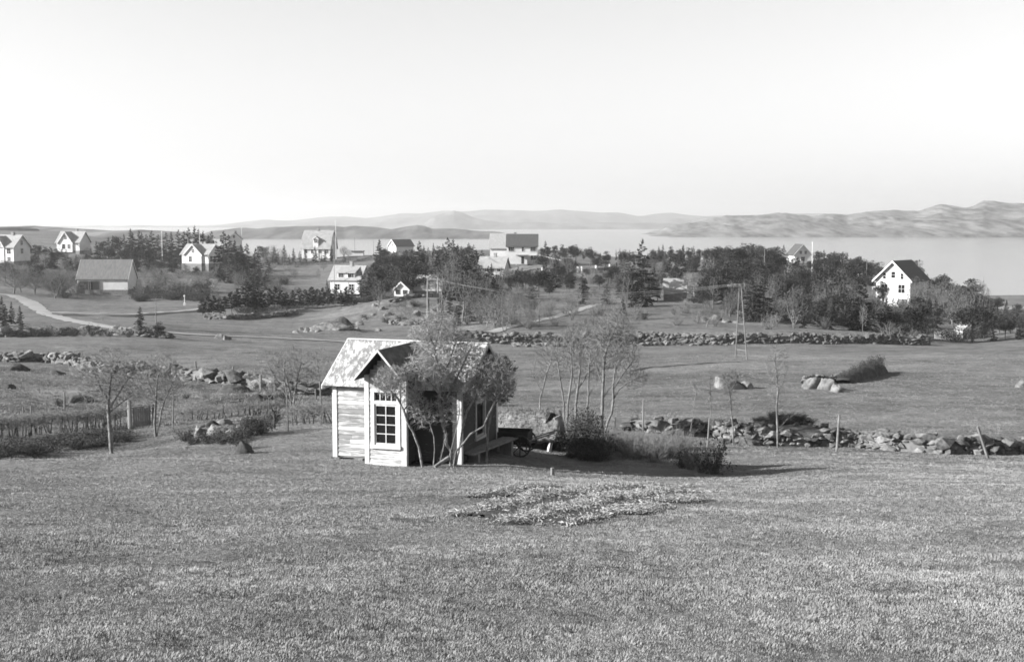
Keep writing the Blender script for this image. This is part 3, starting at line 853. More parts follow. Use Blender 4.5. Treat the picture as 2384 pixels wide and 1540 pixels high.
stone_wall('short stone row beside the sunlit boulders in the meadow', [(1872, 893), (1910, 891), (1950, 890), (1985, 886)], .55, .5, .33, 14, limit=60)
_st = stone_wall('stone footing round the earth mound in the field wall', [(1735, 1034), (1790, 1036), (1850, 1038), (1912, 1036)], .55, .5, .34, 15, limit=80)

def boulder(px, py, rx, rz, seed, label, m='boulder', name='boulder', Y=None, ry=None, sink=.36, group=None, cat='rock', rot=0):
    """a broken, ledgy rock half sunk in the turf"""
    p = at(px, py) if Y is None else on(px, Y)
    r = np.random.default_rng(seed)
    n1, n2 = 18, 28
    th = np.pi * np.arange(n1 + 1) / n1; ph = 2 * np.pi * np.arange(n2) / n2
    V = np.stack([np.sin(th)[:, None] * np.cos(ph), np.sin(th)[:, None] * np.sin(ph), np.repeat(np.cos(th)[:, None], n2, 1)], -1).reshape(-1, 3)
    cuts = r.normal(size=(16, 3)); cuts[:, 2] = np.abs(cuts[:, 2]) * .8; cuts /= np.linalg.norm(cuts, axis=1)[:, None]
    cd = r.uniform(.42, .86, 16)
    for c, dd in zip(cuts, cd):
        s = V @ c
        k = s > dd
        V[k] -= np.outer((s[k] - dd) * .94, c)
    ax = r.normal(size=3); ax /= np.linalg.norm(ax)
    st = V @ ax * 3.2 + fbm(V[:, 0] * 2 + seed, V[:, 1] * 2 + V[:, 2], 5, 3)
    V *= (1 + .10 * (np.floor(st) - st + .5))[:, None]
    V *= (1 + .22 * fbm(V[:, 0] * 3 + seed * 1.7, V[:, 1] * 3 + V[:, 2] * 2.3, 7, 4))[:, None]
    V *= np.array([rx, ry or rx * .8, rz])
    idx = np.arange((n1 + 1) * n2).reshape(n1 + 1, n2)
    q = np.stack([idx[:-1], idx[1:], np.roll(idx[1:], -1, 1), np.roll(idx[:-1], -1, 1)], -1).reshape(-1, 4)
    o = link(name, mesh_np(name, V, quads=q), M[m])
    o.location = (p[0], p[1], p[2] + rz * (1 - 2 * sink))
    o.rotation_euler = (0, 0, rot)
    return tag(o, label, cat, group)
boulder(1685, 902, .95, .6, 1, 'pale rounded boulder at the sunny side of the meadow rock heap')
boulder(1712, 905, .9, .6, 2, 'dark boulder overgrown with heather in the meadow rock heap', m='turf_dark')
boulder(1738, 904, .7, .55, 3, 'small pale boulder closing the meadow rock heap')
boulder(1893, 904, .95, .75, 4, 'big sunlit boulder with a smooth pale face in the meadow')
boulder(1922, 907, .8, .7, 5, 'shaded boulder leaning on the big sunlit boulder')
boulder(1944, 912, .55, .5, 6, 'small boulder casting a dark shadow beside the sunlit boulder')
boulder(2380, 902, .7, .6, 7, 'white boulder alone on the meadow near the far right hedge'.replace('far right ', 'dark '))
boulder(568, 1055, .42, .34, 8, 'dark angular stone lying in the grass near the pavilion', m='turf_dark')
boulder(773, 766, 3.0, 1.15, 9, 'cracked slab of pale bedrock above the gravel path', ry=1.6)
boulder(797, 757, 1.6, 1.3, 10, 'dark bushy knob of rock on top of the pale slab', m='turf_dark')
for i, (a, b, s) in enumerate([(715, 772, .8), (730, 770, .7), (742, 773, .6), (690, 775, .7), (838, 757, 1.0), (880, 770, .7), (512, 789, .9), (524, 790, .8), (905, 735, .9), (890, 722, .8),
                               (850, 745, .6), (872, 715, .7), (955, 712, 1.0), (970, 730, .9), (1000, 722, .8), (940, 742, .7), (870, 735, .5), (832, 770, .6), (700, 768, .5)]):
    boulder(a, b, s, s * .7, 40 + i, '%s pale stone out on the rough grass hill, counted from the bedrock slab' % nth(i), group='loose stones on the rough hill', m='boulder')
for i, (a, b, s) in enumerate([(440, 1020, .5), (470, 1012, .6), (500, 1008, .7), (525, 1010, .55), (548, 1012, .5), (510, 1022, .5), (480, 1026, .4), (455, 1030, .35), (530, 1024, .4), (495, 990, .45), (520, 985, .5), (560, 998, .4), (580, 985, .45), (468, 996, .4)]):
    boulder(a, b, s * .7, s * .4, 70 + i, '%s mossy stone of the heap beside the young garden trees' % nth(i), group='mossy stone heap', m=['turf_dark', 'boulder', 'turf'][i % 3])
for i, (a, b, s) in enumerate([(1150, 790, .9), (1180, 791, .6), (1230, 790, .7), (1640, 748, .9), (1665, 745, 1.1), (1690, 750, .9), (1715, 752, .6), (2215, 668, 3), (2240, 664, 3.4), (2265, 668, 3.2), (2288, 678, 2.6)]):
    boulder(a, b, s, s * .6, 90 + i, ('%s white stone set at the foot of the retaining wall' % nth(i)) if i < 3 else ('%s pale block of the rock outcrop above the meadow wall' % nth(i - 3)) if i < 7 else ('%s bare rock of the outcrop at the shore beyond the gabled house' % nth(i - 7)), group='pale outcrop rocks')
for i, (a, b, s) in enumerate([(40, 862, .8), (130, 872, .6), (185, 935, .7), (20, 905, .5), (590, 938, .7), (545, 915, .9), (620, 930, .5)]):
    boulder(a, b, s * 1.3, s * .6, 120 + i, '%s low dark rock breaking through the rough field behind the hedge' % nth(i), m='turf_dark', group='rocks in the rough field')

# bank at the end of the meadow rocks, its shade put into dark turf
def slab():
    a, b_ = at(1962, 893), at(2046, 866)
    rt = empty('bushy_bank', a, math.atan2(b_[1] - a[1], b_[0] - a[0]), 'dark overgrown bank rising beside the sunlit meadow boulders', 'bank')
    L = math.hypot(b_[0] - a[0], b_[1] - a[1])
    r = random.Random(4)
    V, Q = [], []
    n = 14
    for i in range(n):
        t = i / (n - 1)
        x = t * L; h = (.5 + .55 * t) * (1 if i < n - 1 else .55) * r.uniform(.85, 1.15) * (0.6 if i == 0 else 1)
        z = float(gz(a[0] + (b_[0] - a[0]) * t, a[1] + (b_[1] - a[1]) * t)) - a[2]
        for (dy, dz) in ((-.75, -.2), (-.5, h * .8), (0, h), (.5, h * .75), (.8, -.2)):
            V.append((x, dy * r.uniform(.9, 1.2), z + dz))
    idx = np.arange(n * 5).reshape(n, 5)
    q = np.stack([idx[:-1, :-1], idx[1:, :-1], idx[1:, 1:], idx[:-1, 1:]], -1).reshape(-1, 4)
    link('earth_core', mesh_np('earth_core', np.array(V), quads=q, smooth=True), M['turf_dark'], rt)
    return rt, L
BANK, BANK_L = slab()

# ================================================================ houses
def win_at(T, x, z, wd, h, parent, nx=2, nz=2, m='trim', pm='glass', fw=.11):
    b = B(T)
    b.box(x - wd / 2 - fw, x - wd / 2, -.07, .02, z, z + h); b.box(x + wd / 2, x + wd / 2 + fw, -.07, .02, z, z + h)
    b.box(x - wd / 2 - fw, x + wd / 2 + fw, -.075, .02, z - fw, z - .002); b.box(x - wd / 2 - fw, x + wd / 2 + fw, -.075, .02, z + h + .002, z + h + fw)
    for i in range(1, nx): b.box(x - wd / 2 + wd * i / nx - .03, x - wd / 2 + wd * i / nx + .03, -.05, .02, z, z + h)
    f = b.build('window', M[m], parent)
    for i in range(1, nz):
        for j in range(nx):
            B(T).box(x - wd / 2 + wd * j / nx + .032, x - wd / 2 + wd * (j + 1) / nx - .032, -.045, .02, z + h * i / nz - .025, z + h * i / nz + .025).build('glazing_bar', M[m], f)
    for j in range(nx):
        B(T).box(x - wd / 2 + wd * j / nx + .034, x - wd / 2 + wd * (j + 1) / nx - .034, -.03, -.024, z + .005, z + h - .005).build('pane', M[pm], f)
    return f
def face(L, D, f):
    if f == 'front': return Matrix.Translation((0, -D / 2, 0))
    if f == 'right': return Matrix.Translation((L / 2, 0, 0)) @ Matrix.Rotation(math.pi / 2, 4, 'Z')
    if f == 'left': return Matrix.Translation((-L / 2, 0, 0)) @ Matrix.Rotation(-math.pi / 2, 4, 'Z')
    return Matrix.Translation((0, D / 2, 0)) @ Matrix.Rotation(math.pi, 4, 'Z')
def block(parent, L, D, H, R, wall='white', roof='slate', T=None, ov=.45, og=.4, found=0.5, barge='trim', th=.16, ridge=True, gambrel=None):
    """gabled block: ridge along local x, centred, base at z = 0"""
    T = T or Matrix()
    if gambrel:
        kx, kz = gambrel
        prof = [(-D / 2, 0), (D / 2, 0), (D / 2, H), (kx * D / 2, H + kz * R), (0, H + R), (-kx * D / 2, H + kz * R), (-D / 2, H)]
    else:
        prof = [(-D / 2, 0), (D / 2, 0), (D / 2, H), (0, H + R), (-D / 2, H)]
    B(T).prism(prof, -L / 2, L / 2).build('wall', M[wall], parent)
    if found: B(T).box(-L / 2 - .04, L / 2 + .04, -D / 2 - .04, D / 2 + .04, -4.0, found).build('foundation', M['foundation'], parent)
    b = B(T)
    rl = L / 2 + og
    if gambrel:
        pts = [(-D / 2 - ov, H - ov * (kz * R) / (D / 2 * (1 - kx)) * .8), (-kx * D / 2, H + kz * R + .05), (0, H + R + .05)]
        for s in (1, -1):
            lo = B(T); hi = B(T)
            for k, bb in ((0, lo), (1, hi)):
                (y0, zz0), (y1, zz1) = pts[k], pts[k + 1]
                bb.prism([(s * y0, zz0), (s * y1, zz1), (s * y1, zz1 + th), (s * y0, zz0 + th)], -rl, rl)
            lo.build('lower_roof', M['pale_roof'], parent); ro = hi.build('roof', M[roof], parent)
    else:
        k = R / (D / 2)
        for s in (1, -1):
            b.prism([(s * (-D / 2 - ov), H - ov * k + .03), (0, H + R + .03), (0, H + R + .03 + th), (s * (-D / 2 - ov), H - ov * k + .03 + th)], -rl, rl)
        ro = b.build('roof', M[roof], parent)
        if barge:
            for e in (-1, 1):
                bb = B(T)
                for s in (1, -1):
                    x0 = e * rl; x1 = e * (rl + .05)
                    bb.prism([(s * (-D / 2 - ov - .03), H - ov * k - .18), (0, H + R - .16), (0, H + R + .22), (s * (-D / 2 - ov - .03), H - ov * k + .2)], min(x0, x1), max(x0, x1))
                bb.build('bargeboard', M[barge], ro)
    return ro
def chimney(ro, x, y, z0, h, wd=.7, T=None):
    b = B(T); b.box(x - wd / 2, x + wd / 2, y - wd / 2, y + wd / 2, z0, z0 + h); b.box(x - wd / 2 - .06, x + wd / 2 + .06, y - wd / 2 - .06, y + wd / 2 + .06, z0 + h, z0 + h + .15)
    b.build('chimney', M['brick'], ro)
def house_at(px, py, Y, rot, label, name='house', cat='house', group='houses among the trees'):
    return empty(name, pt(px, py, Y), -math.radians(rot), label, cat, group)
R90 = Matrix.Rotation(math.pi / 2, 4, 'Z')
def wing(parent, x, y0, W, Ln, H, R, **kw):
    """cross wing: ridge along y, front gable at y0 - Ln/2"""
    return block(parent, Ln, W, H, R, T=Matrix.Translation((x, y0, 0)) @ Matrix.Rotation(-math.pi / 2, 4, 'Z'), **kw)

# 1 house at the edge of the picture
h = house_at(22, 612, 332, 17, 'white house with front gable at the edge below the heather hill')
ro = block(h, 8.2, 6.6, 4.5, 2.9, found=.6)
ro2 = wing(h, -.4, -2.2, 3.2, 2.6, 4.6, 2.5, found=0)
chimney(ro, 1.5, 0, 7.0, 1.1)
Tf = face(8.2, 6.6, 'front'); Tw = Matrix.Translation((0, -3.51, 0))
win_at(Matrix.Translation((0, -3.5, 0)), -.4, 4.5, 1.0, 1.3, h); win_at(Tf, 2.6, 2.6, 1.2, 1.3, h); win_at(Tf, 2.6, .7, .9, 1.0, h); win_at(Tf, -3.0, 2.6, 1.2, 1.3, h)
win_at(face(8.2, 6.6, 'right'), 0, 2.6, 1.1, 1.3, h); win_at(face(8.2, 6.6, 'right'), 0, 4.9, .9, 1.2, h)
# 2 house under the hill
h = house_at(172, 586, 420, 14, 'white house with a wide dark-sided cross gable in front of pale heath')
ro = block(h, 8.6, 6.4, 3.5, 3.3, found=.5)
ro2 = wing(h, -.7, -2.0, 5.2, 3.4, 3.3, 3.4, found=0)
chimney(ro, 1.2, .3, 6.6, 1.0)
Tg = Matrix.Translation((0, -3.71, 0))
win_at(Tg, -.6, 4.3, .9, 1.2, h); win_at(Tg, -1.4, 1.2, .9, 1.4, h, m='grey_wall'); win_at(Tg, .6, 1.2, .9, 1.4, h)
# 3 barn
h = house_at(251, 684, 282, 0, 'long barn with a big grey tiled roof over a white wall and stone footing', 'barn', 'barn')
M['barn_tile'] = mat('barn_tile', .22, .32, 1.5, .8, bump=.05, bscale=5, stretch=(2.2, .6, .6))
ro = block(h, 11.4, 7.0, 3.7, 4.0, roof='barn_tile', found=0, ov=.3, og=.2)
B().box(-5.75, 5.75, -3.54, 3.54, -4, 1.15).build('stone_footing', M['grey_wall'], h)
B().box(-5.3, -.6, -3.56, -3.50, 1.16, 3.0).build('recess_shade', M['dark_wood'], h)  # flat dark panel painted as the shade inside the opening
for x in (-5.35, -3.1, -2.7, -.6): B().box(x - .08, x + .08, -3.66, -3.562, 1.15, 3.0).build('post', M['grey_wall'], h)
# barn ramp
b = B(); b.add([(-11, -4.2, -.9), (-5.6, -3.9, 2.6), (-5.6, -1.2, 2.6), (-11, -1.5, -.9), (-11, -4.2, -3), (-5.6, -3.9, -3), (-5.6, -1.2, -3), (-11, -1.5, -3)],
               [(0, 1, 2, 3), (0, 4, 5, 1), (1, 5, 6, 2), (3, 2, 6, 7), (0, 3, 7, 4)])
b.build('ramp', M['path'], h)
# 4 villa with finials
h = house_at(470, 616, 360, 20, 'ornate white villa with a broad arched front gable and roof finials')
ro = block(h, 9.0, 6.6, 3.3, 2.6, roof='pale_roof', found=.5)
ro2 = wing(h, -.3, -2.4, 5.6, 3.0, 3.2, 2.7, roof='pale_roof', found=.5)
chimney(ro, 1.0, .5, 5.6, .9); chimney(ro, -.2, .5, 5.6, .9)
Tg = Matrix.Translation((-.3, -3.91, 0)); win_at(Tg, 0, 3.6, .7, 1.0, h); win_at(Tg, -.9, 1.0, .9, 1.5, h)
for x in (-4.6, 4.6): B().cyl((x, 0, 5.9), (x, 0, 7.6), .09, .03).build('finial', M['trim'], ro)
B().cyl((-.3, -4.2, 5.9), (-.3, -4.2, 7.4), .09, .03).build('finial', M['trim'], ro2)
Tr_ = face(9.0, 6.6, 'right')
for x in (-2.0, 0, 2.0): win_at(Tr_, x, 1.0, 1.1, 1.6, h, m='trim')
# 5 gable peeping between the trees
h = house_at(547, 574, 450, -8, 'small white gable peeping out between two dark spruces')
ro = wing(h, 0, 0, 4.6, 7.0, 2.9, 2.0, found=.4, roof='tile_mid'); chimney(ro, .3, .5, 4.7, .9)
win_at(Matrix.Translation((0, -3.5, 0)), 0, 3.2, .7, .9, h)
# 6 mansard house
h = house_at(744, 603, 420, 9, 'large white house with a grey gambrel roof and one small dormer')
ro = block(h, 9.8, 7.4, 4.3, 5.3, found=.4, gambrel=(.72, .52), roof='pale_roof')
chimney(ro, -.4, 0, 9.2, 1.3)
b = B(); dm = block(h, 2.6, 1.7, 6.9, .7, T=Matrix.Translation((.0, -2.6, 0)) @ R90, found=0, ov=.2, og=.2)
win_at(Matrix.Translation((0, -3.92, 0)), 0, 5.7, 1.0, 1.1, h)
for x in (-3.6, -1.2, 1.4, 3.6): win_at(face(9.8, 7.4, 'front'), x, 2.1, 1.1, 1.3, h)
win_at(face(9.8, 7.4, 'right'), 0, 5.0, 1.0, 1.4, h)
# 7 flat roofed shed
h = house_at(833, 597, 432, 0, 'flat-roofed pale shed between two pole tops near the water', 'shed', 'shed')
B().box(-2.0, 2.1, -1.6, 1.6, -3, 1.75).build('wall', M['white'], h); B().box(-2.3, 2.3, -1.9, 1.9, 1.76, 2.0).build('roof', M['tile_dark'], h)
# 8 gable house by the water
h = house_at(934, 588, 452, -50, 'white gabled house with a dark roof standing above the water')
ro = block(h, 7.5, 5.0, 2.6, 2.1, roof='tile_mid', found=.4)
h.rotation_euler[2] = math.radians(38)
win_at(face(7.5, 5, 'left'), 0, 2.4, .8, 1.0, h)
# 9 house with long dormer
h = house_at(816, 691, 292, 17, 'white house with a long shed dormer behind the row of pines')
ro = block(h, 7.4, 6.2, 4.4, 2.9, found=1.0)
b = B(); b.box(-1.9, 2.5, -2.95, 0, 4.0, 6.0); b.build('dormer', M['white'], h)
b = B(); b.prism([(-3.4, 5.75), (.2, 7.25), (.2, 7.42), (-3.4, 5.92)], -2.2, 2.8); b.build('dormer_roof', M['slate'], h)
Td = Matrix.Translation((0, -2.95, 0))
win_at(Td, -1.0, 4.75, 1.3, 1.0, h, nx=3, nz=1); win_at(Td, 1.5, 4.75, 1.5, 1.0, h, nx=3, nz=1)
for x in (-1.9, 1.7): win_at(face(7.4, 6.2, 'front'), x, 1.9, 1.2, 1.3, h)
win_at(face(7.4, 6.2, 'right'), 0, 4.6, .9, 1.1, h); chimney(ro, .4, 0, 6.9, 1.4)
# 10 low tiled barn with a white gable
h = house_at(943, 690, 250, 14, 'low tiled outbuilding with a small white gable among the spruces', 'outbuilding', 'outbuilding')
ro = wing(h, 0, 0, 3.1, 4.4, 1.6, 1.4, found=.2, roof='tile_mid', ov=.25)
ro2 = block(h, 7.0, 3.2, 1.5, 1.9, T=Matrix.Translation((4.0, 1.9, 0)), roof='pale_roof', wall='grey_wall', found=.2, ov=.3, og=.1)
ro3 = block(h, 5.0, 3.0, 2.2, 1.9, T=Matrix.Translation((3.6, 5.2, 0)), roof='slate', wall='grey_wall', found=.2, ov=.3, og=.1)
for x in (-.75, .75): win_at(Matrix.Translation((0, -2.21, 0)), x, .65, .75, .75, h, m='grey_wall', fw=.06)
# 11 centre house
h = house_at(1216, 616, 350, 2, 'tall white house with a dark roof and a sunlit open porch')
ro = block(h, 8.6, 7.0, 5.4, 3.1, roof='tile_dark', found=.3, ov=.35, og=.3); chimney(ro, -2.0, .3, 8.0, 1.0)
Tf = face(8.6, 7, 'front')
win_at(Tf, -3.0, 3.9, 1.5, 1.1, h, nx=3, nz=1); win_at(Tf, .25, 3.9, .6, 1.1, h, nx=1); win_at(Tf, 3.1, 3.9, 1.5, 1.1, h, nx=3, nz=1)
win_at(Tf, 3.2, 1.5, 1.6, 1.2, h, nx=2, nz=1); B(Tf).box(-.2, .55, -.04, .02, .4, 2.4).build('door', M['dark_wood'], h)
B().box(-1.7, 1.6, -5.1, -3.52, 2.75, 2.95).build('porch_roof', M['slate'], h); B().box(1.45, 1.62, -5.1, -3.52, .0, 2.74).build('porch_side', M['grey_wall'], h)
B().box(-1.65, -1.5, -5.05, -4.9, .0, 2.74).build('porch_post', M['trim'], h)
# 11b house behind
h = house_at(1170, 604, 386, 6, 'house with a wide grey roof half hidden behind the tall white house')
ro = block(h, 7.0, 7.0, 3.9, 4.1, wall='white', found=.3)
# 12 lower house
h = house_at(1150, 652, 335, 15, 'low white house with a pale roof below the tall porch house')
ro = block(h, 7.0, 6.0, 3.6, 2.7, found=.3, roof='pale_roof'); chimney(ro, .4, 0, 6.1, 1.1)
for x in (-1.2, .4, 2.2): win_at(face(7, 6, 'front'), x, 2.5, .9, 1.0, h, nx=2, nz=1)
for x in (-1.5, 1.8): win_at(face(7, 6, 'front'), x, .6, 1.0, 1.0, h)
B().box(-1.35, -1.2, -3.4, -.2, 6.1, 6.15).build('roof_seam', M['trim'], ro)
# 14 shed with a bright roof
h = house_at(1572, 702, 215, 10, 'grey board shed with a bright pale roof beside the great spruce', 'shed', 'shed')
ro = block(h, 3.9, 3.2, 2.4, 1.5, wall='grey_wall', roof='pale_roof', found=.1, ov=.25, og=.15, barge=None)
# 15 gable house above the wood
h = house_at(1860, 613, 380, -6, 'small white gabled house looking over the wood towards the sea')
ro = wing(h, 0, 0, 5.4, 7.0, 2.9, 2.9, found=.3, roof='tile_dark')
for x in (-.7, .8): win_at(Matrix.Translation((0, -3.5, 0)), x, 3.0, .7, .9, h)
win_at(Matrix.Translation((0, -3.5, 0)), 0, .9, 1.2, 1.2, h)
# 16 the big gabled house by the shore
h = house_at(2078, 708, 243, 0, 'big white gabled house above the shore with a small side porch')
h.rotation_euler[2] = math.radians(-41 + 0)
ro = wing(h, 0, 4.0, 7.0, 8.0, 5.0, 3.4, found=0, roof='tile_dark', ov=.6, og=.6)
B().box(-3.54, 3.54, -.04, 8.04, -4, .05).build('foundation', M['white'], h)
T0 = Matrix()
for x, z, ww, hh in ((-1.8, 5.0, .6, 1.1), (0, 5.2, .8, 1.2), (1.8, 5.0, .6, 1.1), (-1.75, 2.3, 1.3, 1.6), (1.75, 2.3, 1.3, 1.6)): win_at(T0, x, z, ww, hh, h, nx=1 if ww < 1 else 2)
B().box(1.4, 2.8, -.05, .02, -1.0, 1.1).build('cellar_door', M['grey_wall'], h)
b = B(); b.box(-5.0, -3.52, 1.2, 4.2, 3.1, 3.3); b.build('porch_roof', M['slate'], h)
for y in (1.3, 4.0): B().box(-4.95, -4.75, y, y + .18, 0, 3.09).build('porch_post', M['trim'], h)
B().box(-5.0, -3.52, 1.2, 4.2, -1, .3).build('porch_floor', M['foundation'], h)
# 17 little white hut with picket fence
h = house_at(2243, 788, 185, -12, 'tiny white hut at the end of the picket fence', 'hut', 'hut')
ro = wing(h, 0, 0, 1.5, 1.9, 1.35, .55, found=.05, roof='pale_roof', ov=.12, og=.1)
a_, b_ = on(2176, 182), on(2228, 185)
fn = empty('picket_fence', a_, math.atan2(b_[1] - a_[1], b_[0] - a_[0]), 'short white picket fence leading to the tiny hut', 'fence')
FL = math.hypot(b_[0] - a_[0], b_[1] - a_[1])
_p = B().box(-.06, .06, -.015, .015, 0, 1.05).mesh('picket'); _p.materials.append(M['trim'])
for i in range(int(FL / .2)):
    o = link('picket', _p, None, fn); o.location = (i * .2, 0, (b_[2] - a_[2]) * i * .2 / FL); o.rotation_euler = (0, random.uniform(-.05, .05), 0)
for z in (.3, .8): B().bar((0, .04, z), (FL, .04, z + b_[2] - a_[2]), .06, .03).build('rail', M['trim'], fn)
# hut-side garden wall with pillars
def garden_wall(p0, p1, h_, label, n):
    a_, b_ = on(*p0), on(*p1)
    L = math.hypot(b_[0] - a_[0], b_[1] - a_[1])
    g = empty('garden_wall', (a_[0], a_[1], a_[2]), math.atan2(b_[1] - a_[1], b_[0] - a_[0]), label, 'wall')
    dz = b_[2] - a_[2]
    B().add([(0, -.12, -1), (L, -.12, dz - 1), (L, .12, dz - 1), (0, .12, -1), (0, -.12, h_), (L, -.12, dz + h_), (L, .12, dz + h_), (0, .12, h_)],
            [(0, 3, 2, 1), (4, 5, 6, 7), (0, 1, 5, 4), (2, 3, 7, 6), (0, 4, 7, 3), (1, 2, 6, 5)]).build('wall', M['foundation'], g)
    for i in range(n + 1):
        x = L * i / n
        B().box(x - .22, x + .22, -.22, .22, dz * i / n - 1, dz * i / n + h_ + .7).build('pillar', M['trim'], g)
garden_wall((1355, 322), (1420, 330), .9, 'white garden wall with square pillars above the bushes', 2)
garden_wall((1262, 325), (1345, 322), .9, 'pale terrace wall in front of the porch house garden', 3)
a_, b_ = pt(1250, 592, 348), pt(1306, 606, 330)
rl = empty('railing', a_, 0, 'sloping white railing leading down from the porch house', 'railing')
B().bar((0, 0, 0), tuple(b_ - a_), .1).build('rail', M['trim'], rl)
for t in (.28, .62, .95):
    q = (b_ - a_) * t; gzz = float(gz(*(a_ + q)[:2])) - a_[2]
    B().cyl((q[0], q[1], min(gzz, q[2] - .5)), tuple(q), .07).build('post', M['trim'], rl)

# ================================================================ poles, posts, masts
def mast(px, ytop, Y, r, label, name='flagpole', cat='flagpole', m='pole_white', group=None, knob=True, tip=.6, ybase=None):
    p = on(px, Y)
    top = pt(px, ytop, Y)[2]
    H = top - p[2]
    e = empty(name, p, 0, label, cat, group)
    B().cyl((0, 0, -.3), (0, 0, H), r, r * tip).build('pole', M[m], e)
    if knob:
        B().cyl((0, 0, H), (0, 0, H + r * 3), r * 1.6, r * 1.1).build('knob', M[m], e)
    return e, H
mast(378, 541, 405, .13, 'white flagpole standing clear of the dark wood by the barn')
mast(466, 536, 372, .10, 'white flagpole behind the villa with finials')
mast(563.5, 529, 448, .10, 'white flagpole next to the small gable among spruces')
mast(782.5, 517, 412, .12, 'tall white flagpole at the corner of the gambrel house')
mast(779, 600, 288, .09, 'pale pole at the corner of the house with long dormer', 'pole', 'pole', 'pole')
mast(826, 553, 440, .08, 'thin dark pole beside the flat-roofed shed', 'pole', 'pole', 'grey_wall', knob=False)
mast(870, 560, 440, .08, 'thin dark pole between flat shed and gabled waterside house', 'pole', 'pole', 'grey_wall', knob=False)
mast(1575, 578, 385, .09, 'thin pale mast above the leaning young spruce', 'pole', 'pole', 'pole', knob=False)
mast(1632, 582, 330, .07, 'thin pale mast at the edge of the rounded pine wood', 'pole', 'pole', 'pole', knob=False)
mast(1661, 606, 290, .08, 'short grey pole on the grass slope before the pine wood', 'pole', 'pole', 'pole', knob=False)
mast(1779, 575, 290, .08, 'grey pole rising in front of the rounded pines', 'pole', 'pole', 'pole', knob=False)
mast(1890, 566, 305, .11, 'white flagpole beside the small gabled house over the wood')
mast(2017, 600, 320, .07, 'thin grey pole close to the big gabled house', 'pole', 'pole', 'pole', knob=False)
mast(2288, 640, 260, .06, 'thin pole among the shore trees', 'pole', 'pole', 'pole', knob=False)
e, H = mast(430, 690, 236, .10, 'white lamp post where the field edge meets the dark bank', 'lamp_post', 'lamp post', knob=False)
B().cyl((0, 0, H), (0, 0, H + .3), .18, .1).build('lamp_head', M['trim'], e); B().box(-.2, .2, -.2, .2, -.3, .5).build('foot', M['trim'], e)
e, H = mast(364, 694, 152, .08, 'slim dark pole beside the gravel path and round bush', 'pole', 'pole', 'twig', knob=False)
B().bar((-.25, 0, H - .1), (.25, 0, H - .25), .05).build('crossarm', M['twig'], e)

# transformer on two double poles
hp = empty('transformer_pole', on(1008, 190), math.radians(-4), 'transformer platform carried by two pairs of wooden poles', 'power pole')
Hh = pt(1008, 646, 190)[2] - hp.location[2]
for x in (-.78, .82):
    B().cyl((x - .05, -.1, -.4), (x - .02, 0, Hh), .14, .11).build('pole', M['pole'], hp)
    B().cyl((x + .3, .15, -.4), (x + .06, .1, Hh * .62), .1, .08).build('brace_pole', M['pole'], hp)
zp = pt(1008, 693, 190)[2] - hp.location[2]
B().box(-.95, 1.05, -.4, .5, zp - .1, zp + .02).build('platform', M['pole'], hp)
B().box(-.9, 1.0, -.1, .08, Hh - .35, Hh - .17).build('crossbeam', M['pole'], hp)
for x, ww, hh in ((-.3, .25, .75), (.3, .22, .9), (.7, .2, .6)):
    B().box(x - ww, x + ww, -.25, .3, zp + .021, zp + hh).build('transformer', M['iron'], hp)
B().box(.72, 1.0, -.3, .1, zp - 1.0, zp - .12).build('switch_box', M['iron'], hp)
# A-shaped mast in the meadow
pa, pb = on(1712, 118), on(1740, 116)
top = pt(1723.5, 660, 117)
am = empty('power_mast', (pa + pb) / 2, 0, 'slender A-shaped power mast of two poles standing in the meadow', 'power pole')
o0 = (pa + pb) / 2
for q, w_ in ((pa, -1), (pb, 1)):
    B().cyl(tuple(q - o0 - np.array([0, 0, .4])), tuple(top - o0 + np.array([w_ * .07, 0, 0])), .07, .05).build('pole', M['grey_wall'], am)
for t, ww in ((.12, .07), (.47, .06), (.62, .05)):
    A_ = (pa - o0) * (1 - t) + (top - o0) * t; B_ = (pb - o0) * (1 - t) + (top - o0) * t
    B().bar(tuple(A_), tuple(B_), ww * .8).build('crossbar', M['grey_wall'], am)
tz = top - o0
B().bar((tz[0] - .5, tz[1], tz[2] - .25), (tz[0] + .5, tz[1], tz[2] - .25), .09).build('crossarm', M['grey_wall'], am)
for x in (-.45, 0, .45): B().cyl((tz[0] + x, tz[1], tz[2] - .2), (tz[0] + x, tz[1], tz[2] + .0), .05).build('insulator', M['grey_wall'], am)

# wires between the two
def wire(a, b, sag, label):
    a, b = np.array(a), np.array(b)
    n = 24
    P = [a + (b - a) * t - np.array([0, 0, sag * 4 * t * (1 - t)]) for t in np.linspace(0, 1, n)]
    bb = B()
    for k in range(n - 1): bb.cyl(P[k] - a, P[k + 1] - a, .008, .008, 4)
    o = bb.build('wire', M['wire'], None); o.location = a
    tag(o, label, 'wire', 'power lines over the meadow')
hb = np.array(hp.location)
for i, (x, z) in enumerate(((-.5, Hh - .1), (.1, Hh - .1), (.8, Hh - .1))):
    wire(hb + np.array([x, 0, z]), top + np.array([(-.45, 0, .45)[i], 0, -.0]), 1.6 + .25 * i, '%s sagging power line between the transformer and the meadow mast' % ('uppermost', 'middle', 'lowest')[i])

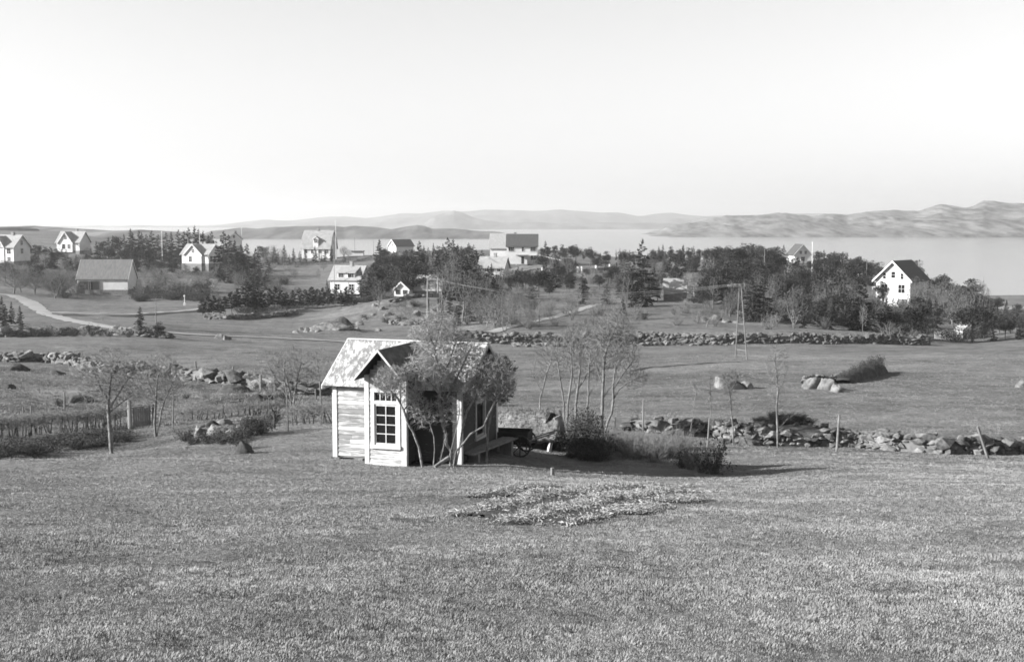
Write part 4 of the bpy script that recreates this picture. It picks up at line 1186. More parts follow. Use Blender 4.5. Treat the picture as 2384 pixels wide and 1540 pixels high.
# ================================================================ vegetation
def tubes(P0, P1, R0, R1, k):
    d = P1 - P0
    L = np.linalg.norm(d, axis=1, keepdims=True); L[L < 1e-9] = 1e-9
    d = d / L
    ref = np.where(np.abs(d[:, 2:3]) < .9, np.array([[0, 0, 1.0]]), np.array([[1.0, 0, 0]]))
    a = np.cross(d, ref); a /= np.linalg.norm(a, axis=1, keepdims=True)
    b = np.cross(d, a)
    ang = np.arange(k) * 2 * np.pi / k
    ring = np.cos(ang)[None, :, None] * a[:, None] + np.sin(ang)[None, :, None] * b[:, None]
    V = np.stack([P0[:, None] + ring * R0[:, None, None], P1[:, None] + ring * R1[:, None, None]], 1)   # E,2,k,3
    E = len(P0)
    base = (np.arange(E) * 2 * k)[:, None]
    i = np.arange(k)[None, :]; j = (np.arange(k) + 1)[None, :] % k
    Q = np.stack([base + i, base + j, base + k + j, base + k + i], -1).reshape(-1, 4)
    return V.reshape(-1, 3), Q
def join(parts):
    V, Q, n = [], [], 0
    for v, q in parts:
        V.append(v); Q.append(q + n); n += len(v)
    return np.concatenate(V), np.concatenate(Q)
def grow(seed_nodes, seed_par, attr, D, di, dk, iters, rng, up=.12, jit=.22, maxn=9000):
    """space colonisation: branches grow towards the points of the crown"""
    pos = np.zeros((maxn, 3)); par = np.full(maxn, -1, int); kids = np.zeros(maxn, int)
    n = len(seed_nodes)
    pos[:n] = seed_nodes; par[:n] = seed_par
    A = np.array(attr); alive = np.ones(len(A), bool)
    D2 = ((A[:, None] - pos[None, :n]) ** 2).sum(-1)
    near = D2.argmin(1); nd = D2.min(1)
    for _ in range(iters):
        act = alive & (nd < di * di)
        if not act.any(): break
        ids, inv = np.unique(near[act], return_inverse=True)
        v = A[act] - pos[near[act]]; v /= np.linalg.norm(v, axis=1, keepdims=True) + 1e-9
        s = np.zeros((len(ids), 3)); np.add.at(s, inv, v)
        s /= np.linalg.norm(s, axis=1, keepdims=True) + 1e-9
        s += rng.normal(size=s.shape) * jit + np.array([0, 0, up]); s /= np.linalg.norm(s, axis=1, keepdims=True)
        ok = kids[ids] < 4
        ids, s = ids[ok], s[ok]
        m = min(len(ids), maxn - n)
        if m <= 0: break
        newp = pos[ids[:m]] + s[:m] * D
        pos[n:n + m] = newp; par[n:n + m] = ids[:m]; np.add.at(kids, ids[:m], 1)
        d2 = ((A[:, None] - newp[None]) ** 2).sum(-1)
        j = d2.argmin(1); dm = d2[np.arange(len(A)), j]
        better = dm < nd
        near[better] = n + j[better]; nd[better] = dm[better]
        n += m
        alive &= nd > dk * dk
    return pos[:n].copy(), par[:n].copy()
def skeleton(pos, par, tip, pw=2.3, rmax=9):
    n = len(pos)
    acc = np.zeros(n); nk = np.zeros(n, int)
    big = np.full(n, -1, int); bigv = np.zeros(n)
    for i in range(n - 1, -1, -1):
        if acc[i] == 0: acc[i] = tip ** pw
        p = par[i]
        if p >= 0:
            acc[p] += acc[i]; nk[p] += 1
            if acc[i] > bigv[p]: bigv[p] = acc[i]; big[p] = i
    r = np.minimum(acc ** (1 / pw), rmax)
    return r, nk, big
def tree_meshes(pos, par, tip, rng, twig_len, twigs=2, split=None, bark='bark', twig='twig', leaf=None, leaf_size=.03, leaf_n=1, leaf_mask=None, tipr=None, name='tree', rmax=9):
    """returns (trunk mesh, crown mesh)"""
    r, nk, big = skeleton(pos, par, tip, rmax=rmax)
    r = r * np.where(r > tip * 2.5, rng.uniform(.84, 1.2, len(r)), 1)
    e = np.where(par >= 0)[0]
    p = par[e]
    P0, P1 = pos[p], pos[e]
    R1 = r[e]; R0 = np.where(big[p] == e, r[p], np.minimum(r[e] * 1.15, r[p]))
    split = split or tip * 4
    thick = R1 > split
    parts = []
    if thick.any(): trunk = tubes(P0[thick], P1[thick], R0[thick], R1[thick], 6)
    else: trunk = None
    th = ~thick
    if th.any(): parts.append(tubes(P0[th], P1[th], R0[th], R1[th], 3))
    # end twigs
    tips = np.where(nk == 0)[0]
    tips = tips[par[tips] >= 0]
    cand = np.where((nk <= 1) & (par >= 0) & (r < tip * 3))[0]
    T0, T1 = [], []
    base = np.concatenate([np.repeat(tips, twigs + 1), np.repeat(cand, twigs)])
    d = pos[base] - pos[par[base]]; d /= np.linalg.norm(d, axis=1, keepdims=True) + 1e-9
    d = d + rng.normal(size=d.shape) * .42 + np.array([0, 0, .28]); d /= np.linalg.norm(d, axis=1, keepdims=True)
    ln = twig_len * rng.uniform(.5, 1.4, len(base))
    a = pos[base]; b_ = a + d * ln[:, None]
    tr = tip if tipr is None else tipr
    parts.append(tubes(a, b_, np.full(len(a), tr * .9), np.full(len(a), tr * .45), 3))
    V, Q = join(parts)
    nb = len(Q)
    if leaf:
        ends = np.repeat(b_, leaf_n, 0)
        ends = ends - np.repeat(d * ln[:, None], leaf_n, 0) * rng.uniform(0, .7, (len(ends), 1))
        if leaf_mask is not None: ends = ends[leaf_mask(ends)]
        m = len(ends)
        dd = rng.normal(size=(m, 3)); dd /= np.linalg.norm(dd, axis=1, keepdims=True)
        ss = np.cross(dd, rng.normal(size=(m, 3))); ss /= np.linalg.norm(ss, axis=1, keepdims=True)
        sz = leaf_size * rng.uniform(.6, 1.4, (m, 1))
        LV = np.stack([ends, ends + dd * sz * .5 + ss * sz * .35, ends + dd * sz, ends + dd * sz * .5 - ss * sz * .35], 1).reshape(-1, 3)
        LQ = np.arange(m * 4).reshape(m, 4)
        V, Q = join([(V, Q), (LV, LQ)])
    cm = mesh_np('crown', V, quads=Q)
    cm.materials.append(M[twig])
    if leaf:
        cm.materials.append(M[leaf])
        mi = np.zeros(len(Q), np.int32); mi[nb:] = 1
        cm.polygons.foreach_set('material_index', mi)
    tm = None
    if trunk:
        tm = mesh_np('trunk', trunk[0], quads=trunk[1], smooth=True); tm.materials.append(M[bark])
    return tm, cm
def seeds_from(polys, D, rng=None):
    nodes, par = [], []
    for pl in polys:
        pl = [np.array(q, float) for q in pl]
        prev = -1
        if len(nodes):
            dd = [np.linalg.norm(np.array(q) - pl[0]) for q in nodes]
            k = int(np.argmin(dd))
            if dd[k] < D * 1.2: prev = k
        for a, b_ in zip(pl[:-1], pl[1:]):
            m = max(1, int(round(np.linalg.norm(b_ - a) / D)))
            for i in range(m + (1 if b_ is pl[-1] else 0)):
                q = a + (b_ - a) * i / m
                if prev >= 0 and i == 0 and np.linalg.norm(nodes[prev] - q) < 1e-6: continue
                nodes.append(q); par.append(prev); prev = len(nodes) - 1
    return np.array(nodes), np.array(par)
def ellipsoid_pts(c, rad, n, rng, shell=.35, lo=None):
    v = rng.normal(size=(n * 2, 3)); v /= np.linalg.norm(v, axis=1, keepdims=True)
    rr = rng.uniform(0, 1, (n * 2, 1)) ** shell
    v = v * rr
    if lo is not None: v = v[v[:, 2] > lo]
    return np.array(c) + v[:n] * np.array(rad)

# ---- kinds of bare trees, in metres, used many times over
def make_bare(seed, H, spread, clear, stems=1, n=650, lean=.12, tip=.019, D=None, leaf=None, bark='bark', twig='twig_far', shape=.42):
    rng = np.random.default_rng(seed)
    D = D or H / 26
    polys = []
    for s in range(stems):
        a = rng.uniform(0, 6.28); sp = .05 * H if stems > 1 else 0
        q = [np.array([math.cos(a) * sp * .3, math.sin(a) * sp * .3, -.2])]
        dirv = np.array([math.cos(a) * (.22 if stems > 1 else 0), math.sin(a) * (.22 if stems > 1 else 0), 1.0])
        for k in range(4):
            dirv = dirv + np.array([rng.normal() * lean, rng.normal() * lean, 0]); dirv /= np.linalg.norm(dirv)
            q.append(q[-1] + dirv * clear * H / 4 * 1.3)
        polys.append(q)
    nodes, par = seeds_from(polys, D)
    zc = H * (1 - shape)
    at_ = ellipsoid_pts((0, 0, zc), (spread, spread, H * shape), n, rng, .4)
    at_[:, 2] = np.maximum(at_[:, 2], H * clear * .8)
    pos, par = grow(nodes, par, at_, D, H * .45, D * 1.5, 90, rng, up=.2)
    return tree_meshes(pos, par, tip, rng, D * 1.1, 2, split=tip * 3.2, leaf=leaf, leaf_size=.05, bark=bark, twig=twig)
def make_conifer(seed, H=10.0, R=2.3, bare=.04, n_b=84, needles=46, droop=.22, kind='needle', top=.8, size=.46):
    rng = np.random.default_rng(seed)
    P, Dv, Sz = [], [], []
    B0, B1, BR = [], [], []
    for i in range(n_b):
        t = (i + rng.uniform(0, 1)) / n_b
        z = H * (bare + (1 - bare) * t ** .95)
        Lb = R * (1 - t) ** top * rng.uniform(.62, 1.18) + .12
        a = rng.uniform(0, 6.283)
        el = -droop + .75 * t + rng.normal() * .1
        d = np.array([math.cos(a) * math.cos(el), math.sin(a) * math.cos(el), math.sin(el)])
        o = np.array([0, 0, z]); B0.append(o); B1.append(o + d * Lb); BR.append(.02 + .03 * (1 - t))
        m = max(5, int(needles * (Lb / R) + 4))
        s = rng.uniform(.12, 1.0, m) ** .75
        side = np.cross(d, [0, 0, 1.0]); side /= np.linalg.norm(side) + 1e-9
        wdt = Lb * .24 * (1.15 - s)
        q = o + d * (s * Lb)[:, None] + side * (rng.normal(size=m) * wdt)[:, None]
        q[:, 2] -= (s ** 2) * Lb * .10 - rng.normal(size=m) * .06
        P.append(q)
        dd = d + side * (rng.normal(size=m) * .75)[:, None] + np.array([0, 0, 1.0]) * (rng.normal(size=m) * .35 - .05)[:, None]
        Dv.append(dd / np.linalg.norm(dd, axis=1, keepdims=True))
        Sz.append(size * (.55 + .6 * (1 - t)) * rng.uniform(.6, 1.3, m))
    P, Dv, Sz = np.concatenate(P), np.concatenate(Dv), np.concatenate(Sz)
    # leader
    k = 8
    P = np.concatenate([P, np.stack([np.zeros(k), np.zeros(k), np.linspace(H * .93, H * 1.02, k)], 1)])
    Dv = np.concatenate([Dv, np.stack([rng.normal(size=k) * .4, rng.normal(size=k) * .4, np.ones(k)], 1)]); Sz = np.concatenate([Sz, np.full(k, size * .5)])
    ss = np.cross(Dv, rng.normal(size=Dv.shape)); ss /= np.linalg.norm(ss, axis=1, keepdims=True)
    Sz = Sz[:, None]
    V = np.stack([P - Dv * Sz * .35, P + ss * Sz * .24, P + Dv * Sz * .65, P - ss * Sz * .24], 1).reshape(-1, 3)
    Q = np.arange(len(P) * 4).reshape(-1, 4)
    V2, Q2 = tubes(np.array(B0), np.array(B1), np.array(BR), np.array(BR) * .3, 3)
    V, Q = join([(V, Q), (V2, Q2)])
    cm = mesh_np('crown', V, quads=Q); cm.materials.append(M[kind])
    zz = np.linspace(-.4, H, 7)
    c = np.stack([rng.normal(size=7) * .03, rng.normal(size=7) * .03, zz], 1)
    rr = H * .016 * (1 - np.linspace(0, .95, 7))
    tv, tq = tubes(c[:-1], c[1:], rr[:-1], rr[1:], 6)
    tm = mesh_np('trunk', tv, quads=tq, smooth=True); tm.materials.append(M['con_bark'])
    return tm, cm
def make_round(seed, H=8.0, R=2.4, bare=.3, clumps=34, per=85, kind='pine_needle', size=.30, flat=.8):
    """pine or leafy evergreen with a lumpy crown"""
    rng = np.random.default_rng(seed)
    cz = H * (bare + 1) / 2
    c = ellipsoid_pts((0, 0, cz), (R * .78, R * .78, H * (1 - bare) * .42), clumps, rng, .45)
    pts, nrm = [], []
    for q in c:
        v = rng.normal(size=(per, 3)); v /= np.linalg.norm(v, axis=1, keepdims=True)
        rad = R * rng.uniform(.22, .42)
        pts.append(q + v * rad * np.array([1, 1, flat]) * rng.uniform(.5, 1.05, (per, 1)))
        nrm.append(v + np.array([0, 0, .5]))
    P, Nn = np.concatenate(pts), np.concatenate(nrm)
    Dv = Nn + rng.normal(size=Nn.shape) * .7; Dv /= np.linalg.norm(Dv, axis=1, keepdims=True)
    ss = np.cross(Dv, rng.normal(size=Dv.shape)); ss /= np.linalg.norm(ss, axis=1, keepdims=True)
    Sz = (size * rng.uniform(.6, 1.4, len(P)))[:, None]
    V = np.stack([P - Dv * Sz * .3, P + ss * Sz * .22, P + Dv * Sz * .7, P - ss * Sz * .22], 1).reshape(-1, 3)
    Q = np.arange(len(P) * 4).reshape(-1, 4)
    cm = mesh_np('crown', V, quads=Q); cm.materials.append(M[kind])
    B0 = [np.array([0, 0, -.4])]; B1 = [np.array([rng.normal() * .15, rng.normal() * .15, cz])]; R0 = [H * .02]; R1 = [H * .011]
    for q in c[:14]:
        B0.append(np.array([0, 0, H * rng.uniform(bare * .9, bare + .25)])); B1.append(q); R0.append(H * .008); R1.append(H * .003)
    tv, tq = tubes(np.array(B0), np.array(B1), np.array(R0), np.array(R1), 6)
    tm = mesh_np('trunk', tv, quads=tq, smooth=True); tm.materials.append(M['con_bark'])
    return tm, cm
def make_bush(seed, H=1.6, R=1.1, stems=34, m='twig', leaf=None, nleaf=0, lsize=.08):
    rng = np.random.default_rng(seed)
    P0, P1, R0, R1 = [], [], [], []
    ends = []
    for s in range(stems):
        a = rng.uniform(0, 6.283); spr = rng.uniform(.05, 1) ** .7
        p = np.array([math.cos(a), math.sin(a), 0]) * rng.uniform(0, .25) * R; p[2] = -.05
        d = np.array([math.cos(a) * spr * R / H, math.sin(a) * spr * R / H, 1.0]); d /= np.linalg.norm(d)
        L = H * rng.uniform(.6, 1.1); n = 4
        for k in range(n):
            d = d + rng.normal(size=3) * .16; d /= np.linalg.norm(d)
            q = p + d * L / n
            r0 = .014 * (1 - k / n) + .006
            P0.append(p); P1.append(q); R0.append(r0); R1.append(r0 * .75)
            for _ in range(3 if k else 1):
                dd = d + rng.normal(size=3) * .6; dd /= np.linalg.norm(dd)
                o = p + (q - p) * rng.uniform(.2, 1); e = o + dd * L * rng.uniform(.12, .3)
                P0.append(o); P1.append(e); R0.append(.007); R1.append(.004); ends.append(e)
            p = q
        ends.append(p)
    V, Q = tubes(*[np.array(x) for x in (P0, P1, R0, R1)], 3)
    nb = len(Q)
    ends = np.array(ends)
    if leaf:
        P = ends[rng.integers(0, len(ends), nleaf)] + rng.normal(size=(nleaf, 3)) * .07 * H
        P[:, 2] = np.abs(P[:, 2])
        Dv = rng.normal(size=P.shape) + np.array([0, 0, .6]); Dv /= np.linalg.norm(Dv, axis=1, keepdims=True)
        ss = np.cross(Dv, rng.normal(size=Dv.shape)); ss /= np.linalg.norm(ss, axis=1, keepdims=True)
        Sz = (lsize * rng.uniform(.6, 1.4, nleaf))[:, None]
        LV = np.stack([P, P + ss * Sz * .3 + Dv * Sz * .5, P + Dv * Sz, P - ss * Sz * .3 + Dv * Sz * .5], 1).reshape(-1, 3)
        V, Q = join([(V, Q), (LV, np.arange(nleaf * 4).reshape(-1, 4))])
    me = mesh_np('twigs', V, quads=Q); me.materials.append(M[m])
    if leaf:
        me.materials.append(M[leaf]); mi = np.zeros(len(Q), np.int32); mi[nb:] = 1
        me.polygons.foreach_set('material_index', mi)
    return me
SPRUCE = [(make_conifer(200 + i, 10, (2.3, 2.7, 1.9, 3.0)[i], (.03, .02, .05, .02)[i], droop=(.2, .3, .12, .28)[i]), 10) for i in range(4)]
ROWPINE = [(make_conifer(220 + i, 7, (1.7, 2.0, 1.5)[i], (.26, .2, .3)[i], n_b=64, needles=42, droop=-.05, kind='needle', top=.55, size=.42), 7) for i in range(3)]
ROUND = [(make_round(240 + i, 8, (2.5, 3.0, 2.2)[i], (.22, .3, .15)[i]), 8) for i in range(3)]
BARE = [(make_bare(260, 7, 2.2, .22), 7), (make_bare(261, 8, 1.5, .25, lean=.08), 8), (make_bare(262, 6, 1.9, .12, stems=5), 6), (make_bare(263, 9, 1.7, .2, stems=4), 9),
        (make_bare(264, 7, 3.1, .2, n=900), 7), (make_bare(265, 7, 1.2, .3, n=420, twig='twig_pale'), 7)]
def plant(var, name, p, H, label, cat='tree', group=None, rz=None, wide=1.0):
    (tm, cm), h0 = var
    e = empty(name, p, random.uniform(0, 6.28) if rz is None else rz, label, cat, group)
    s = H / h0
    for nm, me in (('trunk', tm), ('crown', cm)):
        if me is None: continue
        o = link(nm, me, None, e); o.scale = (s * wide, s * wide, s)
    return e
DBG = False
# what the photograph shows unobstructed: (px0, px1, nearest distance hidden, highest picture row a nearer tree may reach; None = no tree)
CLEAR = [(2010, 2128, 243, 692), (893, 1028, 250, 690), (1538, 1602, 215, None), (1112, 1198, 335, 640), (778, 834, 290, 684), (1178, 1258, 350, 620), (2168, 2262, 186, None), (1834, 1886, 380, 598),
         (428, 512, 360, 614), (186, 314, 282, None), (-20, 66, 331, 604), (134, 192, 420, 574), (984, 1036, 192, None), (700, 786, 394, 600), (910, 970, 452, 578), (1340, 1425, 330, 628)]
def planted(kind, name, group, fmt, items, cat='tree', wide=(.9, 1.15)):
    """items: (px, ytop, Y[, width]) -> one tree each, counted along the picture"""
    items = sorted(items)
    cnt = 0
    for i, it in enumerate(items):
        Yt = it[2]
        need = 17 if Yt > 350 else 26 if Yt > 280 else 42
        p = on(it[0], Yt)
        while name != 'shrub' and px_of(p)[1] - it[1] < need and Yt > it[2] * .78:
            Yt *= .985; p = on(it[0], Yt)
        it = (it[0], it[1], Yt) + tuple(it[3:])
        skip = False
        for c0, c1, cy, row in CLEAR:
            if c0 < it[0] < c1 and Yt < cy and 'row of pines' not in (group or '') and 'long dormer' not in (group or '') and 'low white house' not in (group or ''):
                if row is None or px_of(p)[1] - row < 12: skip = True
                elif it[1] < row: it = (it[0], row + random.uniform(0, 8), Yt) + tuple(it[3:])
        if skip: continue
        if DBG: print('TREE', name, it, 'ground y', px_of(p)[1])
        H = max(1.2, pt(it[0], it[1], it[2])[2] - p[2])
        wv = it[3] if len(it) > 3 else random.uniform(*wide)
        var = random.choice(kind)
        nm = 'pine_tree' if (var in ROUND or var in ROWPINE) and name in ('spruce_tree', 'pine_tree') else 'spruce_tree' if var in SPRUCE and name == 'pine_tree' else name
        plant(var, nm, p, H, fmt.format(nth(cnt)), cat, group, wide=wv); cnt += 1
def jit(items, dx=6, dy=4, dY=8): return [(a + random.uniform(-dx, dx), b + random.uniform(-dy, dy), Y + random.uniform(-dY, dY), *r) for a, b, Y, *r in items]

planted(ROWPINE, 'pine_tree', 'row of pines above the stone line', 'dark pine, {} in the row on the stone line counted from the lamp post',
        [(px, y, float(np.interp(px, [470, 830], [204, 243]))) for px, y in [(472, 694), (484, 690), (498, 688), (512, 693), (524, 690), (540, 680), (553, 672), (575, 657), (586, 664), (600, 671), (612, 676), (628, 672), (641, 668), (655, 676), (668, 681), (682, 676),
                                              (697, 671), (710, 674), (726, 668), (740, 673), (752, 670), (766, 672), (780, 668), (794, 676), (808, 668), (822, 674)]], wide=(1.15, 1.6))
planted(SPRUCE, 'spruce_tree', 'spruces round the house with the long dormer', 'dark spruce, {} beside the white house with the long dormer counted from its flagpole', [(842, 632, 262, 1.1), (806, 668, 252), (866, 655, 262), (878, 622, 300), (893, 635, 290), (762, 650, 285, .8)])
planted(SPRUCE, 'spruce_tree', 'thick spruces in the middle of the view', 'dark spruce, {} in the thick clump behind the transformer pole counted from the tiled outbuilding',
        jit([(905, 640, 300), (935, 612, 325), (965, 602, 325), (950, 640, 290), (1010, 606, 325), (1030, 630, 255), (1050, 640, 243), (1075, 625, 240), (1095, 640, 232), (1045, 680, 218), (1070, 688, 212), (1098, 680, 220), (1122, 676, 232), (1060, 716, 193), (1040, 655, 250), (1110, 650, 260), (1085, 660, 228), (1030, 690, 222), (1000, 640, 290), (1062, 640, 265), (980, 625, 310), (1130, 655, 262), (1015, 650, 270), (1090, 705, 205)], 4, 4, 5), wide=(1.1, 1.45))
planted(SPRUCE, 'spruce_tree', 'spruces against the sea', 'dark spruce against the water, {} from the gabled waterside house', jit([(1045, 552, 342), (1058, 558, 338), (1032, 568, 350), (1090, 566, 362), (1106, 570, 360), (1012, 565, 398), (985, 573, 400), (966, 567, 415), (945, 582, 420), (1075, 572, 350), (1122, 578, 372), (1000, 575, 385), (955, 590, 380)], 3, 2, 4), wide=(1.0, 1.3))
planted(SPRUCE, 'spruce_tree', 'small conifers in front of the low white house', 'small dark conifer, {} in front of the low white house with the pale roof', [(1137, 618, 322), (1144, 612, 322), (1168, 622, 322), (1160, 640, 318), (1186, 652, 305), (1240, 632, 305, 1.3), (1262, 640, 302, 1.3), (1216, 648, 305), (1140, 655, 285), (1178, 665, 285), (1120, 640, 300), (1128, 660, 290)])
planted(ROUND, 'yew_tree', None, 'broad dark evergreen with ragged round crown below the porch house garden', [(1326, 594, 306, 1.25)])
planted(SPRUCE, 'spruce_tree', 'spruces by the garden path', 'spruce by the garden path, {} from the end near the retaining wall', [(1355, 664, 232, 1.05), (1404, 612, 322, 1.1), (1412, 662, 236, 1.2), (1450, 690, 205), (1468, 640, 224, 1.2)])
planted(SPRUCE[:1] + SPRUCE[3:], 'spruce_tree', 'great spruces beside the bright-roofed shed', 'great spruce beside the bright-roofed shed, {} from the garden path', [(1494, 558, 212, 1.0), (1522, 622, 226, 1.2), (1510, 660, 214, 1.3), (1474, 670, 214, 1.3)])
planted(SPRUCE, 'spruce_tree', None, 'slender young spruce on the grass slope behind the bright-roofed shed', [(1572, 606, 292, .8)])
planted(ROUND, 'pine_tree', 'bushy pines on the skyline by the porch house', 'bushy pine on the skyline behind the white railing, {} from the tall porch house', jit([(1262, 574, 420), (1276, 570, 420), (1291, 567, 420), (1311, 566, 420), (1329, 568, 418), (1345, 576, 415), (1360, 588, 415), (1378, 592, 412), (1395, 590, 410), (1302, 580, 400), (1335, 585, 395), (1415, 596, 405)], 2, 1.5, 3), wide=(.9, 1.2))
planted(SPRUCE, 'spruce_tree', 'thin young conifers on the skyline', 'thin young conifer on the skyline, {} from the garden wall with pillars', [(1434, 580, 400, .6), (1443, 577, 400, .6), (1452, 584, 400, .6), (1466, 580, 398, .8), (1458, 594, 380, .7)])
planted(ROUND + SPRUCE[:1], 'pine_tree', 'distant wood along the water', 'dark tree of the thin wood along the water, {} behind the bright-roofed shed', jit([(1520, 578, 400), (1532, 572, 400), (1546, 568, 398), (1560, 572, 395), (1580, 577, 395), (1592, 575, 392), (1604, 573, 390), (1617, 574, 388), (1630, 576, 385), (1640, 578, 380), (1510, 590, 385), (1550, 585, 370), (1585, 588, 372), (1612, 590, 370)], 3, 2, 4))
planted(ROUND, 'pine_tree', 'rounded pine wood', 'rounded pine, {} in the dome-shaped wood counted from the grass slope',
        jit([(1650, 578, 322), (1664, 571, 320), (1680, 568, 318), (1696, 567, 316), (1712, 568, 315), (1728, 564, 312), (1745, 563, 310), (1760, 565, 310), (1776, 570, 310), (1791, 574, 308), (1806, 582, 308), (1820, 592, 306),
             (1660, 600, 290), (1680, 596, 288), (1700, 598, 285), (1722, 595, 284), (1742, 594, 282), (1764, 598, 282), (1786, 602, 282), (1806, 608, 284), (1690, 622, 265), (1715, 620, 262), (1740, 618, 262), (1765, 622, 262), (1790, 626, 265), (1665, 622, 275), (1822, 615, 290)], 4, 2, 5), wide=(1.0, 1.3))
planted(ROUND + SPRUCE[:2], 'pine_tree', 'long dark wood sloping to the shore', 'dark tree, {} in the long wood between the pine dome and the big gabled house',
        jit([(1832, 592, 345), (1830, 608, 330), (1845, 606, 328), (1872, 604, 328), (1884, 604, 335), (1900, 580, 345), (1914, 584, 345), (1928, 586, 345), (1942, 582, 345), (1957, 582, 342), (1972, 587, 342), (1986, 590, 340), (2000, 594, 338), (2013, 598, 336), (2027, 602, 334),
             (1905, 605, 322), (1925, 606, 320), (1945, 604, 320), (1965, 606, 318), (1985, 610, 316), (2005, 614, 315), (2022, 618, 312), (1896, 618, 310), (1850, 620, 312), (1935, 622, 300), (1970, 626, 298), (2000, 632, 296), (2042, 606, 330), (1955, 645, 280), (2015, 640, 285)], 4, 2, 5), wide=(.95, 1.25))
planted(SPRUCE, 'spruce_tree', 'dark spruces below the pine wood', 'dark spruce in the shadowy stand above the retaining wall, {} counted from the power mast',
        jit([(1718, 632, 224), (1736, 640, 217), (1760, 650, 217), (1838, 640, 243), (1868, 650, 237), (1895, 640, 235), (1855, 690, 207), (1886, 700, 200), (1915, 690, 207), (1940, 700, 200), (1965, 690, 207), (1990, 700, 202), (1830, 700, 207), (1900, 715, 190), (1870, 720, 188), (1935, 722, 188), (1975, 718, 190), (2010, 712, 198), (1845, 665, 225), (1920, 662, 225), (1950, 668, 222), (1985, 672, 222), (1700, 660, 225), (1745, 690, 205)], 4, 4, 4), wide=(1.15, 1.5))
planted(ROUND + SPRUCE[1:3], 'pine_tree', 'shore wood beyond the gabled house', 'dark tree of the shore wood, {} beyond the big gabled house',
        jit([(2133, 604, 300), (2146, 632, 300), (2160, 640, 298), (2175, 645, 295), (2190, 634, 295), (2206, 640, 290), (2222, 656, 285), (2165, 690, 245), (2192, 700, 238), (2250, 690, 238), (2280, 680, 245), (2300, 688, 245), (2322, 688, 245), (2272, 722, 218), (2300, 736, 208), (2328, 736, 208), (2355, 732, 208), (2380, 736, 208), (2244, 716, 232), (2215, 690, 250), (2345, 696, 250), (2368, 700, 250), (2340, 745, 203), (2372, 748, 203), (2312, 748, 203), (2288, 748, 204), (2400, 740, 205), (2264, 700, 240), (2310, 700, 235), (2140, 660, 270), (2185, 672, 262)], 3, 3, 4), wide=(1.0, 1.4))
planted(SPRUCE + ROUND[:1], 'spruce_tree', 'dark wood behind the barn', 'dark conifer, {} in the wood between the heath house and the villa',
        jit([(213, 572, 410), (225, 562, 415), (240, 555, 418), (252, 552, 420), (264, 549, 420), (276, 546, 420), (289, 544, 420), (303, 532, 420), (312, 540, 418), (322, 538, 418), (332, 541, 418), (342, 545, 416), (356, 538, 415), (368, 545, 415), (390, 540, 410), (402, 538, 410), (416, 534, 408), (430, 538, 406), (441, 530, 404), (452, 527, 402), (464, 533, 400), (474, 540, 400), (486, 546, 398), (496, 540, 395),
             (235, 578, 392), (260, 575, 388), (285, 572, 386), (310, 568, 384), (335, 570, 382), (360, 570, 380), (345, 585, 365), (385, 572, 375), (405, 568, 372), (420, 575, 368), (396, 590, 360), (275, 590, 370), (320, 592, 360), (225, 588, 385)], 3, 2, 4), wide=(1.0, 1.35))
planted(SPRUCE, 'spruce_tree', 'tall spruces beside the villa', 'tall dark spruce, {} in the dense group beside the ornate villa',
        jit([(506, 560, 346), (520, 540, 342), (534, 545, 338), (548, 562, 334), (560, 568, 340), (578, 570, 345), (596, 580, 345), (522, 590, 322), (548, 600, 318), (578, 606, 318), (606, 618, 312), (532, 615, 312), (562, 622, 308), (592, 630, 306), (512, 612, 318), (620, 632, 305)], 3, 3, 4), wide=(1.15, 1.5))
planted(SPRUCE, 'spruce_tree', 'small conifers along the gambrel house garden', 'small dark conifer, {} along the garden of the gambrel-roofed house', jit([(640, 576, 402), (661, 568, 400), (684, 576, 398), (699, 582, 396), (712, 580, 396), (734, 570, 395), (747, 590, 395), (758, 580, 395), (770, 572, 395), (785, 572, 392), (622, 580, 400), (650, 588, 390), (673, 590, 390), (800, 590, 395)], 2, 2, 2), wide=(.95, 1.2))
planted(SPRUCE, 'spruce_tree', 'twin small spruces by the path', 'small dark spruce by the bend of the gravel path, {} of a pair', [(313, 718, 166, 1.7), (327, 714, 163, 1.6)])
planted(SPRUCE, 'spruce_tree', 'spruces at the edge by the path', 'dark spruce at the picture edge under the gravel path, {} from the edge', [(6, 690, 172, 1.2), (28, 702, 168), (48, 712, 152), (14, 712, 160, 1.2)])
_e = on(372, 141)
plant(ROUND[2], 'juniper_bush', _e, 2.0, 'dense dark conical bush casting a long shadow by the gravel path', 'bush', wide=1.5)

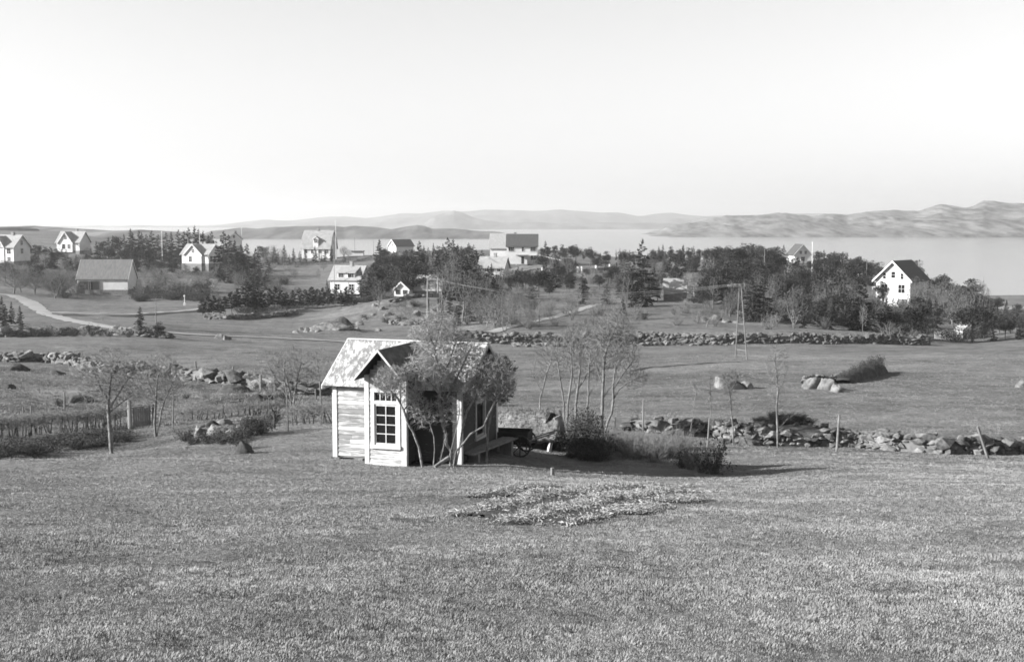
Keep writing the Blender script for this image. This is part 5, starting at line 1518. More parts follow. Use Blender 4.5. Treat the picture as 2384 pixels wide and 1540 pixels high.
planted(BARE[:4], 'bare_tree', 'bare trees in the middle of the view', 'leafless tree in the wooded dip behind the pavilion, {} counted from the gabled waterside house',
        [(1000, 598, 322), (1022, 582, 338), (1046, 574, 332), (1060, 578, 328), (1075, 590, 330), (1090, 600, 328), (960, 618, 302), (985, 622, 300), (940, 600, 335), (1108, 612, 315), (915, 610, 330)], wide=(.9, 1.3))
planted(BARE[1:4] + BARE[5:], 'birch_tree', 'pale bare trees by the retaining wall', 'pale leafless young tree behind the retaining wall, {} counted from the transformer pole',
        [(1085, 684, 186), (1120, 680, 177), (1135, 690, 174), (1165, 700, 170), (1188, 682, 174), (1212, 690, 172), (1232, 680, 172), (1256, 690, 170), (1285, 688, 172), (1330, 690, 178), (1390, 690, 180), (1145, 705, 166), (1540, 720, 172), (1580, 715, 176)], wide=(.9, 1.3))
planted(BARE[1:4] + BARE[5:], 'birch_tree', 'pale birches below the gabled house', 'pale bare birch, {} between the power mast and the big gabled house',
        [(1702, 650, 207), (1762, 680, 202), (1776, 690, 190), (1792, 650, 198), (1816, 690, 187), (1782, 672, 187), (1850, 660, 193), (1905, 650, 193), (1930, 640, 198), (1960, 650, 203), (1988, 660, 207), (2010, 660, 207), (2130, 640, 236), (2152, 650, 233), (2176, 660, 226), (2100, 700, 203), (2082, 706, 193), (2205, 650, 238), (1690, 690, 190), (1730, 700, 185), (2040, 690, 205), (2060, 700, 200), (2120, 712, 200), (1800, 700, 180), (2230, 660, 240), (2140, 715, 195)], wide=(.9, 1.35))
planted(BARE[4:5], 'bare_tree', None, 'broad rounded leafless tree beside the gravel path near the barn', [(32, 603, 262, 1.15)])
planted(BARE[:3] + BARE[4:5], 'bare_tree', 'bare trees round the far houses', 'small leafless tree among the far houses, {} counted from the heather hill',
        [(85, 615, 320), (205, 575, 400), (335, 615, 320), (355, 625, 315), (375, 640, 300), (620, 575, 395), (634, 570, 392), (585, 585, 380), (660, 590, 380), (800, 572, 420), (812, 580, 415), (905, 590, 400), (1200, 600, 330), (1300, 600, 350), (1290, 625, 310), (1380, 640, 300), (1430, 640, 300), (1445, 660, 270), (440, 600, 345), (460, 610, 342), (55, 640, 290)], wide=(.9, 1.3))

# the belt of wood that fills the slope between the meadow and the far houses
def fill(n, px0, px1, Y0, Y1, h0, h1, wide=None):
    out = []
    for k in range(n):
        px = px0 + (px1 - px0) * (k + random.uniform(.1, .9)) / n; Y = random.uniform(Y0, Y1)
        p = on(px, Y); H = random.uniform(h0, h1)
        out.append((px, px_of((p[0], p[1], p[2] + H))[1], Y) + ((random.uniform(*wide),) if wide else ()))
    return out
planted(SPRUCE + ROUND, 'spruce_tree', 'wood of the central dip', 'dark conifer of the central dip, {} counted from the long-dormer house', fill(92, 862, 1170, 205, 335, 4, 9, (1.2, 1.6)))
planted(BARE[:4], 'bare_tree', 'bare trees of the central dip', 'grey leafless tree of the central dip, {} counted from the long-dormer house', fill(36, 880, 1170, 180, 330, 4.5, 8.5, (.9, 1.3)))
planted(SPRUCE[:2] + ROUND, 'spruce_tree', 'conifers scattered below the porch house', 'small dark conifer scattered below the porch house, {} counted from the pale-roofed house', fill(64, 1130, 1650, 200, 350, 2.2, 6, (1.2, 1.6)))
planted(BARE[:4] + BARE[5:], 'bare_tree', 'bare trees below the porch house', 'thin leafless tree below the porch house, {} counted from the pale-roofed house', fill(44, 1100, 1660, 160, 330, 3, 6.5, (.9, 1.3)))
planted(SPRUCE + ROUND, 'spruce_tree', 'dark wood between mast and shore', 'dark conifer between power mast and shore, {} counted from the bright-roofed shed', fill(84, 1640, 2290, 170, 275, 3, 7.5, (1.2, 1.7)))
planted(BARE[:4] + BARE[5:], 'bare_tree', 'pale bare trees between mast and shore', 'pale leafless tree between power mast and shore, {} counted from the bright-roofed shed', fill(46, 1640, 2300, 165, 270, 3.5, 7, (.7, 1.1)))
planted(ROUND + SPRUCE[:1], 'pine_tree', 'dark skyline wood by the sea', 'dark tree of the skyline wood by the sea, {} counted from the white railing', fill(46, 1260, 2040, 318, 372, 3.0, 6.5, (1.0, 1.4)))
planted(SPRUCE[:2] + ROUND, 'spruce_tree', 'conifers among the far houses', 'dark conifer among the far houses, {} counted from the heather hill', fill(60, -10, 640, 325, 420, 2.5, 6, (1.2, 1.6)) + fill(14, 880, 1120, 345, 410, 2.5, 6, (1.1, 1.4)))
planted(BARE[:3] + BARE[4:5], 'bare_tree', 'leafless trees among the far houses', 'grey leafless tree among the far houses, {} counted towards the porch house', fill(34, 40, 900, 275, 400, 2.5, 5.5, (.9, 1.4)))

planted(BARE[4:5] + BARE[2:3], 'bare_tree', 'bushy bare trees left of the barn', 'bushy leafless tree on the slope between barn and heather hill, {} from the path', fill(16, -10, 185, 258, 330, 3.5, 6, (1.1, 1.5)))
planted(ROUND, 'pine_tree', 'dark pines left of the barn', 'dark bushy pine between the barn and the edge house, {} counted from the path', fill(14, -10, 190, 265, 330, 2.5, 5, (1.1, 1.5)))
planted(BARE[2:5], 'bare_tree', 'bushy bare trees behind the lamp post', 'bushy leafless tree on the slope behind the lamp post, {} counted from the barn', fill(20, 318, 660, 265, 330, 3, 5.5, (1.1, 1.5)))
# shrubs and scrub
BUSH = [make_bush(300 + i, 1.6, (1.1, 1.4, .9)[i], m='twig') for i in range(3)]
BUSHD = [make_bush(310 + i, 1.5, 1.2, m='twig_dark', leaf='heather', nleaf=520, lsize=.13) for i in range(3)]
BUSHL = [make_bush(320, 1.2, .9, stems=60, m='twig', leaf='bud', nleaf=500, lsize=.05)]
def bushes(kind, name, group, fmt, items, cat='shrub'):
    for i, (px, Y, H, wv) in enumerate(sorted(items)):
        p = on(px, Y)
        o = link(name, random.choice(kind)); o.location = p; o.rotation_euler = (0, 0, random.uniform(0, 6.28))
        s = H / 1.5; o.scale = (s * wv, s * wv, s)
        tag(o, fmt.format(nth(i)), cat, group)
def scatter(n, px0, px1, Y0, Y1, h0, h1, w0=.9, w1=1.5): return [(random.uniform(px0, px1), random.uniform(Y0, Y1), random.uniform(h0, h1), random.uniform(w0, w1)) for _ in range(n)]
bushes(BUSH, 'shrub', 'scrub above the retaining wall', 'grey leafless shrub above the retaining wall, {} counted from the transformer pole', scatter(46, 1050, 1480, 162, 235, 1.0, 2.2))
bushes(BUSH, 'shrub', 'scrub under the birches', 'grey leafless shrub under the pale birches, {} counted from the power mast', scatter(56, 1560, 2160, 162, 225, 1.0, 2.2, .8, 1.2))
bushes(BUSH + BUSHD[:1], 'shrub', 'brush on the slope above the garden path', 'low brush on the slope above the garden path, {} counted from the transformer pole', scatter(60, 1130, 1640, 168, 300, .7, 1.7, 1.0, 1.7))
bushes(BUSHD, 'dark_shrub', 'dark undergrowth under the spruces', 'dark low evergreen shrub of the sloping wood, {} counted from the pine dome', scatter(46, 1640, 2300, 168, 260, 1.2, 2.6, 1.2, 2.0))
bushes(BUSH + BUSHD[:1], 'shrub', 'garden shrubs of the far houses', 'low garden shrub among the far houses, {} counted from the heather hill', scatter(70, 0, 700, 290, 395, 1.0, 2.4, 1.1, 1.9))
bushes(BUSH + BUSHD[:1], 'shrub', 'shrubs round the porch house', 'low shrub on the slope below the porch house, {} counted from the tiled outbuilding', scatter(44, 850, 1480, 255, 340, 1.0, 2.4, 1.1, 1.9))
bushes(BUSHD, 'dark_shrub', 'dark thicket beside the barn', 'dark bush of the thicket beside the long barn, {} counted from the path', scatter(26, 312, 480, 255, 285, 1.3, 2.6, 1.4, 2.2) + scatter(8, 85, 190, 262, 300, 1.0, 2.0, 1.2, 1.8))
bushes(BUSHD, 'dark_shrub', 'dark shrubs under the pine row', 'dark low shrub under the row of pines, {} counted from the lamp post', [(px, float(np.interp(px, [470, 830], [206, 246])), random.uniform(.7, 1.3), random.uniform(1.2, 1.8)) for px in range(560, 930, 12)])
bushes(BUSHD + BUSH[:1], 'dark_shrub', 'bushes on the low wall', 'dark bush growing out of the low wall below the path, {} from its start', [(px, float(at(px, 784)[1]) + random.uniform(-1, 3), random.uniform(.6, 1.2), random.uniform(1.0, 1.6)) for px in (60, 85, 110, 130, 150, 172, 195, 215, 235, 255, 280, 300, 330, 355)])
bushes(BUSHD, 'dark_shrub', 'shore thicket', 'dark bush of the shore thicket, {} counted from the tiny white hut', scatter(22, 2285, 2420, 196, 215, 1.3, 2.4, 1.3, 1.8))
_b0, _b1 = at(1962, 893), at(2046, 866)
for i in range(11):
    t = (i + .5) / 11
    q = _b0 + (_b1 - _b0) * t
    o = link('dark_shrub', BUSHD[i % 3]); o.location = (q[0], q[1] - .1, float(gz(q[0], q[1])) + .1 + .25 * t); s = .38 + .26 * t; o.scale = (s * 1.2, s * .8, s)
    tag(o, '%s dark bush on the overgrown bank, counted from the sunlit boulders' % nth(i), 'shrub', 'bushes on the dark bank')
def hedge(name, pts, h, wdt, label, m='heather', n=9000, seed=1, cat='hedge', stems=False, size=.22, picture=False):
    P = np.array([on(*q) if q[1] < 0 or not picture else at(*q) for q in pts])[:, :2]
    d = np.concatenate([[0], np.cumsum(np.linalg.norm(np.diff(P, axis=0), axis=1))])
    rng = np.random.default_rng(seed)
    t = rng.uniform(0, d[-1], n)
    X = np.interp(t, d, P[:, 0]); Y = np.interp(t, d, P[:, 1])
    hh = h * (1 + .8 * fbm(t / 2.5, t * 0, seed, 3))
    zz = rng.uniform(.05, 1, n) ** .6
    ww = wdt * (1.05 - .35 * zz)
    ang = rng.uniform(0, 6.283, n)
    rr = rng.uniform(.3, 1, n) ** .5 * .5
    X = X + np.cos(ang) * rr * ww; Y = Y + np.sin(ang) * rr * ww
    O = np.array([P[0][0], P[0][1], float(gz(P[0][0], P[0][1]))])
    Z = gz(X, Y) + zz * hh - (.25 * h if not stems else 0)
    C_ = np.stack([X, Y, Z], 1) - O
    Dv = rng.normal(size=C_.shape) + np.array([0, 0, .4]); Dv /= np.linalg.norm(Dv, axis=1, keepdims=True)
    ss = np.cross(Dv, rng.normal(size=Dv.shape)); ss /= np.linalg.norm(ss, axis=1, keepdims=True)
    Sz = (size * rng.uniform(.5, 1.4, n))[:, None]
    V = np.stack([C_ - Dv * Sz * .4, C_ + ss * Sz * .24, C_ + Dv * Sz * .6, C_ - ss * Sz * .24], 1).reshape(-1, 3)
    e = empty(name, O, 0, label, cat)
    link('foliage', mesh_np('foliage', V, quads=np.arange(n * 4).reshape(-1, 4)), M[m], e)
    return e
hedge('hedge', [(590, 392), (660, 388), (720, 385), (790, 383), (870, 392)], 1.7, 2.2, 'long dark clipped hedge in front of the gambrel-roofed house', n=7000, seed=2)
hedge('hedge', [(1195, 290), (1280, 292), (1360, 292), (1430, 295)], 1.9, 2.0, 'dark hedge below the porch house garden', n=6000, seed=3)
hedge('hedge', [(425, 338), (480, 334), (560, 325), (640, 318)], 1.6, 2.2, 'dark hedge along the terrace under the ornate villa', n=6000, seed=4)
hedge('hedge', [(1600, 232), (1650, 236), (1690, 240)], 1.9, 1.6, 'short dark hedge behind the bright-roofed shed', n=3500, seed=5)
hedge('hedge', [(230, 380), (300, 378), (420, 372)], 1.4, 2.0, 'dark hedge line in front of the wood behind the barn', n=5000, seed=6)
hedge('hedge', [(330, 268), (400, 262), (470, 250)], 1.5, 3.0, 'dark bramble hedge on the bank beyond the lamp post', n=6000, seed=7)

# ================================================================ near trees, shaped one by one
def near_tree(name, label, polys, base, crowns, n, cat='tree', group=None, D=.11, tip=.006, seed=1, depth=.9, leaf=None, leaf_size=.035, leaf_n=1, bark='bark', twig='twig', up=.15, twl=1.3, leaf_mask=None, Y=None, dirY=None, split=None, di=1.4, twigs=2, rmax=9, dk=1.7, maxn=9000):
    """polys: limbs as picture points (px, py[, dY]); crowns: (px, py, rx, ry[, dY, share])"""
    b0 = at(*base) if Y is None else on(base[0], Y)
    Yb = b0[1]
    rng = np.random.default_rng(seed)
    n = int(n * (2.1 if group == 'pale bare trees behind the turf mounds' else 1.5)); tip *= 1.2; D *= .9; twl *= 1.6
    W = lambda q: pt(q[0], q[1], Yb + (q[2] if len(q) > 2 else 0)) - b0
    PL = [[W(q) for q in pl] for pl in polys]
    PL[0][0] = PL[0][0].copy()
    for pl in PL:
        if abs(pl[0][2]) < .45: pl[0][2] = -.15
    nodes, par = seeds_from(PL, D)
    A = []
    k = Yb / F
    for c in crowns:
        cc = W((c[0], c[1], c[4] if len(c) > 4 else 0))
        A.append(ellipsoid_pts(cc, (c[2] * k, max(c[2] * k * depth, .25), c[3] * k), int(n * (c[5] if len(c) > 5 else 1)), rng, .5))
    A = np.concatenate(A)
    pos, par = grow(nodes, par, A, D, di, D * dk, 120, rng, up=up, maxn=maxn)
    tm, cm = tree_meshes(pos, par, tip, rng, D * twl, twigs, split=split or tip * 3, leaf=leaf, leaf_size=leaf_size, leaf_n=leaf_n, bark=bark, twig=twig, leaf_mask=leaf_mask, rmax=rmax)
    e = empty(name, b0, 0, label, cat, group)
    if tm: link('trunk', tm, None, e)
    link('crown', cm, None, e)
    return e

# the bush-tree in front of the pavilion
M['hero_bark'] = mat('lichened_bark', .24, .58, 9, bump=.01, bscale=25, stain=(3, .55, 1.1))
M['hero_twig'] = mat('hero_twig', .36, .85, 6)
HY = 34.45
near_tree('elder_tree', 'old many-stemmed budding bush-tree standing against the pavilion front',
          [[(1048, 1082), (1050, 1050, .02), (1040, 1035, .02), (1037, 1010), (1030, 985), (1024, 950), (1022, 915), (1026, 880), (1018, 850), (1012, 810, .1), (1022, 770, .15), (1030, 740, .15)],
           [(1012, 810, .1), (1000, 780, .2), (990, 750, .25)], [(1022, 915), (1000, 890, -.15), (978, 862, -.2), (962, 840, -.25)],
           [(1024, 950), (1044, 920, .1), (1060, 885, .15), (1078, 850, .2), (1090, 820, .2)],
           [(1026, 880), (1045, 845, .25), (1060, 800, .3)],
           [(1054, 1080), (1062, 1050, -.05), (1080, 1030, -.1), (1095, 1010, -.1), (1112, 1000, -.12), (1126, 992, -.12), (1135, 970, -.1), (1150, 940, 0), (1165, 905, .05), (1172, 880, .1)],
           [(1058, 1078), (1070, 1040, .05), (1076, 1000, .05), (1086, 960, .1), (1105, 925, .15), (1125, 900, .2), (1145, 880, .25)],
           [(1052, 1081), (1046, 1062, -.2), (1052, 1040, -.25), (1062, 1000, -.25), (1070, 960, -.2), (1068, 925, -.2)],
           [(985, 1076, -.05), (975, 1040, -.1), (962, 1005, -.15), (950, 985, -.2), (940, 955, -.25), (925, 925, -.3), (905, 905, -.35), (885, 885, -.4)],
           [(940, 955, -.25), (958, 930, -.2), (972, 905, -.2)],
           [(1008, 1078, -.1), (1012, 1045, -.1), (1010, 1015, -.1), (1000, 985, -.1), (990, 960, -.15), (982, 930, -.15)],
           [(1020, 1079, -.15), (1030, 1050, -.15), (1038, 1015, -.2)]],
          (1048, 1082), [(1018, 785, 66, 62, .15, 1.1), (1010, 855, 70, 48, 0, 1.0), (1080, 835, 60, 60, .2, 1.1), (1145, 875, 52, 55, .1, 1.2), (1105, 900, 50, 40, .1, .6), (915, 888, 48, 38, -.35, .7), (960, 925, 30, 40, -.2, .3), (985, 965, 30, 40, -.15, .07), (1040, 950, 40, 45, -.1, .09), (1020, 735, 25, 25, .15, .15), (1180, 900, 22, 30, .1, .25)],
          1250, Y=HY, D=.05, tip=.0026, seed=5, depth=.62, leaf='bud', leaf_size=.017, leaf_n=1, leaf_mask=lambda e: e[:, 2] > 1.8, bark='hero_bark', twig='hero_twig', up=.10, twl=1.7, split=.0095, twigs=3, di=.8, rmax=.047, dk=1.5, maxn=26000)
rng5 = np.random.default_rng(9)
# dense leafy head at the right-hand end of the bush-tree: a separate evergreen
_b = on(1160, 35.9)
hl = near_tree('holly_bush', 'dark leafy evergreen crown leaning past the pavilion gable corner',
               [[(1132, 1060), (1136, 1000), (1146, 950), (1158, 910), (1166, 870)], [(1146, 950), (1165, 925), (1182, 900)]], (1132, 1060),
               [(1160, 862, 40, 34), (1172, 905, 28, 34), (1145, 895, 26, 26)], 330, cat='bush', Y=35.2, D=.07, tip=.004, seed=8, twigs=2, leaf='evergreen_leaf', leaf_size=.032, leaf_n=8, depth=.8)

near_tree('garden_tree', 'young bare tree with a single pale trunk standing alone by the hedge', [[(260, 1056), (257, 1010), (254, 975), (252, 945), (254, 915), (258, 880), (262, 850)], [(254, 950), (270, 925), (285, 900), (300, 880)], [(252, 930), (235, 905), (225, 880)], [(254, 960), (285, 935), (310, 918)], [(252, 970), (225, 955), (205, 950)]],
          (260, 1056), [(258, 880, 78, 72), (240, 920, 60, 40, 0, .4), (300, 900, 40, 45, 0, .4)], 900, D=.085, tip=.0045, seed=11, twig='twig', rmax=.075)
near_tree('garden_tree', 'bare tree with twin pale stems right beside the wooden gate', [[(363, 1016), (360, 985), (362, 950), (364, 910), (368, 870)], [(363, 1016), (371, 985), (376, 955), (384, 930), (398, 900)], [(364, 925), (350, 900), (342, 880)]],
          (365, 1016), [(372, 872, 50, 55), (360, 910, 40, 40, 0, .5), (395, 890, 28, 40, 0, .4)], 700, D=.085, tip=.0045, seed=12, rmax=.055, up=.25)
near_tree('sapling', 'thin bare sapling between the gate tree and the stone heap', [[(402, 1000), (403, 965), (404, 920), (398, 890), (388, 862)], [(404, 925), (420, 905), (432, 885)]],
          (402, 1000), [(405, 880, 32, 40)], 240, D=.085, tip=.0045, seed=13, rmax=.03)
near_tree('garden_tree', 'fan-shaped bare tree with many stems before the broken stone wall', [[(676, 988), (678, 945), (675, 915), (668, 880), (655, 845)], [(680, 960), (686, 920), (692, 880), (700, 845)], [(682, 960), (700, 925), (722, 895), (742, 878)], [(675, 935), (655, 900), (636, 870), (622, 845)]],
          (677, 988), [(672, 860, 55, 55), (640, 860, 35, 45, 0, .5), (710, 855, 38, 45, 0, .5)], 800, Y=58, D=.12, tip=.0058, seed=14, up=.3, rmax=.085)
near_tree('sapling', 'slender straight bare sapling in front of the fan-shaped tree', [[(671, 1004), (670, 960), (667, 915), (662, 880), (660, 850)]], (671, 1004), [(662, 860, 20, 40)], 120, D=.1, tip=.005, seed=15, rmax=.03)
near_tree('sapling', 'slender forked sapling close to the pavilion wall', [[(748, 977), (747, 940), (746, 905), (742, 870), (736, 835)], [(746, 905), (760, 885), (772, 865)]], (748, 977), [(748, 850, 28, 45)], 200, D=.1, tip=.005, seed=16, rmax=.035)
near_tree('sapling', 'short forked sapling behind the dark stone heap', [[(626, 975), (627, 950), (626, 927), (618, 912)], [(626, 928), (640, 915), (650, 905)]], (626, 975), [(632, 905, 22, 22)], 90, D=.1, tip=.0055, seed=17, rmax=.04)
# the thicket of pale trees to the right of the pavilion
TG = 'pale bare trees behind the turf mounds'
near_tree('bare_tree', 'pale bare tree bending sideways, standing apart nearest the pavilion', [[(1256, 960), (1258, 925), (1266, 897), (1272, 870), (1282, 845), (1287, 815)], [(1260, 908), (1250, 890), (1240, 870)]], (1256, 960), [(1275, 830, 32, 55), (1248, 870, 16, 28, 0, .3)], 340, Y=57, D=.12, tip=.0056, seed=21, rmax=.055, up=.4, group=TG)
near_tree('bare_tree', 'thin bare tree with a dark leaning fork, second from the pavilion', [[(1312, 975), (1313, 940), (1308, 905), (1302, 870), (1298, 840)]], (1312, 975), [(1302, 830, 26, 60)], 300, Y=52, D=.11, tip=.0056, seed=22, rmax=.05, up=.5, group=TG)
near_tree('bare_tree', 'straight pale tree crossing the thin leaning one', [[(1320, 980), (1322, 940), (1328, 900), (1332, 870), (1330, 820)], [(1324, 925), (1340, 905), (1352, 890)]], (1320, 980), [(1330, 815, 32, 62)], 380, Y=50, D=.11, tip=.0056, seed=23, rmax=.055, up=.5, group=TG)
near_tree('bare_tree', 'stout pale trunk beside the dark hut-shaped mound', [[(1340, 984), (1341, 940), (1345, 905), (1350, 865), (1352, 815), (1354, 780)], [(1344, 912), (1335, 880), (1322, 850)], [(1346, 905), (1362, 880), (1372, 850)]], (1340, 984), [(1354, 805, 46, 62), (1370, 850, 30, 40, 0, .3)], 620, Y=52, D=.11, tip=.0056, seed=24, rmax=.085, up=.5, group=TG)
near_tree('bare_tree', 'slim forked tree between the stout trunk and the tallest tree', [[(1364, 990), (1367, 950), (1370, 920), (1370, 885), (1372, 840)], [(1369, 925), (1380, 905), (1390, 890)]], (1364, 990), [(1378, 830, 34, 60)], 380, Y=51, D=.11, tip=.0056, seed=25, rmax=.05, up=.5, group=TG)
near_tree('bare_tree', 'tallest pale bare tree with buds glowing in its high crown', [[(1402, 1008), (1402, 960), (1403, 920), (1405, 880), (1407, 830), (1420, 790), (1436, 755)], [(1403, 930), (1418, 905), (1436, 880)], [(1404, 900), (1394, 870), (1386, 840)]], (1402, 1008), [(1428, 775, 50, 48), (1410, 820, 46, 50, 0, .8), (1440, 735, 20, 20, 0, .2)], 720, Y=48, D=.10, tip=.0052, seed=26, rmax=.07, up=.5, leaf='bud', leaf_size=.04, group=TG)
near_tree('bare_tree', 'curving pale tree reaching out over the meadow, farthest from the pavilion', [[(1406, 1002), (1416, 978), (1424, 962), (1428, 930), (1427, 898), (1432, 860), (1446, 830)], [(1427, 930), (1442, 905), (1462, 890), (1480, 880)], [(1428, 905), (1450, 870), (1470, 845)]], (1406, 1002), [(1455, 830, 40, 55), (1470, 880, 40, 30, 0, .5)], 640, Y=49, D=.10, tip=.0052, seed=27, rmax=.06, up=.3, group=TG)
# saplings in front of the field wall
near_tree('sapling', 'knobbly bare sapling with a spreading tuft growing at the edge of the earth mound', [[(1708, 1028), (1706, 990), (1702, 955), (1700, 925), (1697, 905)], [(1700, 912), (1712, 892), (1718, 875)], [(1698, 908), (1688, 885), (1682, 872)]], (1708, 1028), [(1700, 880, 26, 24), (1704, 940, 22, 35, 0, .35)], 190, Y=48.5, D=.09, tip=.0045, seed=31, rmax=.05)
near_tree('sapling', 'tall bare sapling with feathery top before the earth mound', [[(1811, 1030), (1810, 990), (1808, 950), (1811, 910), (1808, 870), (1804, 840), (1806, 810)], [(1811, 915), (1822, 890), (1830, 870)], [(1810, 905), (1796, 880), (1786, 865)], [(1812, 1000), (1830, 978), (1848, 965)]], (1811, 1030), [(1808, 850, 30, 50), (1812, 930, 26, 45, 0, .4)], 300, Y=48.2, D=.09, tip=.0045, seed=32, rmax=.05)
near_tree('sapling', 'very thin bent sapling whose broken top hangs towards the knobbly one', [[(1600, 1040), (1606, 1010), (1612, 975), (1617, 930), (1622, 915), (1630, 904), (1660, 910), (1697, 914)]], (1600, 1040), [(1615, 900, 10, 14)], 20, Y=46.5, D=.1, tip=.006, seed=33, rmax=.02)
near_tree('sapling', 'thin upright stick-like sapling next to the bent one', [[(1656, 1000), (1655, 960), (1654, 920), (1653, 885)]], (1656, 1000), [(1654, 900, 8, 20)], 20, Y=48.5, D=.1, tip=.006, seed=34, rmax=.018)

# posts and stakes
def stake(px, y0, y1, Y, r, label, name='fence_post', lean=0, m='old_wood', cat='post', group='old fence posts'):
    p = on(px, Y) if Y else at(px, y1)
    top = pt(px + lean, y0, p[1])
    o = B().cyl((0, 0, -.3), tuple(top - p), r, r * .8, 7).build(name, M[m]); o.location = p
    return tag(o, label, cat, group)
for i, (px, a, b, r) in enumerate([(189, 818, 856, .07), (458, 840, 882, .07), (530, 866, 894, .06), (541, 852, 893, .08), (607, 871, 915, .10), (640, 870, 912, .08), (736, 905, 930, .06)]):
    stake(px, a, b, None, r, '%s weathered post leaning by the broken stone wall, counted towards the pavilion' % nth(i), lean=random.uniform(-3, 5), m='twig' if i == 4 else 'old_wood')
for i, (px, a, b, r) in enumerate([(54, 946, 966, .05), (72, 944, 966, .05), (150, 912, 952, .06), (108, 935, 960, .04)]):
    stake(px, a, b, None, r, '%s thin stake in the rough grass behind the hedge, counted towards the gate' % nth(i), group='stakes behind the hedge')
stake(1496, 930, 1000, 47.5, .04, 'thin stake rising from the field wall near the thicket', 'stake', 2, group='stakes at the field wall')
stake(1646, 972, 1020, 46.8, .04, 'short stake standing before the field wall by the bent sapling', 'stake', 6, group='stakes at the field wall')
stake(1947, 964, 1040, 46.6, .05, 'dark leaning stake at the field wall beyond the earth mound', 'stake', 7, m='twig', group='stakes at the field wall')
stake(2307, 992, 1062, 44.5, .06, 'pale crooked pole leaning steeply against the field wall', 'leaning_pole', -31, group='stakes at the field wall')
stake(1286, 1088, 1106, None, .07, 'short pale stump post alone in the grass beyond the pavilion shadow', 'stump_post', 0)

# ---------------------------------------------------------------- gate, hedge, dark bank on the sunny side
gp = at(303, 998); gq = on(358, gp[1] + .4)
gate = empty('garden_gate', gp, math.atan2(gq[1] - gp[1], gq[0] - gp[0]), 'grey board gate hung beside a tall pale post at the end of the hedge', 'gate')
gl = math.hypot(gq[0] - gp[0], gq[1] - gp[1]); gdz = gq[2] - gp[2]
gh = (998 - 950) * gp[1] / F
B().cyl((0, 0, -.3), (0, 0, gh * 1.45), .10, .09).build('gate_post', M['pole'], gate)
B().box(gl - .06, gl + .06, -.07, .07, gdz - .3, gdz + gh * 1.12).build('gate_post', M['twig_dark'], gate)
nb = 8
for i in range(nb):
    x0 = .14 + (gl - .26) * i / nb
    B().box(x0, x0 + (gl - .26) / nb - .012, -.015, .015, .08 + gdz * i / nb, gh * (1 + .02 * math.sin(i * 2.1)) + gdz * i / nb).build('board', M['old_wood'], gate)
for z in (.25, gh - .2): B().bar((.12, .03, z), (gl - .1, .03, z + gdz), .07, .03).build('rail', M['old_wood'], gate)
B().bar((-.1, -.02, gh * 1.02), (gl + .1, -.02, gh * 1.07 + gdz), .05, .06).build('top_rail', M['pole'], gate)
# leafless hedge: stems and a twiggy top
def twig_hedge(pts, h, label, seed, n_st=60, n_tw=2600, wd=.7):
    P = np.array([at(*q) for q in pts]); P = P[:, :2]
    d = np.concatenate([[0], np.cumsum(np.linalg.norm(np.diff(P, axis=0), axis=1))])
    rng = np.random.default_rng(seed)
    O = np.array([P[0][0], P[0][1], float(gz(*P[0]))])
    e = empty('hedge', O, 0, label, 'hedge')
    t = np.sort(rng.uniform(0, d[-1], n_st))
    a = np.stack([np.interp(t, d, P[:, 0]), np.interp(t, d, P[:, 1])], 1) + rng.normal(size=(n_st, 2)) * wd * .2
    za = gz(a[:, 0], a[:, 1])
    A = np.column_stack([a, za - .1]) - O
    Bp = A + np.column_stack([rng.normal(size=(n_st, 2)) * .12, np.full(n_st, .1) + h * rng.uniform(.45, .8, n_st)])
    V, Q = tubes(A, Bp, np.full(n_st, .028), np.full(n_st, .015), 5)
    link('stems', mesh_np('stems', V, quads=Q), M['twig_dark'], e)['kind'] = 'stuff'
    t = rng.uniform(0, d[-1], n_tw)
    a = np.stack([np.interp(t, d, P[:, 0]), np.interp(t, d, P[:, 1])], 1) + rng.normal(size=(n_tw, 2)) * wd * .33
    z = gz(a[:, 0], a[:, 1]) + h * (.38 + .5 * rng.uniform(0, 1, n_tw) ** .8)
    A = np.column_stack([a, z]) - O
    dd = rng.normal(size=(n_tw, 3)) * np.array([1, 1, .7]) + np.array([0, 0, .45]); dd /= np.linalg.norm(dd, axis=1, keepdims=True)
    Bp = A + dd * (h * rng.uniform(.12, .36, n_tw))[:, None]
    V, Q = tubes(A, Bp, np.full(n_tw, .008), np.full(n_tw, .005), 3)
    link('twigs', mesh_np('twigs', V, quads=Q), M['twig'], e)
    return e
twig_hedge([(-30, 1022), (40, 1018), (120, 1008), (200, 1000), (290, 990)], .95, 'leafless hedge of thin stems running up to the board gate', 3, 80, 4200)
twig_hedge([(412, 985), (470, 978), (540, 972), (600, 968), (640, 960)], .7, 'low tangled dark hedge behind the mossy stone heap', 4, 40, 2600, 1.1)
twig_hedge([(690, 985), (720, 988), (770, 985)], .8, 'grey brush growing beside the pavilion wall behind the saplings', 6, 14, 1200, 1.0)
bushes(BUSHD, 'heather_clump', 'heather clumps on the dark bank', 'dark heather clump on the bank below the hedge, {} counted towards the gate', [(px, float(at(px, y)[1]), random.uniform(.28, .5), random.uniform(1.6, 2.4)) for px, y in [(x + random.uniform(-6, 6), 1062 - x * .14 + random.uniform(-14, 10)) for x in range(-10, 300, 11)]], 'heather')
bushes(BUSHD, 'dark_shrub', 'dark growth round the stone heap', 'dark low shrub among the mossy stone heap, {} counted from the gate', [(a, float(at(a, b)[1]), h_, w_) for a, b, h_, w_ in [(575, 1020, .5, 1.3), (595, 1015, .6, 1.2), (612, 1010, .5, 1.3), (560, 1025, .4, 1.4), (430, 1025, .4, 1.6), (450, 1035, .35, 1.6), (485, 1033, .4, 1.8), (540, 1030, .45, 1.5), (602, 995, .5, 1.2), (640, 985, .45, 1.2), (582, 1000, .5, 1.2), (520, 1034, .35, 1.8)]])
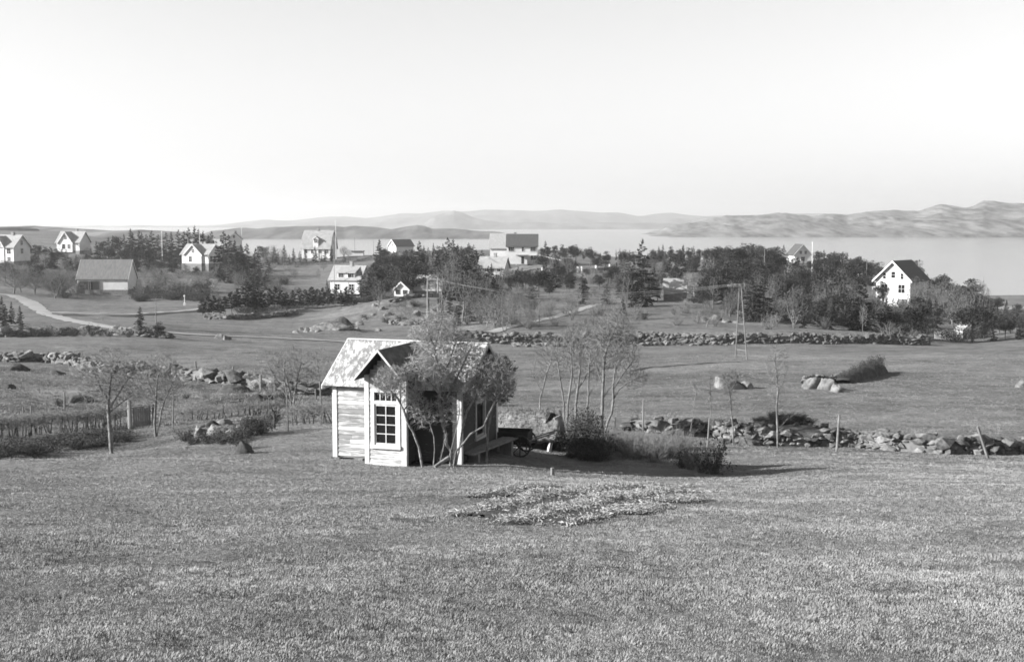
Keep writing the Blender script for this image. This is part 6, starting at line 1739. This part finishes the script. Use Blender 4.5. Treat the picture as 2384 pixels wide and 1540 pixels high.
bushes(BUSHD[:2] + BUSH, 'shrub', 'rough growth in the field behind the hedge', 'low rough shrub in the uneven field, {} counted from its hedge end', [(random.uniform(40, 740), random.uniform(62, 84), random.uniform(.25, .5), random.uniform(1.3, 2.2)) for _ in range(20)])
b_ = at(640, 1000)
o = B().prism([(-.02, 0), (.5, -.1), (.0, .75)], -.02, .02, Matrix.Rotation(.5, 4, 'Z')).build('slate_slab', M['iron']); o.location = (b_[0], b_[1], b_[2] - .05)
tag(o, 'dark pointed slab leaning in the brush behind the saplings', 'slab')

# ---------------------------------------------------------------- bench, cart, turf cellar, mounds beside the pavilion
bt = empty('plank_bench', on(1128, 36.6), 0, 'rough plank bench along the shaded gable of the pavilion', 'bench')
O = np.array(bt.location)
a_, c_ = pt(1088, 1061, 35.2) - O, pt(1193, 1047, 38.0) - O
a_[2] = c_[2] = max(.36, (a_[2] + c_[2]) / 2)
dv = (c_ - a_) / np.linalg.norm(c_ - a_); sv = np.array([dv[1], -dv[0], 0])
for k, off in enumerate((-.13, .13)):
    bb = B(); bb.bar(tuple(a_ + sv * off + np.array([0, 0, .005 * k])), tuple(c_ + sv * off), .05, .24)
    o_ = B(); T = Matrix(((dv[0], -sv[0], 0, 0), (dv[1], -sv[1], 0, 0), (0, 0, 1, 0), (0, 0, 0, 1)))
    L = np.linalg.norm(c_ - a_)
    T = Matrix.Translation(tuple(a_)) @ T
    B(T).box(-.03 * k, L - .05 * k, -off - .115, -off + .115, -.025, .025).build('plank', M['old_wood'], bt)
for t in (.12, .86):
    q = a_ + (c_ - a_) * t
    zg = float(gz(*(O + q)[:2])) - O[2]
    B(Matrix.Translation(tuple(q)) @ Matrix(((dv[0], -sv[0], 0, 0), (dv[1], -sv[1], 0, 0), (0, 0, 1, 0), (0, 0, 0, 1)))).box(-.06, .06, -.2, .2, zg - q[2] - .15, -.026).build('leg', M['old_wood'], bt)
B().cyl((0, 0, 0), (.1, .3, .06), .055, .04).build
lg = on(1012, 34.0); lg2 = pt(1045, 1066, 34.3)
o = B().cyl((0, 0, .03), tuple(lg2 - lg + np.array([0, 0, .02])), .05, .065, 8).build('log', M['hero_bark']); o.location = lg
tag(o, 'pale cut branch lying in the grass under the bush-tree', 'log')

ct = empty('hand_cart', on(1196, 38.3), math.radians(-12), 'dark two-wheeled hand cart parked in the shade behind the bench', 'cart')
B().box(-.62, .52, -.42, .42, .42, .47).build('floor', M['dark_wood'], ct)
for y in (-.42, .40): B().box(-.62, .52, y, y + .03, .471, .74).build('side_board', M['dark_wood'], ct)
for x in (-.62, .49): B().box(x, x + .03, -.388, .398, .471, .72).build('end_board', M['dark_wood'], ct)
for y in (-.52, .48):
    w_ = B()
    n = 16
    for i in range(n):
        a1, a2 = 2 * math.pi * i / n, 2 * math.pi * (i + 1) / n
        w_.add([(.3 + r * math.cos(a), yy, .33 + r * math.sin(a)) for a in (a1, a2) for r in (.30, .35) for yy in (y, y + .05)], [(0, 1, 5, 4), (2, 6, 7, 3), (0, 4, 6, 2), (1, 3, 7, 5)])
    wh = w_.build('wheel', M['iron'], ct)
    for i in range(8):
        a1 = 2 * math.pi * i / 8
        B().bar((.3, y + .025, .33), (.3 + .31 * math.cos(a1), y + .025, .33 + .31 * math.sin(a1)), .03).build('spoke', M['dark_wood'], wh)
    B().cyl((.3, y - .02, .33), (.3, y + .07, .33), .06).build('hub', M['iron'], wh)
for y in (-.3, .3): B().bar((.5, y, .45), (1.35, y * .9, .75), .045).build('shaft', M['old_wood'], ct)
B().bar((-1.15, -.25, .62), (-.55, -.2, .75), .05).build('handle', M['old_wood'], ct)

# turf-covered root cellar with its dark timber mouth
rc = empty('root_cellar', on(1228, 42.2), math.radians(-9), 'turf-roofed root cellar with a dark timber mouth and pale sloping plank', 'root cellar')
M['cellar_timber'] = mat('dark_timber', .03, .06, 5)  # even dark tone for the cellar walls and mouth
rl_, rd_, re_, rh_ = 1.05, .85, .52, 1.28            # half length, half depth, eave and ridge height
B().box(-rl_, rl_ * .86, -rd_ * .8, rd_ * .8, -.5, re_).build('wall', M['cellar_timber'], rc)
nu_, nv_ = 34, 22
uu, vv = np.meshgrid(np.linspace(-1, 1, nu_), np.linspace(-1, 1, nv_))
zz = re_ - .06 + (rh_ - re_) * (1 - np.abs(vv) ** 1.5) * (1 - .28 * np.maximum(0, -uu) ** 2)
zz += .16 * fbm(uu * 2.2 + 3, vv * 2.2, 81, 4) + .07 * fbm(uu * 9, vv * 9, 82, 2)
xx = uu * (rl_ + .1) + .08 * fbm(vv * 3, uu * 3, 83, 2); yy_ = vv * (rd_ + .14)
top_ = np.stack([xx, yy_, zz], -1).reshape(-1, 3); bot_ = top_ - np.array([0, 0, .2])
ix = np.arange(nu_ * nv_).reshape(nv_, nu_)
q1 = np.stack([ix[:-1, :-1], ix[:-1, 1:], ix[1:, 1:], ix[1:, :-1]], -1).reshape(-1, 4)
edge = np.concatenate([ix[0, :], ix[1:, -1], ix[-1, -2::-1], ix[-2:0:-1, 0]])
nn = nu_ * nv_
q2 = np.stack([edge, edge + nn, np.roll(edge, -1) + nn, np.roll(edge, -1)], -1)
link('turf_roof', mesh_np('turf_roof', np.concatenate([top_, bot_]), quads=np.concatenate([q1, q1[:, ::-1] + nn, q2]), smooth=True), M['turf'], rc)
rg = np.random.default_rng(5)
si = rg.integers(0, nn, 2600); pp = top_[si] + rg.normal(size=(2600, 3)) * np.array([.04, .04, .005])
dd = rg.normal(size=(2600, 3)) * .6 + np.array([0, -.2, .7]); sd = rg.normal(size=(2600, 3)) * .006; ll = rg.uniform(.05, .17, (2600, 1))
link('turf_grass', mesh_np('turf_grass', np.stack([pp - sd, pp + sd, pp + dd * ll], 1).reshape(-1, 3), tris=np.arange(7800).reshape(-1, 3)), M['turf'], rc)['kind'] = 'stuff'
# the mouth at the seaward end: a dark gable, boards, the sloping pale plank
gx_ = rl_ * .86
TG_ = Matrix.Translation((gx_, -rd_ * .55, 0)) @ Matrix.Rotation(math.radians(38), 4, 'Z')
B(TG_).add([(-.95, 0, -.3), (.62, 0, -.3), (.12, 0, 1.2), (-.05, 0, 1.2), (-.95, .25, -.3), (.62, .25, -.3), (.12, .25, 1.2), (-.05, .25, 1.2)],
           [(0, 1, 2, 3), (4, 7, 6, 5), (0, 4, 5, 1), (1, 5, 6, 2), (2, 6, 7, 3), (3, 7, 4, 0)]).build('gable', M['cellar_timber'], rc)
for i in range(4):
    B(TG_ @ Matrix.Rotation(random.uniform(-.05, .05), 4, 'Y')).box(-.62 + i * .22, -.42 + i * .22, -.03, -.004, -.2, .42 + .2 * i).build('board', M['dark_wood'], rc)
B(TG_ @ Matrix.Translation((.62, -.09, -.25)) @ Matrix.Rotation(math.radians(-19), 4, 'Y')).box(-.13, .13, -.03, .03, 0, 1.42).build('sloping_plank', M['pole'], rc)
B(TG_ @ Matrix.Translation((.05, -.05, .88)) @ Matrix.Rotation(.6, 4, 'Y')).box(-.10, .10, -.012, .012, -.1, .13).build('white_board', M['trim'], rc)
B(TG_ @ Matrix.Translation((-.35, -.35, -.2)) @ Matrix.Rotation(.22, 4, 'Y')).box(-.055, .055, -.05, .05, 0, .62).build('white_post', M['trim'], rc)
B(TG_).bar((.1, -.5, -.25), (.3, -.12, .5), .03).build('stick', M['old_wood'], rc)
bushes(BUSHD, 'dark_shrub', 'dark bushes on the turf mound', 'dark tangled bush on the turf mound, {} counted from the root cellar', [(a, Y, h_, w_) for a, Y, h_, w_ in [(1335, 41.0, .75, 1.2), (1350, 40.6, .85, 1.2), (1368, 40.4, .9, 1.2), (1385, 40.4, .85, 1.1), (1400, 40.6, .7, 1.2), (1375, 41.3, .8, 1.1), (1345, 41.4, .7, 1.1), (1360, 39.8, .5, 1.4), (1390, 39.8, .5, 1.4), (1330, 40.2, .4, 1.4), (1355, 47, 1.0, .9), (1362, 47.5, 1.1, .8)]])
bushes(BUSH + BUSHL, 'shrub', 'pale brush between thicket and wall', 'pale leafless brush between thicket and field wall, {} counted from the thicket', [(random.uniform(1410, 1610), random.uniform(40, 46), random.uniform(.35, .8), random.uniform(.9, 1.5)) for _ in range(30)])
bushes(BUSHD, 'dark_shrub', 'dark growth on the earth mound', 'dark heather tuft on the earth mound, {} counted from its thicket side', [(random.uniform(1755, 1900), random.uniform(49.6, 50.8), random.uniform(.12, .28), random.uniform(1.4, 2.0)) for _ in range(26)])
rs = on(1640, 40.0)
for i, (a, Y, h_, w_, kind) in enumerate([(1608, 38.2, .7, .8, 0), (1634, 37.2, .78, .8, 0), (1660, 36.8, .82, .85, 1), (1588, 38.8, .5, .9, 2)]):
    p = on(a, Y)
    me = [BUSHL[0], BUSHD[0], BUSHD[2]][kind]
    o = link('round_bush', me); o.location = p; s = h_ / 1.25; o.scale = (s * w_, s * w_, s)
    tag(o, ['pale budding bush at the near side of the round clump by the pavilion shadow', 'pale budding bush in the middle of the round clump', 'dark dense bush farthest from the pavilion in the round clump', 'small dark bush beside a hollow at the edge of the round clump'][i], 'bush', 'round clump of bushes')
for i, (a, b2, h_) in enumerate([(565, 1046, .35), (900, 752, .8), (960, 716, .9), (975, 738, .7), (848, 742, .6), (1160, 945, .5), (820, 765, .6), (930, 745, .7), (945, 700, .7)]):
    p = at(a, b2); o = link('dark_shrub', BUSHD[i % 3]); o.location = p; s = h_ / 1.4; o.scale = (s * 1.5, s * 1.3, s)
    tag(o, '%s small dark tussock bush on the rough grass, counted from the angular stone' % nth(i), 'shrub', 'lone tussock bushes')

# ---------------------------------------------------------------- raked hay and cut turf in front of the pavilion
def hay():
    outline = [(1050, 1205), (1085, 1180), (1125, 1163), (1165, 1145), (1205, 1132), (1260, 1136), (1320, 1140), (1400, 1133), (1490, 1128), (1570, 1132), (1640, 1146), (1610, 1162), (1560, 1172), (1500, 1190), (1440, 1200), (1380, 1205), (1330, 1214), (1270, 1222), (1200, 1216), (1120, 1206)]
    P = np.array([at(*q) for q in outline])
    c = P.mean(0)
    from mathutils.geometry import intersect_point_tri_2d
    xy = P[:, :2]
    def inside(X, Y):
        r = np.zeros(len(X), bool)
        j = len(xy) - 1
        for i in range(len(xy)):
            xi, yi = xy[i]; xj, yj = xy[j]
            hit = ((yi > Y) != (yj > Y)) & (X < (xj - xi) * (Y - yi) / (yj - yi + 1e-12) + xi)
            r ^= hit; j = i
        return r
    rng = np.random.default_rng(31)
    X = rng.uniform(xy[:, 0].min() - .3, xy[:, 0].max() + .3, 170000); Y = rng.uniform(xy[:, 1].min() - .3, xy[:, 1].max() + .3, 170000)
    jx, jy = fbm(X * 1.1, Y * 1.1, 5, 4) * 1.9, fbm(X * 1.1, Y * 1.1, 6, 4) * 1.5
    k = inside(X + jx, Y + jy); X, Y = X[k], Y[k]
    # rows run from near-left to far-right
    a = math.atan2(P[8][1] - P[1][1], P[8][0] - P[1][0])
    across = -math.sin(a) * X + math.cos(a) * Y
    row = np.sin(across * 5.2 + 1.5 * fbm(X * .8, Y * .8, 7, 3)) * .5 + .5
    lump = fbm(X * 2.2, Y * 2.2, 8, 3) + .5
    hgt = .015 + .09 * row * lump + .05 * lump
    keep = rng.uniform(0, 1, len(X)) < np.clip((row * 1.1 + lump * .7 - .62), .05, 1)
    X, Y, hgt = X[keep], Y[keep], hgt[keep]
    n = len(X)
    Z = gz(X, Y) + hgt * rng.uniform(.25, 1.1, n)
    C_ = np.stack([X, Y, Z], 1)
    Dv = rng.normal(size=(n, 3)) * np.array([1, 1, .55]); Dv /= np.linalg.norm(Dv, axis=1, keepdims=True)
    ss = np.cross(Dv, rng.normal(size=(n, 3))); ss /= np.linalg.norm(ss, axis=1, keepdims=True)
    Ln = (.036 * rng.uniform(.3, 2.0, n))[:, None]; wd = (.0055 * rng.uniform(.6, 1.6, n))[:, None]
    V = np.stack([C_ - Dv * Ln, C_ + ss * wd, C_ + Dv * Ln + np.array([0, 0, -.01]), C_ - ss * wd], 1).reshape(-1, 3)
    o = link('raked_hay', mesh_np('raked_hay', V, quads=np.arange(n * 4).reshape(-1, 4)), M['straw'])
    tag(o, 'ragged patch of pale raked hay and cut turf on the grass before the pavilion', 'hay', kind='stuff')
    # bare soil under it
    gx, gy = np.meshgrid(np.linspace(xy[:, 0].min(), xy[:, 0].max(), 110), np.linspace(xy[:, 1].min(), xy[:, 1].max(), 60))
    ok = inside((gx + fbm(gx * 1.1, gy * 1.1, 5, 4) * 2.3).ravel(), (gy + fbm(gx * 1.1, gy * 1.1, 6, 4) * 1.9).ravel()).reshape(gx.shape)
    gzv = gz(gx, gy) + .012 + .05 * np.maximum(0, fbm(gx * 3, gy * 3, 12, 2)) * 2
    idx = np.arange(gx.size).reshape(gx.shape)
    q = np.stack([idx[:-1, :-1], idx[:-1, 1:], idx[1:, 1:], idx[1:, :-1]], -1)[ok[:-1, :-1] & ok[1:, 1:]].reshape(-1, 4)
    tag(link('dug_soil', mesh_np('dug_soil', np.stack([gx, gy, gzv], -1).reshape(-1, 3), quads=q, smooth=True), M['soil']), kind='stuff')
    return inside
hay_inside = hay()

# ---------------------------------------------------------------- grass: tufts spread over the near pasture
def tuft(seed, n, h, spread, wd, m):
    rng = np.random.default_rng(seed)
    V, Q, T = [], [], []
    for i in range(n):
        a = rng.uniform(0, 6.283); r = spread * rng.uniform(0, 1) ** .6
        p = np.array([math.cos(a) * r, math.sin(a) * r, -.01])
        out = np.array([math.cos(a + rng.normal() * .8), math.sin(a + rng.normal() * .8), 0])
        L = h * rng.uniform(.5, 1.25)
        sd = np.array([-out[1], out[0], 0]) * wd * rng.uniform(.6, 1.4)
        b0 = rng.uniform(.15, .6)
        m1 = p + out * L * b0 * .35 + np.array([0, 0, L * .55]); e = p + out * L * b0 * 1.15 + np.array([0, 0, L * (.98 - .45 * b0)])
        k = len(V)
        V += [p - sd, p + sd, m1 + sd * .8, m1 - sd * .8, e]
        Q.append((k, k + 1, k + 2, k + 3)); T.append((k + 3, k + 2, k + 4))
    me = mesh_np('tuft', np.array(V), quads=np.array(Q), tris=np.array(T)); me.materials.append(m)
    return me
def grass_mat(name, v0, v1):
    return mat(name, v0, v1, .38, 1.0, rnd=.22, lo=.34, hi=.66, spec=.05, detail=7, nr=.7)
M['grass'] = grass_mat('meadow_grass', .30, .58)
M['grass_dry'] = grass_mat('dry_grass', .33, .55)
M['sedge'] = grass_mat('dark_sedge', .12, .2)
def scatter_grass(name, me, X, Y, S, label):
    Z = gz(X, Y)
    pm = bpy.data.meshes.new(name + '_points')
    pm.vertices.add(len(X)); pm.vertices.foreach_set('co', np.stack([X, Y, Z], 1).astype(np.float32).ravel())
    a = pm.attributes.new('size', 'FLOAT', 'POINT'); a.data.foreach_set('value', S.astype(np.float32))
    a = pm.attributes.new('spin', 'FLOAT', 'POINT'); a.data.foreach_set('value', RNG.uniform(0, 6.283, len(X)).astype(np.float32))
    src = bpy.data.objects.new(name + '_tuft', me)
    ng = bpy.data.node_groups.new(name, 'GeometryNodeTree')
    ng.interface.new_socket('Geometry', in_out='INPUT', socket_type='NodeSocketGeometry')
    ng.interface.new_socket('Geometry', in_out='OUTPUT', socket_type='NodeSocketGeometry')
    N = ng.nodes
    gi, go = N.new('NodeGroupInput'), N.new('NodeGroupOutput')
    io = N.new('GeometryNodeInstanceOnPoints'); oi = N.new('GeometryNodeObjectInfo'); oi.inputs['Object'].default_value = src
    na = N.new('GeometryNodeInputNamedAttribute'); na.data_type = 'FLOAT'; na.inputs[0].default_value = 'size'
    ns = N.new('GeometryNodeInputNamedAttribute'); ns.data_type = 'FLOAT'; ns.inputs[0].default_value = 'spin'
    cx = N.new('ShaderNodeCombineXYZ')
    ng.links.new(gi.outputs[0], io.inputs['Points']); ng.links.new(oi.outputs['Geometry'], io.inputs['Instance'])
    ng.links.new(ns.outputs[0], cx.inputs[2]); ng.links.new(cx.outputs[0], io.inputs['Rotation'])
    ng.links.new(na.outputs[0], io.inputs['Scale']); ng.links.new(io.outputs[0], go.inputs[0])
    o = link(name, pm)
    md = o.modifiers.new('grass', 'NODES'); md.node_group = ng
    tag(o, label, 'grass', kind='stuff')
def field(n, y0, y1, seed, umax=.52):
    r = np.random.default_rng(seed)
    Y = y0 * (y1 / y0) ** r.uniform(0, 1, n)
    X = r.uniform(-umax, umax, n) * (Y + 6)
    return X, Y, r
def keep_out(X, Y, r=None):
    c, s = math.cos(THETA), math.sin(THETA)
    lx = (X - P0[0]) * c - (Y - P0[1]) * s; ly = (X - P0[0]) * s + (Y - P0[1]) * c
    ins = (lx > -L1 - .02) & (lx < .02) & (ly > -.0) & (ly < L2)
    ins |= (lx > BX0) & (lx < BX1) & (ly > -BP) & (ly < .1)
    hay_ = hay_inside(X, Y)
    if r is not None: hay_ &= r.uniform(0, 1, len(X)) > .3
    return ~ins & ~hay_
def grow_at(X, Y):
    j = np.clip((np.log(Y + 40) - W0) / (W1 - W0) * (NW - 1), 0, NW - 2).astype(int); i = np.clip((X / (Y + 40) / UMAX + 1) / 2 * (NU - 1), 0, NU - 2).astype(int)
    return _pv[j, i]
X, Y, r = field(430000, 6.0, 62, 1)
g = fbm(X / .8, Y / .8, 41, 4) + .6 * fbm(X / 4, Y / 4, 42, 3)
dry = grow_at(X, Y) + .8 * fbm(X / 1.1, Y / 1.1, 44, 5) + .12 * RNG.normal(size=len(X))
k = (r.uniform(0, 1, len(X)) < np.clip(.85 + .5 * g, .5, 1)) & keep_out(X, Y, r)
X, Y, g, dry = X[k], Y[k], g[k], dry[k]
S = (np.clip(.85 + .5 * g, .6, 1.2) + np.clip(fbm(X / .22, Y / .22, 47, 2), 0, .4) * 1.8) * RNG.uniform(.55, 1.35, len(X)) * (1 + Y / 60)
isdry = dry > .26 + .12 * RNG.normal(size=len(dry))
scatter_grass('grass', tuft(1, 12, .026, .045, .0024, M['grass']), X[~isdry], Y[~isdry], S[~isdry], 'short uneven pasture grass covering the slope before the pavilion')
scatter_grass('dry_grass', tuft(2, 12, .028, .045, .0022, M['grass_dry']), X[isdry], Y[isdry], S[isdry], 'pale dry grass in drifts across the near pasture')
X, Y, r = field(11000, 6.5, 60, 3)
g = fbm(X / .9, Y / .55, 51, 3) + .4 * fbm(X / 6, Y / 4, 52, 2)
k = (g > .15) & keep_out(X, Y); X, Y = X[k], Y[k]
scatter_grass('sedge_tussock', tuft(3, 24, .05, .08, .0035, M['sedge']), X, Y, RNG.uniform(.45, 1.15, len(X)), 'small dark sedge tussocks dotted over the pasture')
X, Y, r = field(60000, 55, 125, 5, .5)
g = fbm(X / 3, Y / 3, 61, 4)
rough = (X < -6) & (Y < 100)
k = r.uniform(0, 1, len(X)) < np.where(rough, .75, .4)
X, Y, rough = X[k], Y[k], rough[k]
scatter_grass('rough_grass', tuft(4, 16, .16, .2, .011, M['grass']), X, Y, np.where(rough, RNG.uniform(.35, 1.0, len(X)), RNG.uniform(.25, .55, len(X))), 'rough tussocky grass of the middle fields')
